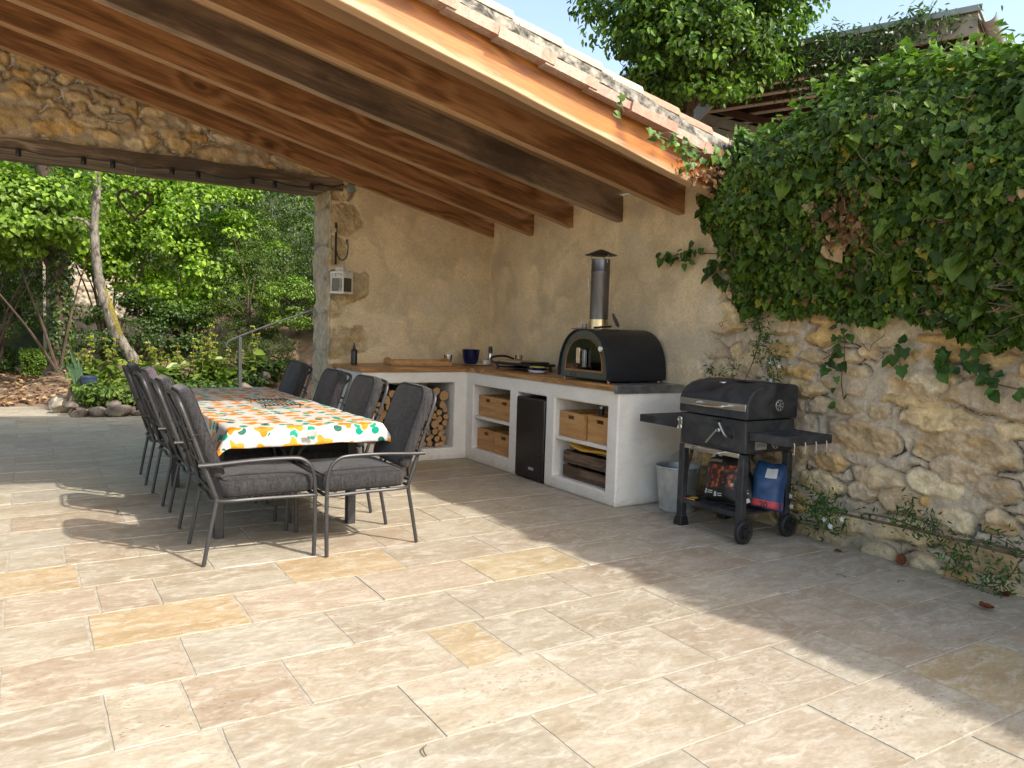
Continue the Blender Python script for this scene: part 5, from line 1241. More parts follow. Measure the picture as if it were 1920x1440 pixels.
def rounded_cushion(mb, poly, d0, d1, bev=.018, puff=.012, frame=None):
    """Soft slab: outline poly (2D), thickness from d0 to d1; returns side rings for piping."""
    n = len(poly); c = np.mean(np.array(poly), 0); rings = []
    prof = [(-.045, d0 - puff), (-bev * .75, d0 + .002), (-bev * .15, d0 + bev * .45), (0, (d0 + d1) / 2), (-bev * .15, d1 - bev * .45), (-bev * .75, d1 - .002), (-.045, d1 + puff)]
    V = []
    pn = np.array(poly)
    tan = np.roll(pn, -1, 0) - np.roll(pn, 1, 0); nn = np.stack([tan[:, 1], -tan[:, 0]], 1); nn /= np.linalg.norm(nn, axis=1, keepdims=True)
    if np.sum((pn - c) * nn) < 0: nn = -nn
    for off, d in prof:
        ring = pn + nn * off; rings.append([frame(p[0], p[1], d) for p in ring]); V += rings[-1]
    F = []
    for k in range(len(prof) - 1):
        for i in range(n): F.append((k * n + i, k * n + (i + 1) % n, (k + 1) * n + (i + 1) % n, (k + 1) * n + i))
    b = len(V); V.append(frame(c[0], c[1], d0 - puff * 1.4)); V.append(frame(c[0], c[1], d1 + puff * 1.4)); K = (len(prof) - 1) * n
    for i in range(n): F += [(b, (i + 1) % n, i), (b + 1, K + i, K + (i + 1) % n)]
    mb.add(V, F); return rings
def chair_proto():
    t = thing('garden_chair', 'x', 'chair', (0, 0, 0), 0, 'high-backed garden chairs round the table')
    FR = M['frame']; rt_ = .0115
    # legs: local x runs forward to the table, y sideways
    for s in (-1, 1):
        mb = MB(); mb.tube(spline([(0, s * .232, 0.004), (.030, s * .233, .17), (.062, s * .236, .335), (.060, s * .238, .37)], 5), [.011] * 15 + [.0125], 10); mb.build('leg', FR, t, smooth=True)
        mb = MB(); mb.tube([(.570, s * .285, 0.004), (.575, s * .287, .20), (.573, s * .287, .40)], .0115, 10); mb.build('leg', FR, t, smooth=True)
        mb = MB(); mb.tube(spline([(.573, s * .287, .40), (.568, s * .287, .455), (.548, s * .287, .512), (.505, s * .286, .548), (.44, s * .284, .560), (.25, s * .276, .558), (.06, s * .264, .546), (-.030, s * .258, .543)], 6), .0115, 10, flat=.85); mb.build('armrest', FR, t, smooth=True)
    # back: uprights joined by an arched top, two bowed inner bars, three cross bars
    def bk(y, v): return (.060 - .185 * v, y, .37 + .535 * v)   # v 0..1 up the back
    mb = MB(); pts = [(*bk(-.238, 0),), bk(-.236, .3), bk(-.232, .6), bk(-.226, .86), bk(-.20, .955), bk(-.15, .99), bk(0, 1.0), bk(.15, .99), bk(.20, .955), bk(.226, .86), bk(.232, .6), bk(.236, .3), bk(.238, 0)]
    mb.tube(spline(pts, 5), .0115, 10); mb.build('back_frame', FR, t, smooth=True)
    for s in (-1, 1):
        mb = MB(); mb.tube(spline([bk(s * .205, .95), bk(s * .10, .80), bk(s * .045, .55), bk(s * .10, .28), bk(s * .20, .06)], 6), .008, 8); mb.build('back_bar', FR, t, smooth=True)
    for v in (.03, .34, .66):
        mb = MB(); mb.tube([bk(-.236 + .004 * v, v), bk(0, v - .012), bk(.236 - .004 * v, v)], .008, 8); mb.build('back_bar', FR, t, smooth=True)
    mb = MB(); mb.tube(spline([(.062, -.236, .345), (.30, -.262, .345), (.555, -.285, .345), (.572, -.270, .345), (.574, 0, .345), (.572, .270, .345), (.555, .285, .345), (.30, .262, .345), (.062, .236, .345), (.055, 0, .345)], 4, closed=True), .010, 8, closed=True)
    for x in (.18, .30, .42): mb.tube([(x, -.255, .345), (x, .255, .345)], .006, 6)
    mb.build('seat_frame', FR, t, smooth=True)
    def rr(x0, x1, y0, y1, r, r2=None, n=6):
        r2 = r2 or r; out = []
        for (cx, cy, a0, q) in ((x1 - r, y1 - r, 0, r), (x0 + r2, y1 - r2, 90, r2), (x0 + r2, y0 + r2, 180, r2), (x1 - r, y0 + r, 270, r)):
            out += [(cx + q * math.cos(R(a0 + 90 * k / n)), cy + q * math.sin(R(a0 + 90 * k / n))) for k in range(n + 1)]
        # add mid-edge points so that the puffing is even
        res = []
        for i in range(len(out)):
            a, b = out[i], out[(i + 1) % len(out)]; L_ = math.hypot(b[0] - a[0], b[1] - a[1]); k = max(1, int(L_ / .06))
            res += [(a[0] + (b[0] - a[0]) * q / k, a[1] + (b[1] - a[1]) * q / k) for q in range(k)]
        return res
    # seat cushion
    mb = MB(); rings = rounded_cushion(mb, rr(.085, .585, -.262, .262, .05), .362, .452, frame=lambda a, b, d: (a, b, d))
    sc_ = mb.build('seat_cushion', M['fabric'], t, smooth=True, angle=60)
    mb = MB()
    for k in (1, 5): mb.tube([(p[0], p[1], p[2]) for p in rings[k]], .0045, 6, closed=True)
    mb.build('piping', M['piping'], sc_, smooth=True)
    # back cushion: follows the reclined back
    sl = Vector((-.185, 0, .535)).normalized(); nv = Vector((sl.z, 0, -sl.x)); o0 = Vector((.072, 0, .39))
    def fr(a, b, d): q = o0 + sl * a + nv * d; return (q.x, b, q.z)
    mb = MB(); rings = rounded_cushion(mb, rr(.07, .575, -.225, .225, .10, .035), .016, .078, puff=.006, frame=fr)
    bc = mb.build('back_cushion', M['fabric'], t, smooth=True, angle=60)
    mb = MB()
    for k in (1, 5): mb.tube(rings[k], .0045, 6, closed=True)
    mb.build('piping', M['piping'], bc, smooth=True)
    for s in (-1, 1):
        mb = MB(); q = [fr(.33, s * .225, .03), fr(.335, s * .245, .01), fr(.325, s * .25, -.02), fr(.33, s * .225, -.025), fr(.30, s * .235, -.03)]
        mb.tube(spline(q, 4), .0035, 6); mb.build('cushion_tie', M['piping'], bc)
    return t
def chairs():
    proto = chair_proto(); first = [True]
    # (x, y, rz, label): left row faces +X, right row faces -X
    rows = []
    for y, dx, lab in ((4.466, 0, 'charcoal cushioned garden chair at the near end of the row backed onto the open terrace'),
                       (5.30, .012, 'charcoal cushioned garden chair, second along the row backed onto the open terrace'),
                       (5.965, 0, 'garden chair third along the row backed onto the open terrace, its back cushion faded mauve'),
                       (6.735, -.005, 'charcoal cushioned garden chair farthest along the terrace row, beside the flower bed')):
        rows.append((.775 + dx, y, R(random.uniform(-2.2, 2.2)), lab))
    for y, dx, lab in ((4.40, 0, 'charcoal cushioned garden chair at the near end of the row on the kitchen side'),
                       (5.20, .03, 'charcoal cushioned garden chair, second along the row on the kitchen side'),
                       (5.92, .035, 'charcoal cushioned garden chair, third along the row on the kitchen side'),
                       (6.86, .02, 'charcoal cushioned garden chair farthest along the kitchen row, in front of the stone pillar')):
        rows.append((1.965 + dx, y, PI + R(random.uniform(-1.5, 1.5)), lab))
    made = []
    for i, (x, y, rz, lab) in enumerate(rows):
        o = proto if i == 0 else copy_tree(proto); made.append(o)
        o.location = (x, y, 0); o.rotation_euler = (0, 0, rz); o['label'] = lab
        for ch in o.children:
            if 'back_cushion' in ch.name: ch.location.z += random.uniform(-.012, .008); ch.rotation_euler = (R(random.uniform(-1.5, 1.5)), R(random.uniform(-.8, .8)), R(random.uniform(-1, 1)))
            if 'seat_cushion' in ch.name: ch.location.x += random.uniform(-.012, .010); ch.rotation_euler = (0, 0, R(random.uniform(-1.5, 1.5)))
    for ch in made[2].children:
        if 'back_cushion' in ch.name:
            ch.data = ch.data.copy(); ch.data.materials[0] = M['mauve']; ch['label'] = 'faded mauve grey back cushion'
chairs()

# ------------------------------------------------------------------ things fixed to the pillar and lintel
def hangings():
    org = (2.556, 7.385, 1.86); t = thing('wall_bracket', 'black wrought iron hook bracket fixed to the stone pillar', 'bracket', org)
    mb = MB(); mb.box(2.546, 2.566, 7.376, 7.383, 1.86, 2.262); mb.build('wall_bar', M['blackmetal'], t, org, bevel=.002)
    mb = MB(); mb.tube(spline([(2.556, 7.374, 2.235), (2.556, 7.350, 2.22), (2.556, 7.362, 2.12), (2.560, 7.372, 2.0), (2.572, 7.34, 1.925), (2.592, 7.27, 1.90), (2.60, 7.20, 1.925), (2.60, 7.165, 1.99), (2.60, 7.165, 2.05), (2.60, 7.18, 2.085), (2.60, 7.205, 2.085), (2.60, 7.215, 2.06), (2.60, 7.205, 2.045)], 7), .0055, 8); mb.build('scroll_hook', M['blackmetal'], t, org, smooth=True)
    # lantern
    lo_ = (2.578, 7.262, 1.575); L_ = thing('candle_lantern', 'white metal candle lantern hanging from the black bracket', 'lantern', lo_, R(33))
    a = .070; W = M['whitepaint']
    mb = MB(); mb.box(-a - .012, a + .012, -a - .012, a + .012, 0, .010); mb.build('base', W, L_, bevel=.002)
    mb = MB()
    for sx in (-1, 1):
        for sy in (-1, 1): mb.box(sx * a - .005, sx * a + .005, sy * a - .005, sy * a + .005, .0105, .205)
    for z in (.0105, .150, .196):
        for s in (-1, 1):
            mb.box(-a + .0055, a - .0055, s * a - .0045, s * a + .0045, z, z + .009); mb.box(s * a - .0045, s * a + .0045, -a + .0055, a - .0055, z, z + .009)
    for k in range(6):
        p = -a + .024 + k * .0185
        for s in (-1, 1): mb.box(p - .0035, p + .0035, s * a - .003, s * a + .003, .1595, .1955); mb.box(s * a - .003, s * a + .003, p - .0035, p + .0035, .1595, .1955)
    mb.build('frame', W, L_)
    mb = MB(); mb.box(-a + .001, a - .001, -a + .001, a - .001, .2055, .210); mb.box(-.043, .043, -.043, .043, .240, .246)
    for k in range(4):
        p = -.036 + k * .024
        for s in (-1, 1): mb.box(p - .004, p + .004, s * .038 - .003, s * .038 + .003, .2105, .2395); mb.box(s * .038 - .003, s * .038 + .003, p - .004, p + .004, .2105, .2395)
    mb.build('roof', W, L_)
    for k in range(4):
        mb = MB(); mb.box(-a + .006, a - .006, -a - .0005, -a + .0005, .020, .1495, M=Matrix.Rotation(PI / 2 * k, 4, 'Z')); mb.build('glass_pane', M['glass'], L_)
    mb = MB(); mb.lathe([(.030, .0105), (.031, .055), (.026, .058)]); mb.build('candle', M['candle'], L_, smooth=True)
    mb = MB(); mb.tube([(.042 * math.cos(q), 0, .285 + .045 * math.sin(q)) for q in [2 * PI * k / 24 for k in range(24)]], .0028, 6, closed=True); mb.build('ring_handle', M['steeld'], L_, smooth=True)
    # string lights along the lintel
    sl = thing('string_lights', 'black cable of festoon lamp sockets strung along the old lintel', 'string lights', (1.2, 7.35, 2.56))
    xs = [-.62, -.037, .412, .624, 1.08, 1.291, 1.754, 1.955, 2.36]; so = (1.2, 7.35, 2.56)
    pts = []
    for i in range(len(xs) - 1):
        for k in range(6): u = k / 6; pts.append((xs[i] + (xs[i + 1] - xs[i]) * u, 7.340, 2.592 - .030 * math.sin(PI * u) * (xs[i + 1] - xs[i]) / .45 + .012 * math.sin(xs[i] * 9)))
    pts += [(2.36, 7.34, 2.60), (2.50, 7.345, 2.59), (2.62, 7.36, 2.63)]
    mb = MB(); mb.tube(pts, .0055, 6); mb.build('cable', M['plastic'], sl, so)
    for x in xs[1:-1] + [2.30]:
        mb = MB(); z = 2.592 + .012 * math.sin(x * 9); mb.lathe([(.017, -.062), (.020, -.058), (.020, -.010), (.013, 0.0)], (x, 7.338, z - .004), 14); mb.build('bulb_socket', M['plastic'], sl, so, smooth=True)
    mb = MB(); mb.box(2.655, 2.725, 7.335, 7.382, 2.565, 2.635); o = mb.build('junction_box', M['canopygrey'], None, (2.69, 7.38, 2.60), bevel=.006); tag(o, 'small grey electrical box tucked under the last rafter', 'junction box')
    # heart
    h = thing('wicker_heart', 'brown twig heart wreath hanging on a wire from the lintel', 'heart wreath', (.815, 7.60, 2.28)); ho = (.815, 7.60, 2.28)
    hp = []
    for k in range(40):
        q = 2 * PI * k / 40; x = 16 * math.sin(q) ** 3; z = 13 * math.cos(q) - 5 * math.cos(2 * q) - 2 * math.cos(3 * q) - math.cos(4 * q)
        hp.append((.815 + x * .0082, 7.60, 2.285 + z * .0088))
    mb = MB(); rr_ = random.Random(4)
    for s in range(5):
        q = [(p[0] + rr_.uniform(-.006, .006), p[1] + rr_.uniform(-.008, .008), p[2] + rr_.uniform(-.006, .006)) for p in hp]; mb.tube(q, [.0065 + rr_.uniform(-.002, .003) for _ in q], 6, closed=True)
    mb.build('woven_heart', M['wicker'], h, ho)
    mb = MB(); mb.tube([(.815, 7.60, 2.335), (.808, 7.52, 2.45), (.805, 7.43, 2.572)], .0022, 5); mb.build('hanging_wire', M['steeld'], h, ho)
hangings()
# ------------------------------------------------------------------ land
def land():
    mb = MB(); mb.box(-90, 90, -60, 160, -0.6, -0.14); tag(mb.build('ground', M['earth']), kind='structure')
    us = np.linspace(-9, 9, 150); vs_ = np.linspace(12.2, 24, 120)
    U, V_ = np.meshgrid(us, vs_, indexing='ij')
    z = -0.03 + 0.22 * sstep(12.7, 17, V_) * sstep(1.0, -1, U) + .05 * sstep(12.3, 12.9, V_) * (fbm(U * 2, V_ * 2, 0, 3, 3))
    z += 0.36 * np.exp(-(((U - .48) / .55) ** 2 + ((V_ - 14.2) / 1.0) ** 2))
    z += (0.30 + .5 * sstep(12.5, 18, V_)) * sstep(.6, 1.6, U) + 1.3 * sstep(2.4, 6, U) * sstep(12.4, 15, V_)
    z += (fbm(U * 3, V_ * 3, 0, 9, 4) - .5) * .08
    z = np.where(V_ < 12.9, np.minimum(z, -0.03 + (V_ - 12.2) * .12 + np.where(U > .4, .4, 0) * (V_ - 12.2)), z)
    tag(link('garden_ground', gridmesh('garden_ground', np.stack([U, V_, z], -1)), M['earth']), kind='structure')
    us = np.linspace(.42, 5.0, 60); vs_ = np.linspace(11.25, 12.6, 24); U, V_ = np.meshgrid(us, vs_, indexing='ij')
    z = .05 + .22 * sstep(11.2, 12.4, V_) + (fbm(U * 4, V_ * 4, 0, 2, 3) - .5) * .05; z = np.where((V_ < 11.3) | (U < .46), -.05, z)
    tag(link('flower_bed_soil', gridmesh('flower_bed_soil', np.stack([U, V_, z], -1)), M['earth']), kind='structure')
    us = np.linspace(-40, 40, 120); vs_ = np.linspace(17.2, 70, 90); U, V_ = np.meshgrid(us, vs_, indexing='ij')
    z = -1.0 + 4.5 * sstep(17.5, 24, V_) + 16 * sstep(23, 60, V_) + (fbm(U * .5, V_ * .5, 0, 4, 4) - .5) * 2.0
    tag(link('hillside', gridmesh('hillside', np.stack([U, V_, z], -1)), M['hill']), kind='structure')
    mb = MB(); mb.box(4.86, 40, -14, 15, -.1, 2.15); tag(mb.build('upper_terrace', M['earth']), kind='structure')
    # fallen leaves on the slope
    n = 2600; P = np.zeros((n, 3)); P[:, 0] = RNG.uniform(-4, 1.2, n); P[:, 1] = 12.75 + RNG.random(n) ** 1.5 * 5
    U, V_ = P[:, 0], P[:, 1]
    P[:, 2] = .02 + 0.22 * sstep(12.7, 17, V_) * sstep(1.0, -1, U) + 0.36 * np.exp(-(((U - .48) / .55) ** 2 + ((V_ - 14.2) / 1.0) ** 2)) + .02
    tag(leafmesh('leaf_litter', P, RNG.normal(size=(n, 3)) * .35 + [0, 0, 1], RNG.normal(size=(n, 3)), RNG.uniform(.05, .11, n), pick([(.26, .15, .08), (.36, .24, .13), (.20, .11, .06), (.42, .30, .16)], n), OVAL, M['dryleaf']), kind='stuff')
land()

# ------------------------------------------------------------------ ivy on the wall
def ivy():
    t = thing('ivy', 'thick dark green ivy spilling over the stone wall top onto the roof edge', 'ivy', (4.3, 2.5, 1.3)); org = (4.3, 2.5, 1.3)
    lowY = [-4.5, 1.5, 1.92, 2.1, 2.3, 2.55, 2.75, 2.95, 3.15, 3.45, 3.70, 3.84, 3.95, 4.02, 4.10, 4.2, 4.25]
    lowZ = [1.15, 1.15, 1.18, 1.26, 1.38, 1.41, 1.38, 1.38, 1.43, 1.45, 1.48, 1.60, 1.80, 2.00, 2.10, 2.2, 2.28]
    topY = [-4.5, -0.6, 0.6, 1.9, 2.4, 2.8, 3.1, 3.3, 3.5, 3.75, 4.0, 4.2]
    topZ = [2.50, 2.56, 2.68, 2.72, 2.78, 2.83, 2.80, 2.70, 2.61, 2.57, 2.50, 2.34]
    BR = [(0.20, 0.10, 0.045), (0.30, 0.16, 0.075), (0.40, 0.25, 0.12)]
    GR = [(0.052, 0.102, 0.012), (0.072, 0.132, 0.015), (0.098, 0.170, 0.020), (0.034, 0.072, 0.010), (0.14, 0.215, 0.026)]
    def thick(y, z):
        lz = np.interp(y, lowY, lowZ); tz = np.interp(y, topY, topZ)
        u = np.clip((z - lz) / np.maximum(tz - lz, .1), 0, 1)
        b = .06 + .27 * sstep(0, .55, u)
        b = b * sstep(4.35, 3.5, y) * (1 - .55 * sstep(.72, 1.0, u)) + .05
        return b + (.20 * (fbm(y * 2.4, z * 2.4, 0, 13, 3) - .5) + .14 * (fbm(y * 7, z * 7, 0, 19, 2) - .5)) * (.3 + .7 * sstep(0, .3, u)), u
    def layer(n, y0, y1, depth, size, jit):
        y = RNG.uniform(y0, y1, n); lz = np.interp(y, lowY, lowZ); tz = np.interp(y, topY, topZ)
        u = RNG.random(n); ragged = .14 * (fbm(y * 5, y * 0, 0, 17, 3) - .5) * 2
        z = lz + ragged * (1 - u) + (tz - lz) * u
        b, uu = thick(y, z)
        d = RNG.random(n) * depth
        x = 4.30 - b + d
        N = np.stack([-np.ones(n) * .9, -.15 * np.ones(n), .35 + .5 * uu ** 6], -1) + RNG.normal(size=(n, 3)) * jit
        # round the shoulder over at the top
        k = sstep(.86, 1.0, uu); x = x + k * RNG.random(n) * .45; N[:, 2] += k * 1.2; z = z + k * .05 * RNG.normal(size=n)
        P = np.stack([x, y, z], -1); U = np.stack([.15 * RNG.normal(size=n), .55 * RNG.normal(size=n), -np.ones(n)], -1)
        S = size * RNG.uniform(.45, 1.0, n) * np.where(RNG.random(n) < .14, 1.75, 1.2); C = pick(GR, n, .3)
        yl = RNG.random(n) < .02; C[yl] = pick([(.36, .30, .03), (.22, .24, .03)], yl.sum())
        pb = np.exp(-(((y - 2.86) / .13) ** 2 + ((z - 1.96) / .21) ** 2)); br = RNG.random(n) < pb * .85 + .010; C[br] = pick(BR, br.sum(), .3)
        return P, N, U, S, C
    A = [layer(19000, 1.55, 4.24, .09, .042, .5), layer(11000, 1.55, 4.24, .26, .044, .6), layer(5200, -4.5, 1.55, .22, .10, .5), layer(1600, -4.5, 4.0, .05, .08, .3)]
    # top of the hedge-like mass, seen from below against the sky
    n = 8500; y = -4.5 + 8.55 * RNG.random(n) ** .7; tz = np.interp(y, topY, topZ); x = 4.12 + RNG.random(n) * .85
    P = np.stack([x, y, tz + .05 * RNG.normal(size=n) + .06 * np.sin((x - 4.02) * 3.3) + .08 * (fbm(y * 3, x * 3, 0, 5, 3) - .5)], -1)
    A.append((P, RNG.normal(size=(n, 3)) * .6 + [-.2, -.1, .9], RNG.normal(size=(n, 3)) + [-.5, 0, -.2], .050 * RNG.uniform(.6, 1.3, n), pick([(.07, .14, .02), (.10, .19, .03), (.14, .24, .04)], n, .25)))
    # stray shoots: along the plaster, hanging down the stone, over the roof edge
    def shoot(pts, n, size, spread, N0, pal=GR, rag=.35):
        q = np.array(spline(pts, 10)); i = RNG.integers(0, len(q), n); P = q[i] + RNG.normal(size=(n, 3)) * spread
        return P, np.array(N0) + RNG.normal(size=(n, 3)) * rag, RNG.normal(size=(n, 3)) * .7 + [0, 0, -.9], size * RNG.uniform(.6, 1.2, n), pick(pal, n, .3)
    W = (-1, -.2, .35)
    G2 = [(.05, .11, .02), (.07, .15, .03), (.035, .085, .02)]
    S_ = [([(4.27, 3.98, 1.87), (4.25, 4.25, 1.90), (4.25, 4.45, 1.90), (4.25, 4.60, 1.875)], 34, .065), ([(4.26, 3.92, 1.66), (4.25, 4.05, 1.72), (4.25, 4.12, 1.78)], 22, .07), ([(4.27, 3.9, 2.0), (4.25, 4.12, 2.1)], 16, .07),
          ([(4.26, 3.0, 1.36), (4.26, 2.98, 1.20), (4.26, 2.99, 1.05), (4.26, 2.97, .93)], 15, .06), ([(4.25, 3.02, 1.22), (4.25, 3.12, 1.16)], 6, .07), ([(4.25, 2.65, 1.24), (4.25, 2.60, 1.14)], 8, .07), ([(4.25, 2.2, 1.22), (4.25, 2.12, 1.10), (4.25, 1.9, 1.06)], 20, .07), ([(4.25, 2.38, 1.24), (4.25, 2.30, 1.16)], 10, .075)]
    for pts, n, sz in S_: A.append(shoot(pts, n, sz, (.01, .035, .03), W, G2))
    R_ = [([(4.18, 3.80, 2.42), (3.95, 3.74, 2.47), (3.70, 3.72, 2.47), (3.45, 3.72, 2.50), (3.30, 3.73, 2.53)], 46, .055), ([(3.02, 3.74, 2.67), (3.06, 3.73, 2.62)], 6, .05), ([(3.6, 3.72, 2.43), (3.62, 3.72, 2.36)], 8, .05), ([(4.1, 3.75, 2.62), (4.25, 3.8, 2.65), (4.3, 3.6, 2.62)], 60, .07)]
    for pts, n, sz in R_: A.append(shoot(pts, n, sz, (.03, .02, .03), (-.1, -1, .4), [(.09, .17, .03), (.12, .22, .04), (.07, .14, .03)]))
    cat = [np.concatenate([a[i] for a in A]) for i in range(5)]
    hf = RNG.random(len(cat[0])) < .5
    leafmesh('foliage', *[a[hf] for a in cat], IVY, M['ivyleaf'], t, org)
    leafmesh('foliage', *[a[~hf] for a in cat], HEART, M['ivyleaf'], t, org)
    # dead leaves and twigs caught at the end of the roof
    n = 150; P = np.stack([RNG.uniform(3.72, 4.25, n), 3.86 + .05 * RNG.normal(size=n), 0 * np.zeros(n)], -1); P[:, 2] = 2.33 + .244 * (4.3 - P[:, 0]) + RNG.normal(size=n) * .05 - .04
    leafmesh('dead_leaves', P, RNG.normal(size=(n, 3)) * .6 + [0, -1, .3], RNG.normal(size=(n, 3)), RNG.uniform(.025, .06, n), pick([(.42, .24, .12), (.5, .32, .18), (.3, .15, .07)], n, .3), OVAL, M['dryleaf'], t, org)
    mb = MB(); r = random.Random(8)
    for k in range(75):
        y = r.uniform(1.8, 3.9); z = r.uniform(1.35, 2.6); b, _ = thick(np.array([y]), np.array([z])); x = 4.30 - b[0] + r.uniform(-.035, .04)
        p = [(x, y, z)]
        for q in range(4): p.append((p[-1][0] + r.uniform(-.025, .02), p[-1][1] + r.uniform(-.07, .07), p[-1][2] + r.uniform(-.06, .05)))
        mb.tube(spline(p, 3), .0023, 5)
    for pts, n, sz in S_ + R_: mb.tube(spline([(a + .015, b, c) for a, b, c in pts], 6), .004, 5)
    for k in range(40):
        x = r.uniform(3.8, 4.25); z = 2.33 + .244 * (4.3 - x) + r.uniform(-.08, .08); p = [(x, 3.88, z)]
        for q in range(3): p.append((p[-1][0] + r.uniform(-.06, .06), p[-1][1] + r.uniform(-.03, .02), p[-1][2] + r.uniform(-.05, .04)))
        mb.tube(spline(p, 3), .0025, 5)
    # cut woody twig ends sticking out of the mass near the right edge
    for k in range(26):
        y = r.uniform(1.6, 1.95); z = r.uniform(1.45, 1.62); mb.tube([(4.05, y, z), (3.93 + r.uniform(-.03, .03), y + r.uniform(-.02, .10), z + r.uniform(-.05, .03))], [.004, .003], 5)
    mb.build('stems', M['stem'], t, org)['kind'] = 'stuff'
ivy()

def jasmine():
    t = thing('climbing_jasmine', 'trailing jasmine vine with tiny white flowers along the foot of the stone wall', 'climber', (4.22, 2.4, .2)); org = (4.22, 2.4, .2)
    lines = [[(4.235, 3.34, .235), (4.235, 3.0, .222), (4.23, 2.5, .235), (4.23, 2.2, .235), (4.23, 1.85, .232), (4.24, 1.2, .23)],
             [(4.235, 2.75, .26), (4.23, 2.55, .265), (4.23, 2.3, .235), (4.24, 2.0, .255), (4.24, 1.5, .25)],
             [(4.235, 3.36, .33), (4.235, 3.15, .335), (4.23, 2.98, .27)], [(4.235, 3.2, .12), (4.23, 3.05, .13), (4.23, 2.98, .20)], [(4.235, 3.02, .10), (4.23, 2.9, .10), (4.23, 2.88, .19)],
             [(4.24, 2.52, .24), (4.24, 2.46, .36), (4.235, 2.48, .38)], [(4.24, 2.32, .24), (4.24, 2.36, .34)], [(4.23, 2.2, .235), (4.22, 2.15, .12), (4.24, 2.22, .03), (4.23, 2.0, .04), (4.23, 1.9, .16)], [(4.22, 2.05, .05), (4.22, 1.95, .08), (4.23, 1.88, .22)],
             [(4.24, 1.88, .35), (4.24, 1.80, .30), (4.24, 1.7, .2)], [(4.24, 2.03, .30), (4.24, 1.92, .27)]]
    mb = MB()
    for i, l in enumerate(lines): mb.tube(spline(l, 8), .010 if i == 0 else .006 if i == 1 else .003, 6)
    mb.build('stem', M['stem'], t, org, smooth=True)
    A = []
    for i, (l, n, s) in enumerate(zip(lines, (150, 60, 70, 60, 40, 45, 30, 90, 50, 30, 25), (.035,) * 11)):
        q = np.array(spline(l, 12)); k = RNG.integers(0, len(q), n); P = q[k] + RNG.normal(size=(n, 3)) * np.array([.012, .035, .032]) + [-.01, 0, 0]
        A.append((P, RNG.normal(size=(n, 3)) * .6 + [-1, -.3, .5], RNG.normal(size=(n, 3)) + [0, 0, -.1], RNG.uniform(.022, .045, n), pick([(.04, .09, .025), (.06, .13, .03), (.03, .07, .02)], n, .3)))
    for (y, z, n) in ((3.02, .20, 130), (2.98, .26, 70), (2.18, .16, 60), (2.42, .28, 50), (1.98, .10, 50)):
        P = np.array([4.20, y, z]) + RNG.normal(size=(n, 3)) * [.02, .07, .045]
        A.append((P, RNG.normal(size=(n, 3)) * .6 + [-1, -.3, .5], RNG.normal(size=(n, 3)), RNG.uniform(.022, .045, n), pick([(.05, .12, .025), (.08, .17, .03)], n, .3)))
    leafmesh('foliage', *[np.concatenate([a[i] for a in A]) for i in range(5)], LANCE, M['leaf'], t, org)
    c = np.array([(4.19, 3.27, .27), (4.19, 3.25, .265), (4.19, 3.24, .20), (4.19, 2.95, .14), (4.185, 2.94, .135), (4.19, 2.99, .17), (4.19, 3.3, .22), (4.19, 2.87, .2)])
    P = np.repeat(c, 5, 0); a = np.tile(np.arange(5) * 2 * PI / 5, len(c)); U = np.stack([-.25 + 0 * a, np.cos(a), np.sin(a)], -1)
    for k in range(len(c)): leafmesh('flower', P[k * 5:k * 5 + 5], np.tile([(-1, 0, .1)], (5, 1)), U[k * 5:k * 5 + 5], np.full(5, .019), np.full((5, 3), .8), OVAL, M['dryleaf'], t, org)
    t = thing('wall_jasmine', 'wispy jasmine sprig growing up the stones behind the barbecue lid', 'climber', (4.24, 3.6, 1.0)); org = (4.24, 3.6, 1.0)
    lines = [[(4.24, 3.75, .93), (4.235, 3.66, 1.10), (4.23, 3.60, 1.28), (4.22, 3.62, 1.42)], [(4.23, 3.60, 1.25), (4.22, 3.50, 1.20), (4.22, 3.44, 1.08), (4.22, 3.42, 1.0)]]
    mb = MB(); [mb.tube(spline(l, 8), .0035, 5) for l in lines]; mb.build('stem', M['stem'], t, org)
    A = []
    for (y, z, n, sy, sz) in ((3.62, 1.38, 90, .05, .035), (3.56, 1.27, 90, .05, .05), (3.47, 1.13, 80, .05, .06), (3.62, 1.16, 25, .04, .04), (3.98, 1.03, 40, .05, .02), (3.80, 1.05, 20, .04, .02), (3.43, 1.02, 20, .03, .03)):
        P = np.array([4.215, y, z]) + RNG.normal(size=(n, 3)) * [.015, sy, sz]
        A.append((P, RNG.normal(size=(n, 3)) * .6 + [-1, -.3, .5], RNG.normal(size=(n, 3)) + [0, 0, -.4], RNG.uniform(.022, .045, n), pick([(.045, .10, .025), (.07, .15, .03)], n, .3)))
    leafmesh('foliage', *[np.concatenate([a[i] for a in A]) for i in range(5)], LANCE, M['leaf'], t, org)
    c = np.array([(4.195, 3.47, 1.12), (4.195, 3.43, 1.06), (4.195, 3.40, 1.10), (4.195, 3.46, 1.0)]); P = np.repeat(c, 5, 0); a = np.tile(np.arange(5) * 2 * PI / 5, len(c)); U = np.stack([-.25 + 0 * a, np.cos(a), np.sin(a)], -1)
    for k in range(len(c)): leafmesh('flower', P[k * 5:k * 5 + 5], np.tile([(-1, 0, .1)], (5, 1)), U[k * 5:k * 5 + 5], np.full(5, .017), np.full((5, 3), .8), OVAL, M['dryleaf'], t, org)
jasmine()
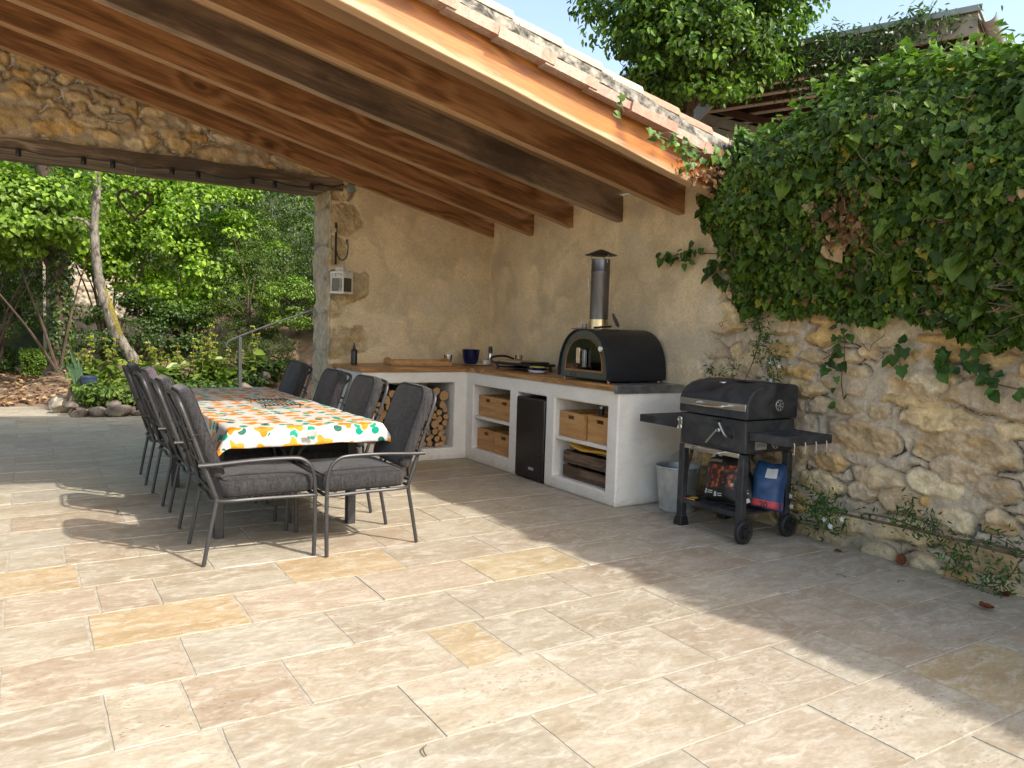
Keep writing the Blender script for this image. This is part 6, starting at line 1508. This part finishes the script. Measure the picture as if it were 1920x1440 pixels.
def dead_leaves():
    r = random.Random(9)
    for (x, y, s, lab) in ((3.937, 1.891, .075, 'curled rust brown dry leaf with a long stalk lying out on the paving'), (4.262, 2.52, .070, 'brown dry leaf propped upright against the foot of the wall'), (4.25, 1.955, .07, 'crumpled brown dry leaf at the wall foot by the right edge'), (4.16, 2.86, .045, 'tiny flat brown dry leaf near the barbecue wheel')):
        n = 9; P = np.zeros((n, n, 3))
        for i in range(n):
            for j in range(n):
                u, v = i / (n - 1), (j / (n - 1) - .5) * 2; w_ = .42 * math.sin(PI * min(1, u * .96 + .04)) ** .7
                P[i, j] = (s * (u - .5), s * v * w_, s * (.30 * v * v * w_ * 2 + .25 * (u - .5) ** 2 + .05 * math.sin(9 * u + 5 * v)) + .004)
        t = thing('dry_leaf', lab, 'leaf', (x, y, 0.003), r.uniform(0, 6.2), 'dry leaves blown onto the paving')
        o = link('blade', gridmesh('blade', P), M['dryleaf'], t); setcol(o.data, np.tile([(.17, .055, .025)], (n * n, 1)) * RNG.uniform(.7, 1.3, (n * n, 1)))
        mb = MB(); mb.tube(spline([(s * .5, 0, s * .05), (s * .9, s * .15, .004), (s * 1.3, s * .1, .010)], 4), .0018, 5); mb.build('stalk', M['stem'], t)
        if 'upright' in lab: t.rotation_euler = (0, R(-70), R(20)); t.location = (4.262, 2.52, .035)
        if 'out on' in lab: t.rotation_euler = (0, R(-12), R(150)); t.location = (x, y, .012)
    for k, (x, y) in enumerate(((3.75, 2.552), (3.966, 2.338), (1.02, 2.06))):
        mb = MB(); mb.tube(spline([(0, -.03, .004), (.01, 0, .008), (0, .03, .004)], 3), .0022, 5); o = mb.build('twig', M['stem']); o.location = (x, y, .002); o.rotation_euler = (0, 0, r.uniform(0, 3)); tag(o, ['thin dark twig lying on the shaded paving', 'tiny dark twig on the paving nearer the wall', 'small curved twig on the sunlit paving'][k], 'twig')
dead_leaves()

# ------------------------------------------------------------------ trees and shrubs
def limbs(mb, base, tips, r0, sway=.15, r=random):
    for tp in tips:
        b, tpv = Vector(base), Vector(tp); m = b.lerp(tpv, .5) + Vector((r.uniform(-sway, sway), r.uniform(-sway, sway), r.uniform(0, sway)))
        q = spline([b, b.lerp(m, .5) + Vector((0, 0, .05)), m, tpv], 4); mb.tube(q, [r0 * (1 - .8 * i / (len(q) - 1)) for i in range(len(q))], 6)
def bush(name, label, cat, base, ctr, radii, ncl, per, clr, size, pal, shape, group=None, stems=6, stem_r=.03, mat='leaf', trunk=None, barkm='stem', up=.6, dark_in=None, shell=.55, seed=1):
    global RNG
    RNG = np.random.default_rng(seed); r = random.Random(seed)
    t = thing(name, label, cat, base, 0, group)
    d = nrm(RNG.normal(size=(ncl, 3))); q = shell + (1 - shell) * RNG.random((ncl, 1)) ** .7
    wob = .75 + .5 * vn(d[:, 0] * 2.2, d[:, 1] * 2.2, d[:, 2] * 2.2, seed)[:, None]
    c = np.array(ctr) + d * q * wob * np.array(radii)
    c[:, 2] = np.maximum(c[:, 2], base[2] + clr * .4)
    P, N, U = clumps(c, clr * RNG.uniform(.55, 1.35, ncl), per, up, flat=.5)
    N = N + np.repeat(d, per, 0) * .5
    n = len(P); col = pick(pal, n, .25) * np.repeat(RNG.uniform(.75, 1.25, (ncl, 1)), per, 0)
    leafmesh('crown', P, N, U, size * RNG.uniform(.6, 1.25, n), np.clip(col, .004, .9), shape, M[mat], t, base)
    mb = MB()
    if trunk: 
        tp, tr = trunk; qn = spline(tp, 8); mb.tube(qn, [tr * (1 - .45 * i / (len(qn) - 1)) for i in range(len(qn))], 12); b0 = tp[-1]
    else: b0 = base
    limbs(mb, b0, [tuple(c[i]) for i in range(0, ncl, max(1, ncl // stems))][:stems], stem_r, .2, r)
    mb.build('trunk', M[barkm], t, base, smooth=True); return t
HZ = [(.15, .27, .022), (.21, .35, .03), (.10, .20, .02), (.27, .40, .035)]
DK = [(.028, .065, .014), (.045, .095, .018), (.065, .12, .02)]
OL = [(.08, .13, .025), (.11, .17, .03), (.06, .10, .02)]
YG = [(.17, .28, .03), (.22, .34, .04), (.13, .23, .03)]
def garden_trees():
    g = 'shrubs and small trees behind the flower bed'
    S = [
     ('hazel_bush', 'broad bright green hazel bush in the middle of the opening behind the flower bed', (2.6, 15.6, .6), (2.5, 15.8, 2.7), (1.55, 1.2, 1.7), 120, 42, .34, .105, HZ, HEART, 3),
     ('hazel_bush', 'sunlit hazel bush spreading just behind the leaning trunk', (1.3, 16.4, .4), (1.3, 16.2, 3.1), (1.2, 1.1, 1.2), 90, 42, .34, .11, HZ, HEART, 4),
     ('laurel_bush', 'dark glossy laurel bush against the edge of the pillar', (4.4, 16.0, 1.0), (4.35, 16.0, 2.9), (1.15, 1.0, 2.1), 130, 46, .28, .075, DK + OL, OVAL, 5),
     ('box_bush', 'fine leaved olive green bush between the hazel and the laurel', (3.45, 14.6, .8), (3.5, 14.9, 1.75), (.75, .6, 1.1), 80, 60, .20, .05, OL, OVAL, 6),
     ('maple_sapling', 'pale green leafy sapling with high branches at the far left of the opening', (-.6, 15.2, .2), (-.2, 15.2, 2.95), (1.25, .9, .75), 70, 44, .34, .12, YG, HEART, 7),
     ('privet_bush', 'grey green twiggy bush under the pale sapling on the left', (-.45, 16.8, .3), (-.35, 16.7, 1.85), (.85, .7, 1.15), 75, 50, .26, .06, OL + DK, OVAL, 8),
     ('maple_sapling', 'pale green sapling arching in front of the dark trunk under the lintel', (.42, 14.05, .35), (-.15, 13.4, 2.75), (1.15, .55, .55), 60, 44, .30, .12, YG, HEART, 17),
     ('cherry_laurel', 'tall dark evergreen rising behind the hazel bushes', (2.4, 19.5, 2.0), (2.4, 19.6, 4.0), (2.9, 1.2, 3.1), 150, 44, .46, .12, DK, OVAL, 9),
     ('cherry_laurel', 'tall dark evergreen rising behind the laurel by the pillar', (6.2, 19.0, 2.0), (6.0, 19.0, 4.4), (2.3, 1.2, 3.3), 130, 40, .46, .12, DK + OL, OVAL, 10),
     ('cherry_laurel', 'tall dark evergreen behind the pale sapling at far left', (-2.0, 20.0, 1.5), (-1.7, 20.2, 3.4), (2.5, 1.2, 3.4), 130, 40, .46, .12, DK, OVAL, 11),
     ('bramble_bush', 'low dark tangle of leaves in the shade behind the yellow flowers', (1.6, 14.8, .4), (1.7, 15.0, 1.05), (1.2, .5, .7), 70, 40, .24, .07, DK, HEART, 12),
     ('bank_shrub', 'feathery olive shrub on the bank under the handrail', (3.1, 12.8, .45), (3.15, 12.9, .72), (.75, .5, .42), 60, 60, .17, .06, [(.06, .09, .015), (.08, .12, .02), (.045, .075, .015)], LANCE, 13),
     ('bank_shrub', 'leafy green shrub at the top of the bank beside the pillar', (4.2, 14.0, 1.2), (4.1, 14.0, 1.55), (.75, .5, .6), 60, 48, .2, .065, HZ + OL, OVAL, 14),
    ]
    for nm, lab, base, ctr, rad, ncl, per, clr, size, pal, sh, sd in S:
        bush(nm, lab, 'bush' if 'tree' not in nm else 'tree', base, ctr, rad, int(ncl * 1.6), int(per * 1.7), clr * .92, size * .66, pal, sh, g, stems=3 if sd == 17 else 8, stem_r=.028, barkm='barkd', seed=sd)
    # leaning pale trunk with its crown above the lintel
    base = (1.42, 12.5, .35)
    t = thing('leaning_tree', 'slender tree with a pale curved leaning trunk, mossy on its right side', 'tree', base)
    path = [(1.42, 12.5, .35), (1.31, 12.5, .67), (1.10, 12.5, 1.02), (.985, 12.5, 1.38), (.90, 12.5, 1.70), (.855, 12.5, 2.0), (.825, 12.5, 2.5), (.86, 12.5, 3.25), (.80, 12.5, 4.2), (.9, 12.6, 5.2)]
    q = spline(path, 6); mb = MB(); mb.tube(q, [.085 * (1 - .5 * i / (len(q) - 1)) * (1 + .10 * math.sin(i * 1.3)) for i in range(len(q))], 14)
    mb.tube(spline([(.83, 12.5, 2.45), (.70, 12.45, 2.60), (.55, 12.4, 2.62)], 5), [.035 - .0022 * k for k in range(11)], 8)
    mb.build('trunk', M['bark'], t, base, smooth=True)
    mb = MB(); qq = [(p[0] + .030, p[1] - .020, p[2] + .012) for p in q[8:26]]; mb.tube(qq, [.062 * math.sin(PI * (k + .6) / (len(qq) + .2)) ** .5 * (1 - .015 * k) for k in range(len(qq))], 10); mb.build('moss_patch', M['moss'], t, base, smooth=True)
    c = np.array([(.9, 12.5, 5.4)]) + RNG.normal(size=(40, 3)) * [.9, .7, .6]; P, N, U = clumps(c, .4, 40, .6); n = len(P)
    leafmesh('crown', P, N, U, .09 * RNG.uniform(.6, 1.2, n), pick(HZ, n), HEART, M['leaf'], t, base)
    # ivy clad dark trunk
    base = (.46, 14.2, .36); t = thing('ivy_clad_tree', 'dark rough tree trunk wrapped in creeper left of the leaning trunk', 'tree', base)
    path = [(.40, 14.2, .30), (.46, 14.2, .7), (.46, 14.2, 1.3), (.44, 14.2, 2.0), (.30, 14.2, 3.0), (.2, 14.2, 4.4)]; q = spline(path, 6); mb = MB()
    mb.tube(q, [(.20 if i < 3 else .155) * (1 - .3 * i / len(q)) * (1 + .06 * math.sin(i * 2.1)) for i in range(len(q))], 14)
    mb.tube(spline([(.44, 14.2, 1.9), (.1, 14.1, 2.3), (-.3, 14.0, 2.45), (-.7, 13.9, 2.35)], 5), [.06 - .003 * k for k in range(16)], 8); mb.build('trunk', M['barkd'], t, base, smooth=True)
    n = 900; z = RNG.uniform(.4, 2.6, n); a = RNG.uniform(0, 6.28, n); P = np.stack([.46 + .17 * np.cos(a), 14.2 + .17 * np.sin(a), z], -1)
    leafmesh('creeper', P, np.stack([np.cos(a), np.sin(a), .4 + 0 * a], -1) + RNG.normal(size=(n, 3)) * .4, RNG.normal(size=(n, 3)) + [0, 0, -1], RNG.uniform(.04, .075, n), pick(DK + OL, n), IVY, M['leaf'], t, base)
    c = np.array([(.1, 14.1, 3.9)]) + RNG.normal(size=(46, 3)) * [1.0, .8, .55]; P, N, U = clumps(c, .38, 40, .6); n = len(P)
    leafmesh('crown', P, N, U, .09 * RNG.uniform(.6, 1.2, n), pick(HZ + DK, n), HEART, M['leaf'], t, base)
    # far wood: one mass closing the view
    c = np.stack([RNG.uniform(-9, 16, 560), RNG.uniform(20.5, 25, 560), RNG.uniform(.8, 9.5, 560)], -1); P, N, U = clumps(c, .9, 40, .6); n = len(P)
    tag(leafmesh('woodland', P, N, U, .24 * RNG.uniform(.6, 1.2, n), pick(DK + OL, n, .3), OVAL, M['leaf']), kind='stuff')
    # clipped hedges
    for (x0, x1, y, h, lab, pal, sd) in ((-2.6, -.16, 17.4, .62, 'clipped dark green hedge in the shade at the far left', DK, 31), (-.12, .42, 17.3, .58, 'clipped yellow green hedge catching the sun left of the dark trunk', YG, 32)):
        RNGl = np.random.default_rng(sd); n = int(5200 * (x1 - x0) / 2); t = thing('clipped_hedge', lab, 'hedge', ((x0 + x1) / 2, y, .15))
        P = np.stack([RNGl.uniform(x0, x1, n), RNGl.uniform(y - .25, y + .35, n), RNGl.uniform(.12, h, n)], -1); f = RNGl.random(n)
        P[f < .45, 1] = y - .25 + RNGl.normal(size=(f < .45).sum()) * .025; k = (f > .45) & (f < .75); P[k, 2] = h + RNGl.normal(size=k.sum()) * .02
        leafmesh('foliage', P, RNGl.normal(size=(n, 3)) * .6 + [0, -.8, .5], RNGl.normal(size=(n, 3)), RNGl.uniform(.03, .055, n), pick(pal, n, .3), OVAL, M['leaf'], t, tuple(t.location))
        mb = MB(); mb.box(x0 + .05, x1 - .05, y - .18, y + .28, .1, h - .07); mb.build('branch_core', M['hill'], t, tuple(t.location))
    mb = MB(); mb.lathe([(.05, .2), (.048, 2.6)], (.345, 16.0, 0), 12); o = mb.build('grey_pole', M['railing'], None, (.345, 16.0, .2), smooth=True); tag(o, 'slim pale pole standing beside the ivy clad trunk', 'pole')
    us = np.arange(.3, 2.2, .03); vs_ = np.arange(1.2, 2.5, .03); U, V_, h, col, D = rubble(us, vs_, stones(.3, 2.2, 1.2, 2.5, .12, .28, 6), 61, [(.62, .55, .44), (.58, .50, .38)])
    me = gridmesh('pale_garden_wall', np.stack([U, 19.0 - h, V_], -1)[:, ::-1]); setcol(me, col[:, ::-1].reshape(-1, 3)); o = link('pale_garden_wall', me, M['stone']); tag(o, 'sunlit pale stone wall glimpsed between the two trunks', 'wall')
    b = MB(); b.box(.3, 2.2, 19.03, 19.4, .3, 2.5); b.build('wall_core', M['rockl'], o)
garden_trees()

def garden_bed():
    r = random.Random(21)
    def rock(x, y, z, s, lab, mat='rock', sq=(1, 1, .7)):
        bm = bmesh.new(); bmesh.ops.create_icosphere(bm, subdivisions=4, radius=1); sd = r.random() * 50
        pl = [(Vector((r.gauss(0, 1), r.gauss(0, 1), r.gauss(0, 1))).normalized(), r.uniform(.62, .92)) for _ in range(11)]
        for v in bm.verts:
            d = v.co.normalized(); k = min([1.0] + [h_ / max(nv_.dot(d), .05) for nv_, h_ in pl])
            k *= 1 + .16 * (float(fbm(d.x * 3 + sd, d.y * 3, d.z * 3, 3, 4)) - .5); v.co = Vector((d.x * k * s * sq[0], d.y * k * s * sq[1], d.z * k * s * sq[2]))
        me = bpy.data.meshes.new('bed_stone'); bm.to_mesh(me); bm.free(); me.polygons.foreach_set('use_smooth', [True] * len(me.polygons)); me.set_sharp_from_angle(angle=R(28))
        o = link('bed_stone', me, M[mat]); o.location = (x, y, z); o.rotation_euler = (0, 0, r.uniform(0, 6)); tag(o, lab, 'stone', 'stones edging the flower bed')
    lab = 'rough grey brown stone edging the front of the flower bed'
    x = .45
    while x < 4.3:
        s = r.uniform(.09, .17); rock(x + s, 11.22 + r.uniform(-.04, .05), s * .38, s, lab, sq=(1.15, .9, .75)); x += s * 1.75
    for k in range(9): rock(.5 + k * .42 + r.uniform(-.1, .1), 11.42 + r.uniform(-.05, .05), .13, r.uniform(.07, .11), 'smaller rough stone in the second course of the flower bed edge')
    for (x, y, z, s, l, m) in ((.37, 11.75, .10, .12, 'pale upright stone at the corner of the flower bed', 'rockl'), (.34, 12.15, .08, .13, 'pale round stone behind the upright corner stone', 'rockl'), (.42, 12.5, .06, .12, 'pale half buried stone at the back corner of the bed', 'rockl'), (2.62, 11.3, .30, .12, 'mossy grey boulder left of the farthest kitchen side chair', 'rock'), (3.05, 11.9, .46, .08, 'grey rock on the bank beside the pillar', 'rock')): rock(x, y, z, s, l, m, (1, 1, .9))
    # flowering phlomis
    def phlomis(x, y, z0, h, sd):
        rg = np.random.default_rng(sd); t = thing('phlomis', 'tall yellow green phlomis with whorled flower heads in the sunny bed', 'flowering plant', (x, y, z0), 0, 'phlomis plants in the flower bed'); org = (x, y, z0)
        mb = MB(); L_ = []; F_ = []
        for k in range(rg.integers(2, 5)):
            a = rg.uniform(0, 6.28); tx, ty = x + .12 * math.cos(a), y + .08 * math.sin(a); hh = h * rg.uniform(.75, 1.05)
            mb.tube(spline([(x, y, z0), (x + (tx - x) * .6, y + (ty - y) * .6, z0 + hh * .5), (tx, ty, z0 + hh)], 5), .006, 6)
            for w_ in range(3):
                z = z0 + hh * (1 - .13 * w_); c = (x + (tx - x) * (z - z0) / hh, y + (ty - y) * (z - z0) / hh, z)
                fh = []
                for q in range(14): b = rg.uniform(0, 6.28); fh.append((c, (math.cos(b), math.sin(b), rg.uniform(.1, .9)), .040))
                F_.append(fh)
                for q in range(3): b = rg.uniform(0, 6.28); L_.append(((c[0], c[1], c[2] - .01), (math.cos(b), math.sin(b), -.4), .07))
            for q in range(17): zz = rg.uniform(.05, .62); b = rg.uniform(0, 6.28); c = (x + (tx - x) * zz, y + (ty - y) * zz, z0 + hh * zz); L_.append((c, (math.cos(b), math.sin(b), rg.uniform(-.7, .2)), rg.uniform(.12, .21)))
        mb.build('stem', M['stem'], t, org)
        for nm, A, pal in [('foliage', L_, [(.16, .24, .035), (.21, .30, .045), (.11, .18, .03)])] + [('flower_head', f_, [(.38, .37, .06), (.44, .40, .10), (.30, .33, .05)]) for f_ in F_]:
            P = np.array([a[0] for a in A]); U = np.array([a[1] for a in A]); n = len(A); N = np.cross(U, rg.normal(size=(n, 3))); N[:, 2] = np.abs(N[:, 2]) + .3
            leafmesh(nm, P, N, U, np.array([a[2] for a in A]), pick(pal, n, .2), OVAL, M['leaf'], t, org)
    for i, (x, z) in enumerate(((.67, .87), (.81, .99), (1.02, .97), (1.22, .80), (1.52, .95), (1.62, .90), (1.78, .86), (1.92, .97), (2.07, .90), (2.22, 1.23), (2.30, 1.05), (2.16, 1.0), (2.42, .85), (2.62, .95), (2.88, 1.2))):
        y = 11.9 + r.uniform(-.15, .3); phlomis(x, y, .22, z - .22, 100 + i)
    # low planting
    low = [(.75, 11.55, .26, .26, [(.10, .17, .03), (.14, .22, .035), (.07, .13, .025)], 'mounded yellow green plant at the front corner of the bed'), (1.15, 11.6, .27, .24, [(.13, .20, .04), (.17, .23, .05)], 'pale green low plant behind the edging stones'), (1.6, 11.7, .28, .26, [(.09, .15, .03), (.12, .19, .03)], 'spreading low plant beside the terrace chairs'), (2.1, 11.7, .28, .26, [(.05, .10, .02), (.08, .14, .03)], 'mid green low plant beyond the end of the table'), (2.75, 11.9, .32, .30, [(.04, .08, .018), (.06, .11, .02)], 'dark green low plant in front of the pillar')]
    low += [(x, y, z, s, [(.08, .14, .025), (.11, .18, .03), (.06, .11, .02)], 'leafy green low plant filling the back of the flower bed') for x, y, z, s in ((.95, 12.35, .34, .26), (1.35, 12.25, .36, .28), (1.75, 12.35, .38, .28), (2.15, 12.3, .38, .28), (2.55, 12.45, .42, .28), (1.9, 11.55, .26, .2), (2.4, 11.6, .28, .22), (3.2, 12.2, .55, .3))]
    for i, (x, y, z, s, pal, lb) in enumerate(low):
        bush('bed_plant', lb, 'plant', (x, y, .12), (x, y, z), (s, s * .7, s * .6), 26, 40, .11, .065, pal, OVAL, 'low plants in the flower bed', stems=6, stem_r=.006, seed=60 + i, shell=.3)
    # iris fan
    t = thing('iris_plant', 'fan of broad blue green iris leaves arching from the bed corner', 'iris', (.58, 11.85, .30)); A = []
    for (tip, w_, sag) in (((.47, 11.8, .89), .03, 0), ((.52, 11.75, .80), .028, .0), ((.33, 11.7, .52), .032, .16), ((.40, 11.8, .30), .03, .28), ((.58, 11.9, .78), .025, 0), ((.62, 11.8, .70), .025, 0), ((.50, 11.9, .72), .026, .02)):
        b = Vector((.60, 11.85, .24)); tp = Vector(tip); n = 12; P = np.zeros((n, 3, 3))
        for i in range(n):
            u = i / (n - 1); c = b.lerp(tp, u) + Vector((0, 0, sag * math.sin(PI * u) * 1.2 + .04 * math.sin(PI * u))); ww = w_ * (1 - u ** 2.2) * (.7 + .5 * math.sin(PI * min(1, u + .2)))
            for j in (0, 1, 2): P[i, j] = (c.x + (j - 1) * ww, c.y + (.012 if j == 1 else 0), c.z + (j - 1) * ww * .3)
        o = link('leaf', gridmesh('leaf', P - np.array(t.location)), M['leaf'], t); setcol(o.data, np.tile([(.11, .19, .11)], (n * 3, 1)) * (1 + .25 * RNG.normal(size=(n * 3, 1)) * .4))
    mb = MB(); mb.lathe([(.075, 0), (.098, .16), (.105, .165), (.105, .185), (.092, .185), (.085, .10), (.0, .09)], capt=False, n=28); o = mb.build('plant_pot', M['pot'], None, smooth=True, angle=40); o.location = (.70, 11.75, .30); tag(o, 'slate blue plant pot half hidden among the bed plants', 'plant pot')
    # hand rail
    t = thing('hand_rail', 'grey metal handrail on a single post climbing the bank toward the pillar', 'handrail', (2.52, 11.2, .05)); org = (2.52, 11.2, .05)
    mb = MB(); mb.box(2.497, 2.543, 11.177, 11.223, .05, 1.055); mb.build('post', M['railing'], t, org, bevel=.004)
    mb = MB(); mb.tube(spline([(2.375, 11.2, .885), (2.345, 11.2, .905), (2.335, 11.2, .94), (2.36, 11.2, .985), (2.42, 11.2, 1.02), (2.52, 11.2, 1.066), (3.0, 11.2, 1.262), (3.53, 11.2, 1.46), (4.4, 11.2, 1.79)], 6), .014, 10); mb.build('rail', M['railing'], t, org, smooth=True)
    mb = MB(); mb.box(4.18, 4.226, 11.177, 11.223, .5, 1.70); mb.build('post', M['railing'], t, org, bevel=.004)
garden_bed()

# ------------------------------------------------------------------ behind the wall: tree and terrace canopy
def upper():
    global RNG
    bush('broad_leaved_tree', 'big broad leaved tree rising behind the tiled roof edge against the sky', 'tree', (6.9, 7.15, 2.15), (6.86, 6.86, 5.02), (1.45, 1.15, 1.02), 330, 70, .25, .076, [(.045, .10, .018), (.065, .14, .022), (.09, .18, .028), (.14, .25, .03)], OVAL, None, stems=26, stem_r=.05, mat='ivyleaf', trunk=([(7.0, 7.4, 2.1), (6.95, 7.3, 3.0), (6.9, 7.15, 4.0)], .13), barkm='barkd', seed=77, shell=.35)
    e = Vector((-.35, .937, 0)).normalized(); p = Vector((e.y, -e.x, 0))   # e: along the eave, p: inward under the canopy
    G = Vector((8.78, 4.79, 0)); org = (8.78, 4.79, 2.15)
    t = thing('terrace_canopy', 'grey and cream flat terrace canopy with dark joists behind the ivy', 'canopy', org)
    rm = Matrix(((e.x, p.x, 0, G.x), (e.y, p.y, 0, G.y), (0, 0, 1, 0), (0, 0, 0, 1)))    # local: x along eave, y inward
    def bx(name, mat, *b, parent=None, bevel=0): mb = MB(); mb.box(*b, M=rm); return mb.build(name, M[mat], parent or t, org, bevel=bevel)
    bx('roof_sheet', 'canopygrey', -.06, 9.0, -.06, 7.0, 4.86, 4.90)
    bx('fascia', 'fasciaw', .0, 9.0, -.02, .02, 4.62, 4.855); bx('fascia', 'fasciaw', -.04, -.001, -.02, 6.9, 4.64, 4.855)
    bx('drip_edge', 'canopygrey', -.08, 9.0, -.075, -.0605, 4.85, 4.915)
    for k in range(14):
        y = .35 + k * .42; j = bx('joist', 'joist', .05, 8.9, y, y + .09, 4.60, 4.80); bx('pale_edge', 'joistedge', .05, 8.9, y - .006, y + .096, 4.585, 4.5995, parent=j)
    bx('ceiling_boarding', 'joist', .02, 8.95, .03, 6.9, 4.801, 4.858)
    bx('post', 'fasciaw', .02, .16, .06, .20, 2.15, 4.60)
    bx('post', 'canopygrey', 5.3, 5.42, .06, .18, 2.15, 4.60)
    mb = MB(); q0, q1 = Vector((2.70, 0, 4.66)), Vector((3.75, 0, 3.78)); dd = (q1 - q0).normalized(); pp = Vector((-dd.z, 0, dd.x)) * .075
    V = [rm @ (q + s_ * pp + Vector((0, yy, 0))) for q in (q0, q1) for s_ in (-1, 1) for yy in (.03, .09)]
    mb.add(V, [(0, 1, 3, 2), (4, 6, 7, 5), (0, 4, 5, 1), (2, 3, 7, 6), (0, 2, 6, 4), (1, 5, 7, 3)]); mb.build('brace', M['canopygrey'], t, org)
    # half-round gutter on the end
    mb = MB(); V = []; n = 12
    for (yy) in (-.06, 3.2):
        for q in range(n + 1):
            a = PI + PI * q / n; V.append(rm @ Vector((-.13 + .085 * math.cos(a), yy, 4.80 + .085 * math.sin(a))))
        for q in range(n + 1):
            a = 2 * PI - PI * q / n; V.append(rm @ Vector((-.13 + .080 * math.cos(a), yy, 4.80 + .080 * math.sin(a))))
    k = 2 * (n + 1); mb.add(V, [(i, (i + 1) % k, k + (i + 1) % k, k + i) for i in range(k)]); mb.build('gutter', M['steeld'], t, org, smooth=True)
    pl = thing('slatted_screen', 'grey slatted screen under the terrace canopy, half hidden by the roof tiles', 'screen', (8.3, 8.8, 2.15)); 
    A = Vector((8.45, 8.94, 4.86)); B = Vector((9.26, 8.10, 4.52)); A = A + (A - B) * .6; B = B + (B - A) * .35; d = (B - A).normalized(); q = Vector((d.y, -d.x, 0)).normalized(); L_ = (B - A).length
    rm2 = Matrix(((d.x, q.x, 0, A.x), (d.y, q.y, 0, A.y), (d.z, 0, 1, A.z), (0, 0, 0, 1)))
    mb = MB(); mb.box(0, L_, -.04, .04, -.10, .0, M=rm2); mb.build('top_rail', M['joist'], pl, (8.3, 8.8, 2.15))
    for k in range(14):
        mb = MB(); mb.box(0, L_, -.02, .02, -.30 - k * .17, -.30 - k * .17 + .145, M=rm2); mb.build('slat', M['canopygrey'], pl, (8.3, 8.8, 2.15))
    # star jasmine over the canopy edge
    RNG = np.random.default_rng(5)
    js = thing('canopy_climber', 'white flowering climber trailing over the edge of the terrace canopy', 'climber', (8.4, 5.8, 4.6)); o2 = (8.4, 5.8, 4.6)
    A_ = []
    for (x, z, n, sx, sz) in ((1.25, 4.66, 900, .35, .13), (.75, 4.74, 380, .3, .09), (1.9, 4.62, 900, .35, .18), (.55, 4.93, 120, .12, .05), (1.4, 4.40, 260, .3, .12), (.2, 4.78, 70, .12, .08), (1.5, 4.9, 90, .2, .05)):
        c = np.stack([x + RNG.normal(size=n) * sx, -.08 + RNG.normal(size=n) * .07, z + RNG.normal(size=n) * sz], -1); P = np.array([rm @ Vector(v) for v in c])
        A_.append((P, RNG.normal(size=(n, 3)) * .6 + [-.7, -.5, .4], RNG.normal(size=(n, 3)) + [0, 0, -.4], RNG.uniform(.05, .10, n), pick([(.04, .09, .025), (.06, .12, .03), (.09, .16, .04)], n, .3)))
    leafmesh('foliage', *[np.concatenate([a[i] for a in A_]) for i in range(5)], LANCE, M['leaf'], js, o2)
    n = 24; c = np.stack([1.35 + RNG.normal(size=n) * .4, -.2 + RNG.normal(size=n) * .05, 4.6 + RNG.normal(size=n) * .13], -1); P = np.array([rm @ Vector(v) for v in c])
    leafmesh('flowers', P, RNG.normal(size=(n, 3)) * .3 + [-.8, -.5, .3], RNG.normal(size=(n, 3)), np.full(n, .038), np.full((n, 3), .7), QUAD, M['dryleaf'], js, o2)['kind'] = 'stuff'
    mb = MB()
    for x in (.4, 1.1, 1.7): mb.tube([rm @ Vector((x, -.1, 2.6)), rm @ Vector((x + .1, -.1, 4.3)), rm @ Vector((x - .1, -.1, 4.8))], .012, 6)
    mb.build('stem', M['stem'], js, o2)
upper()
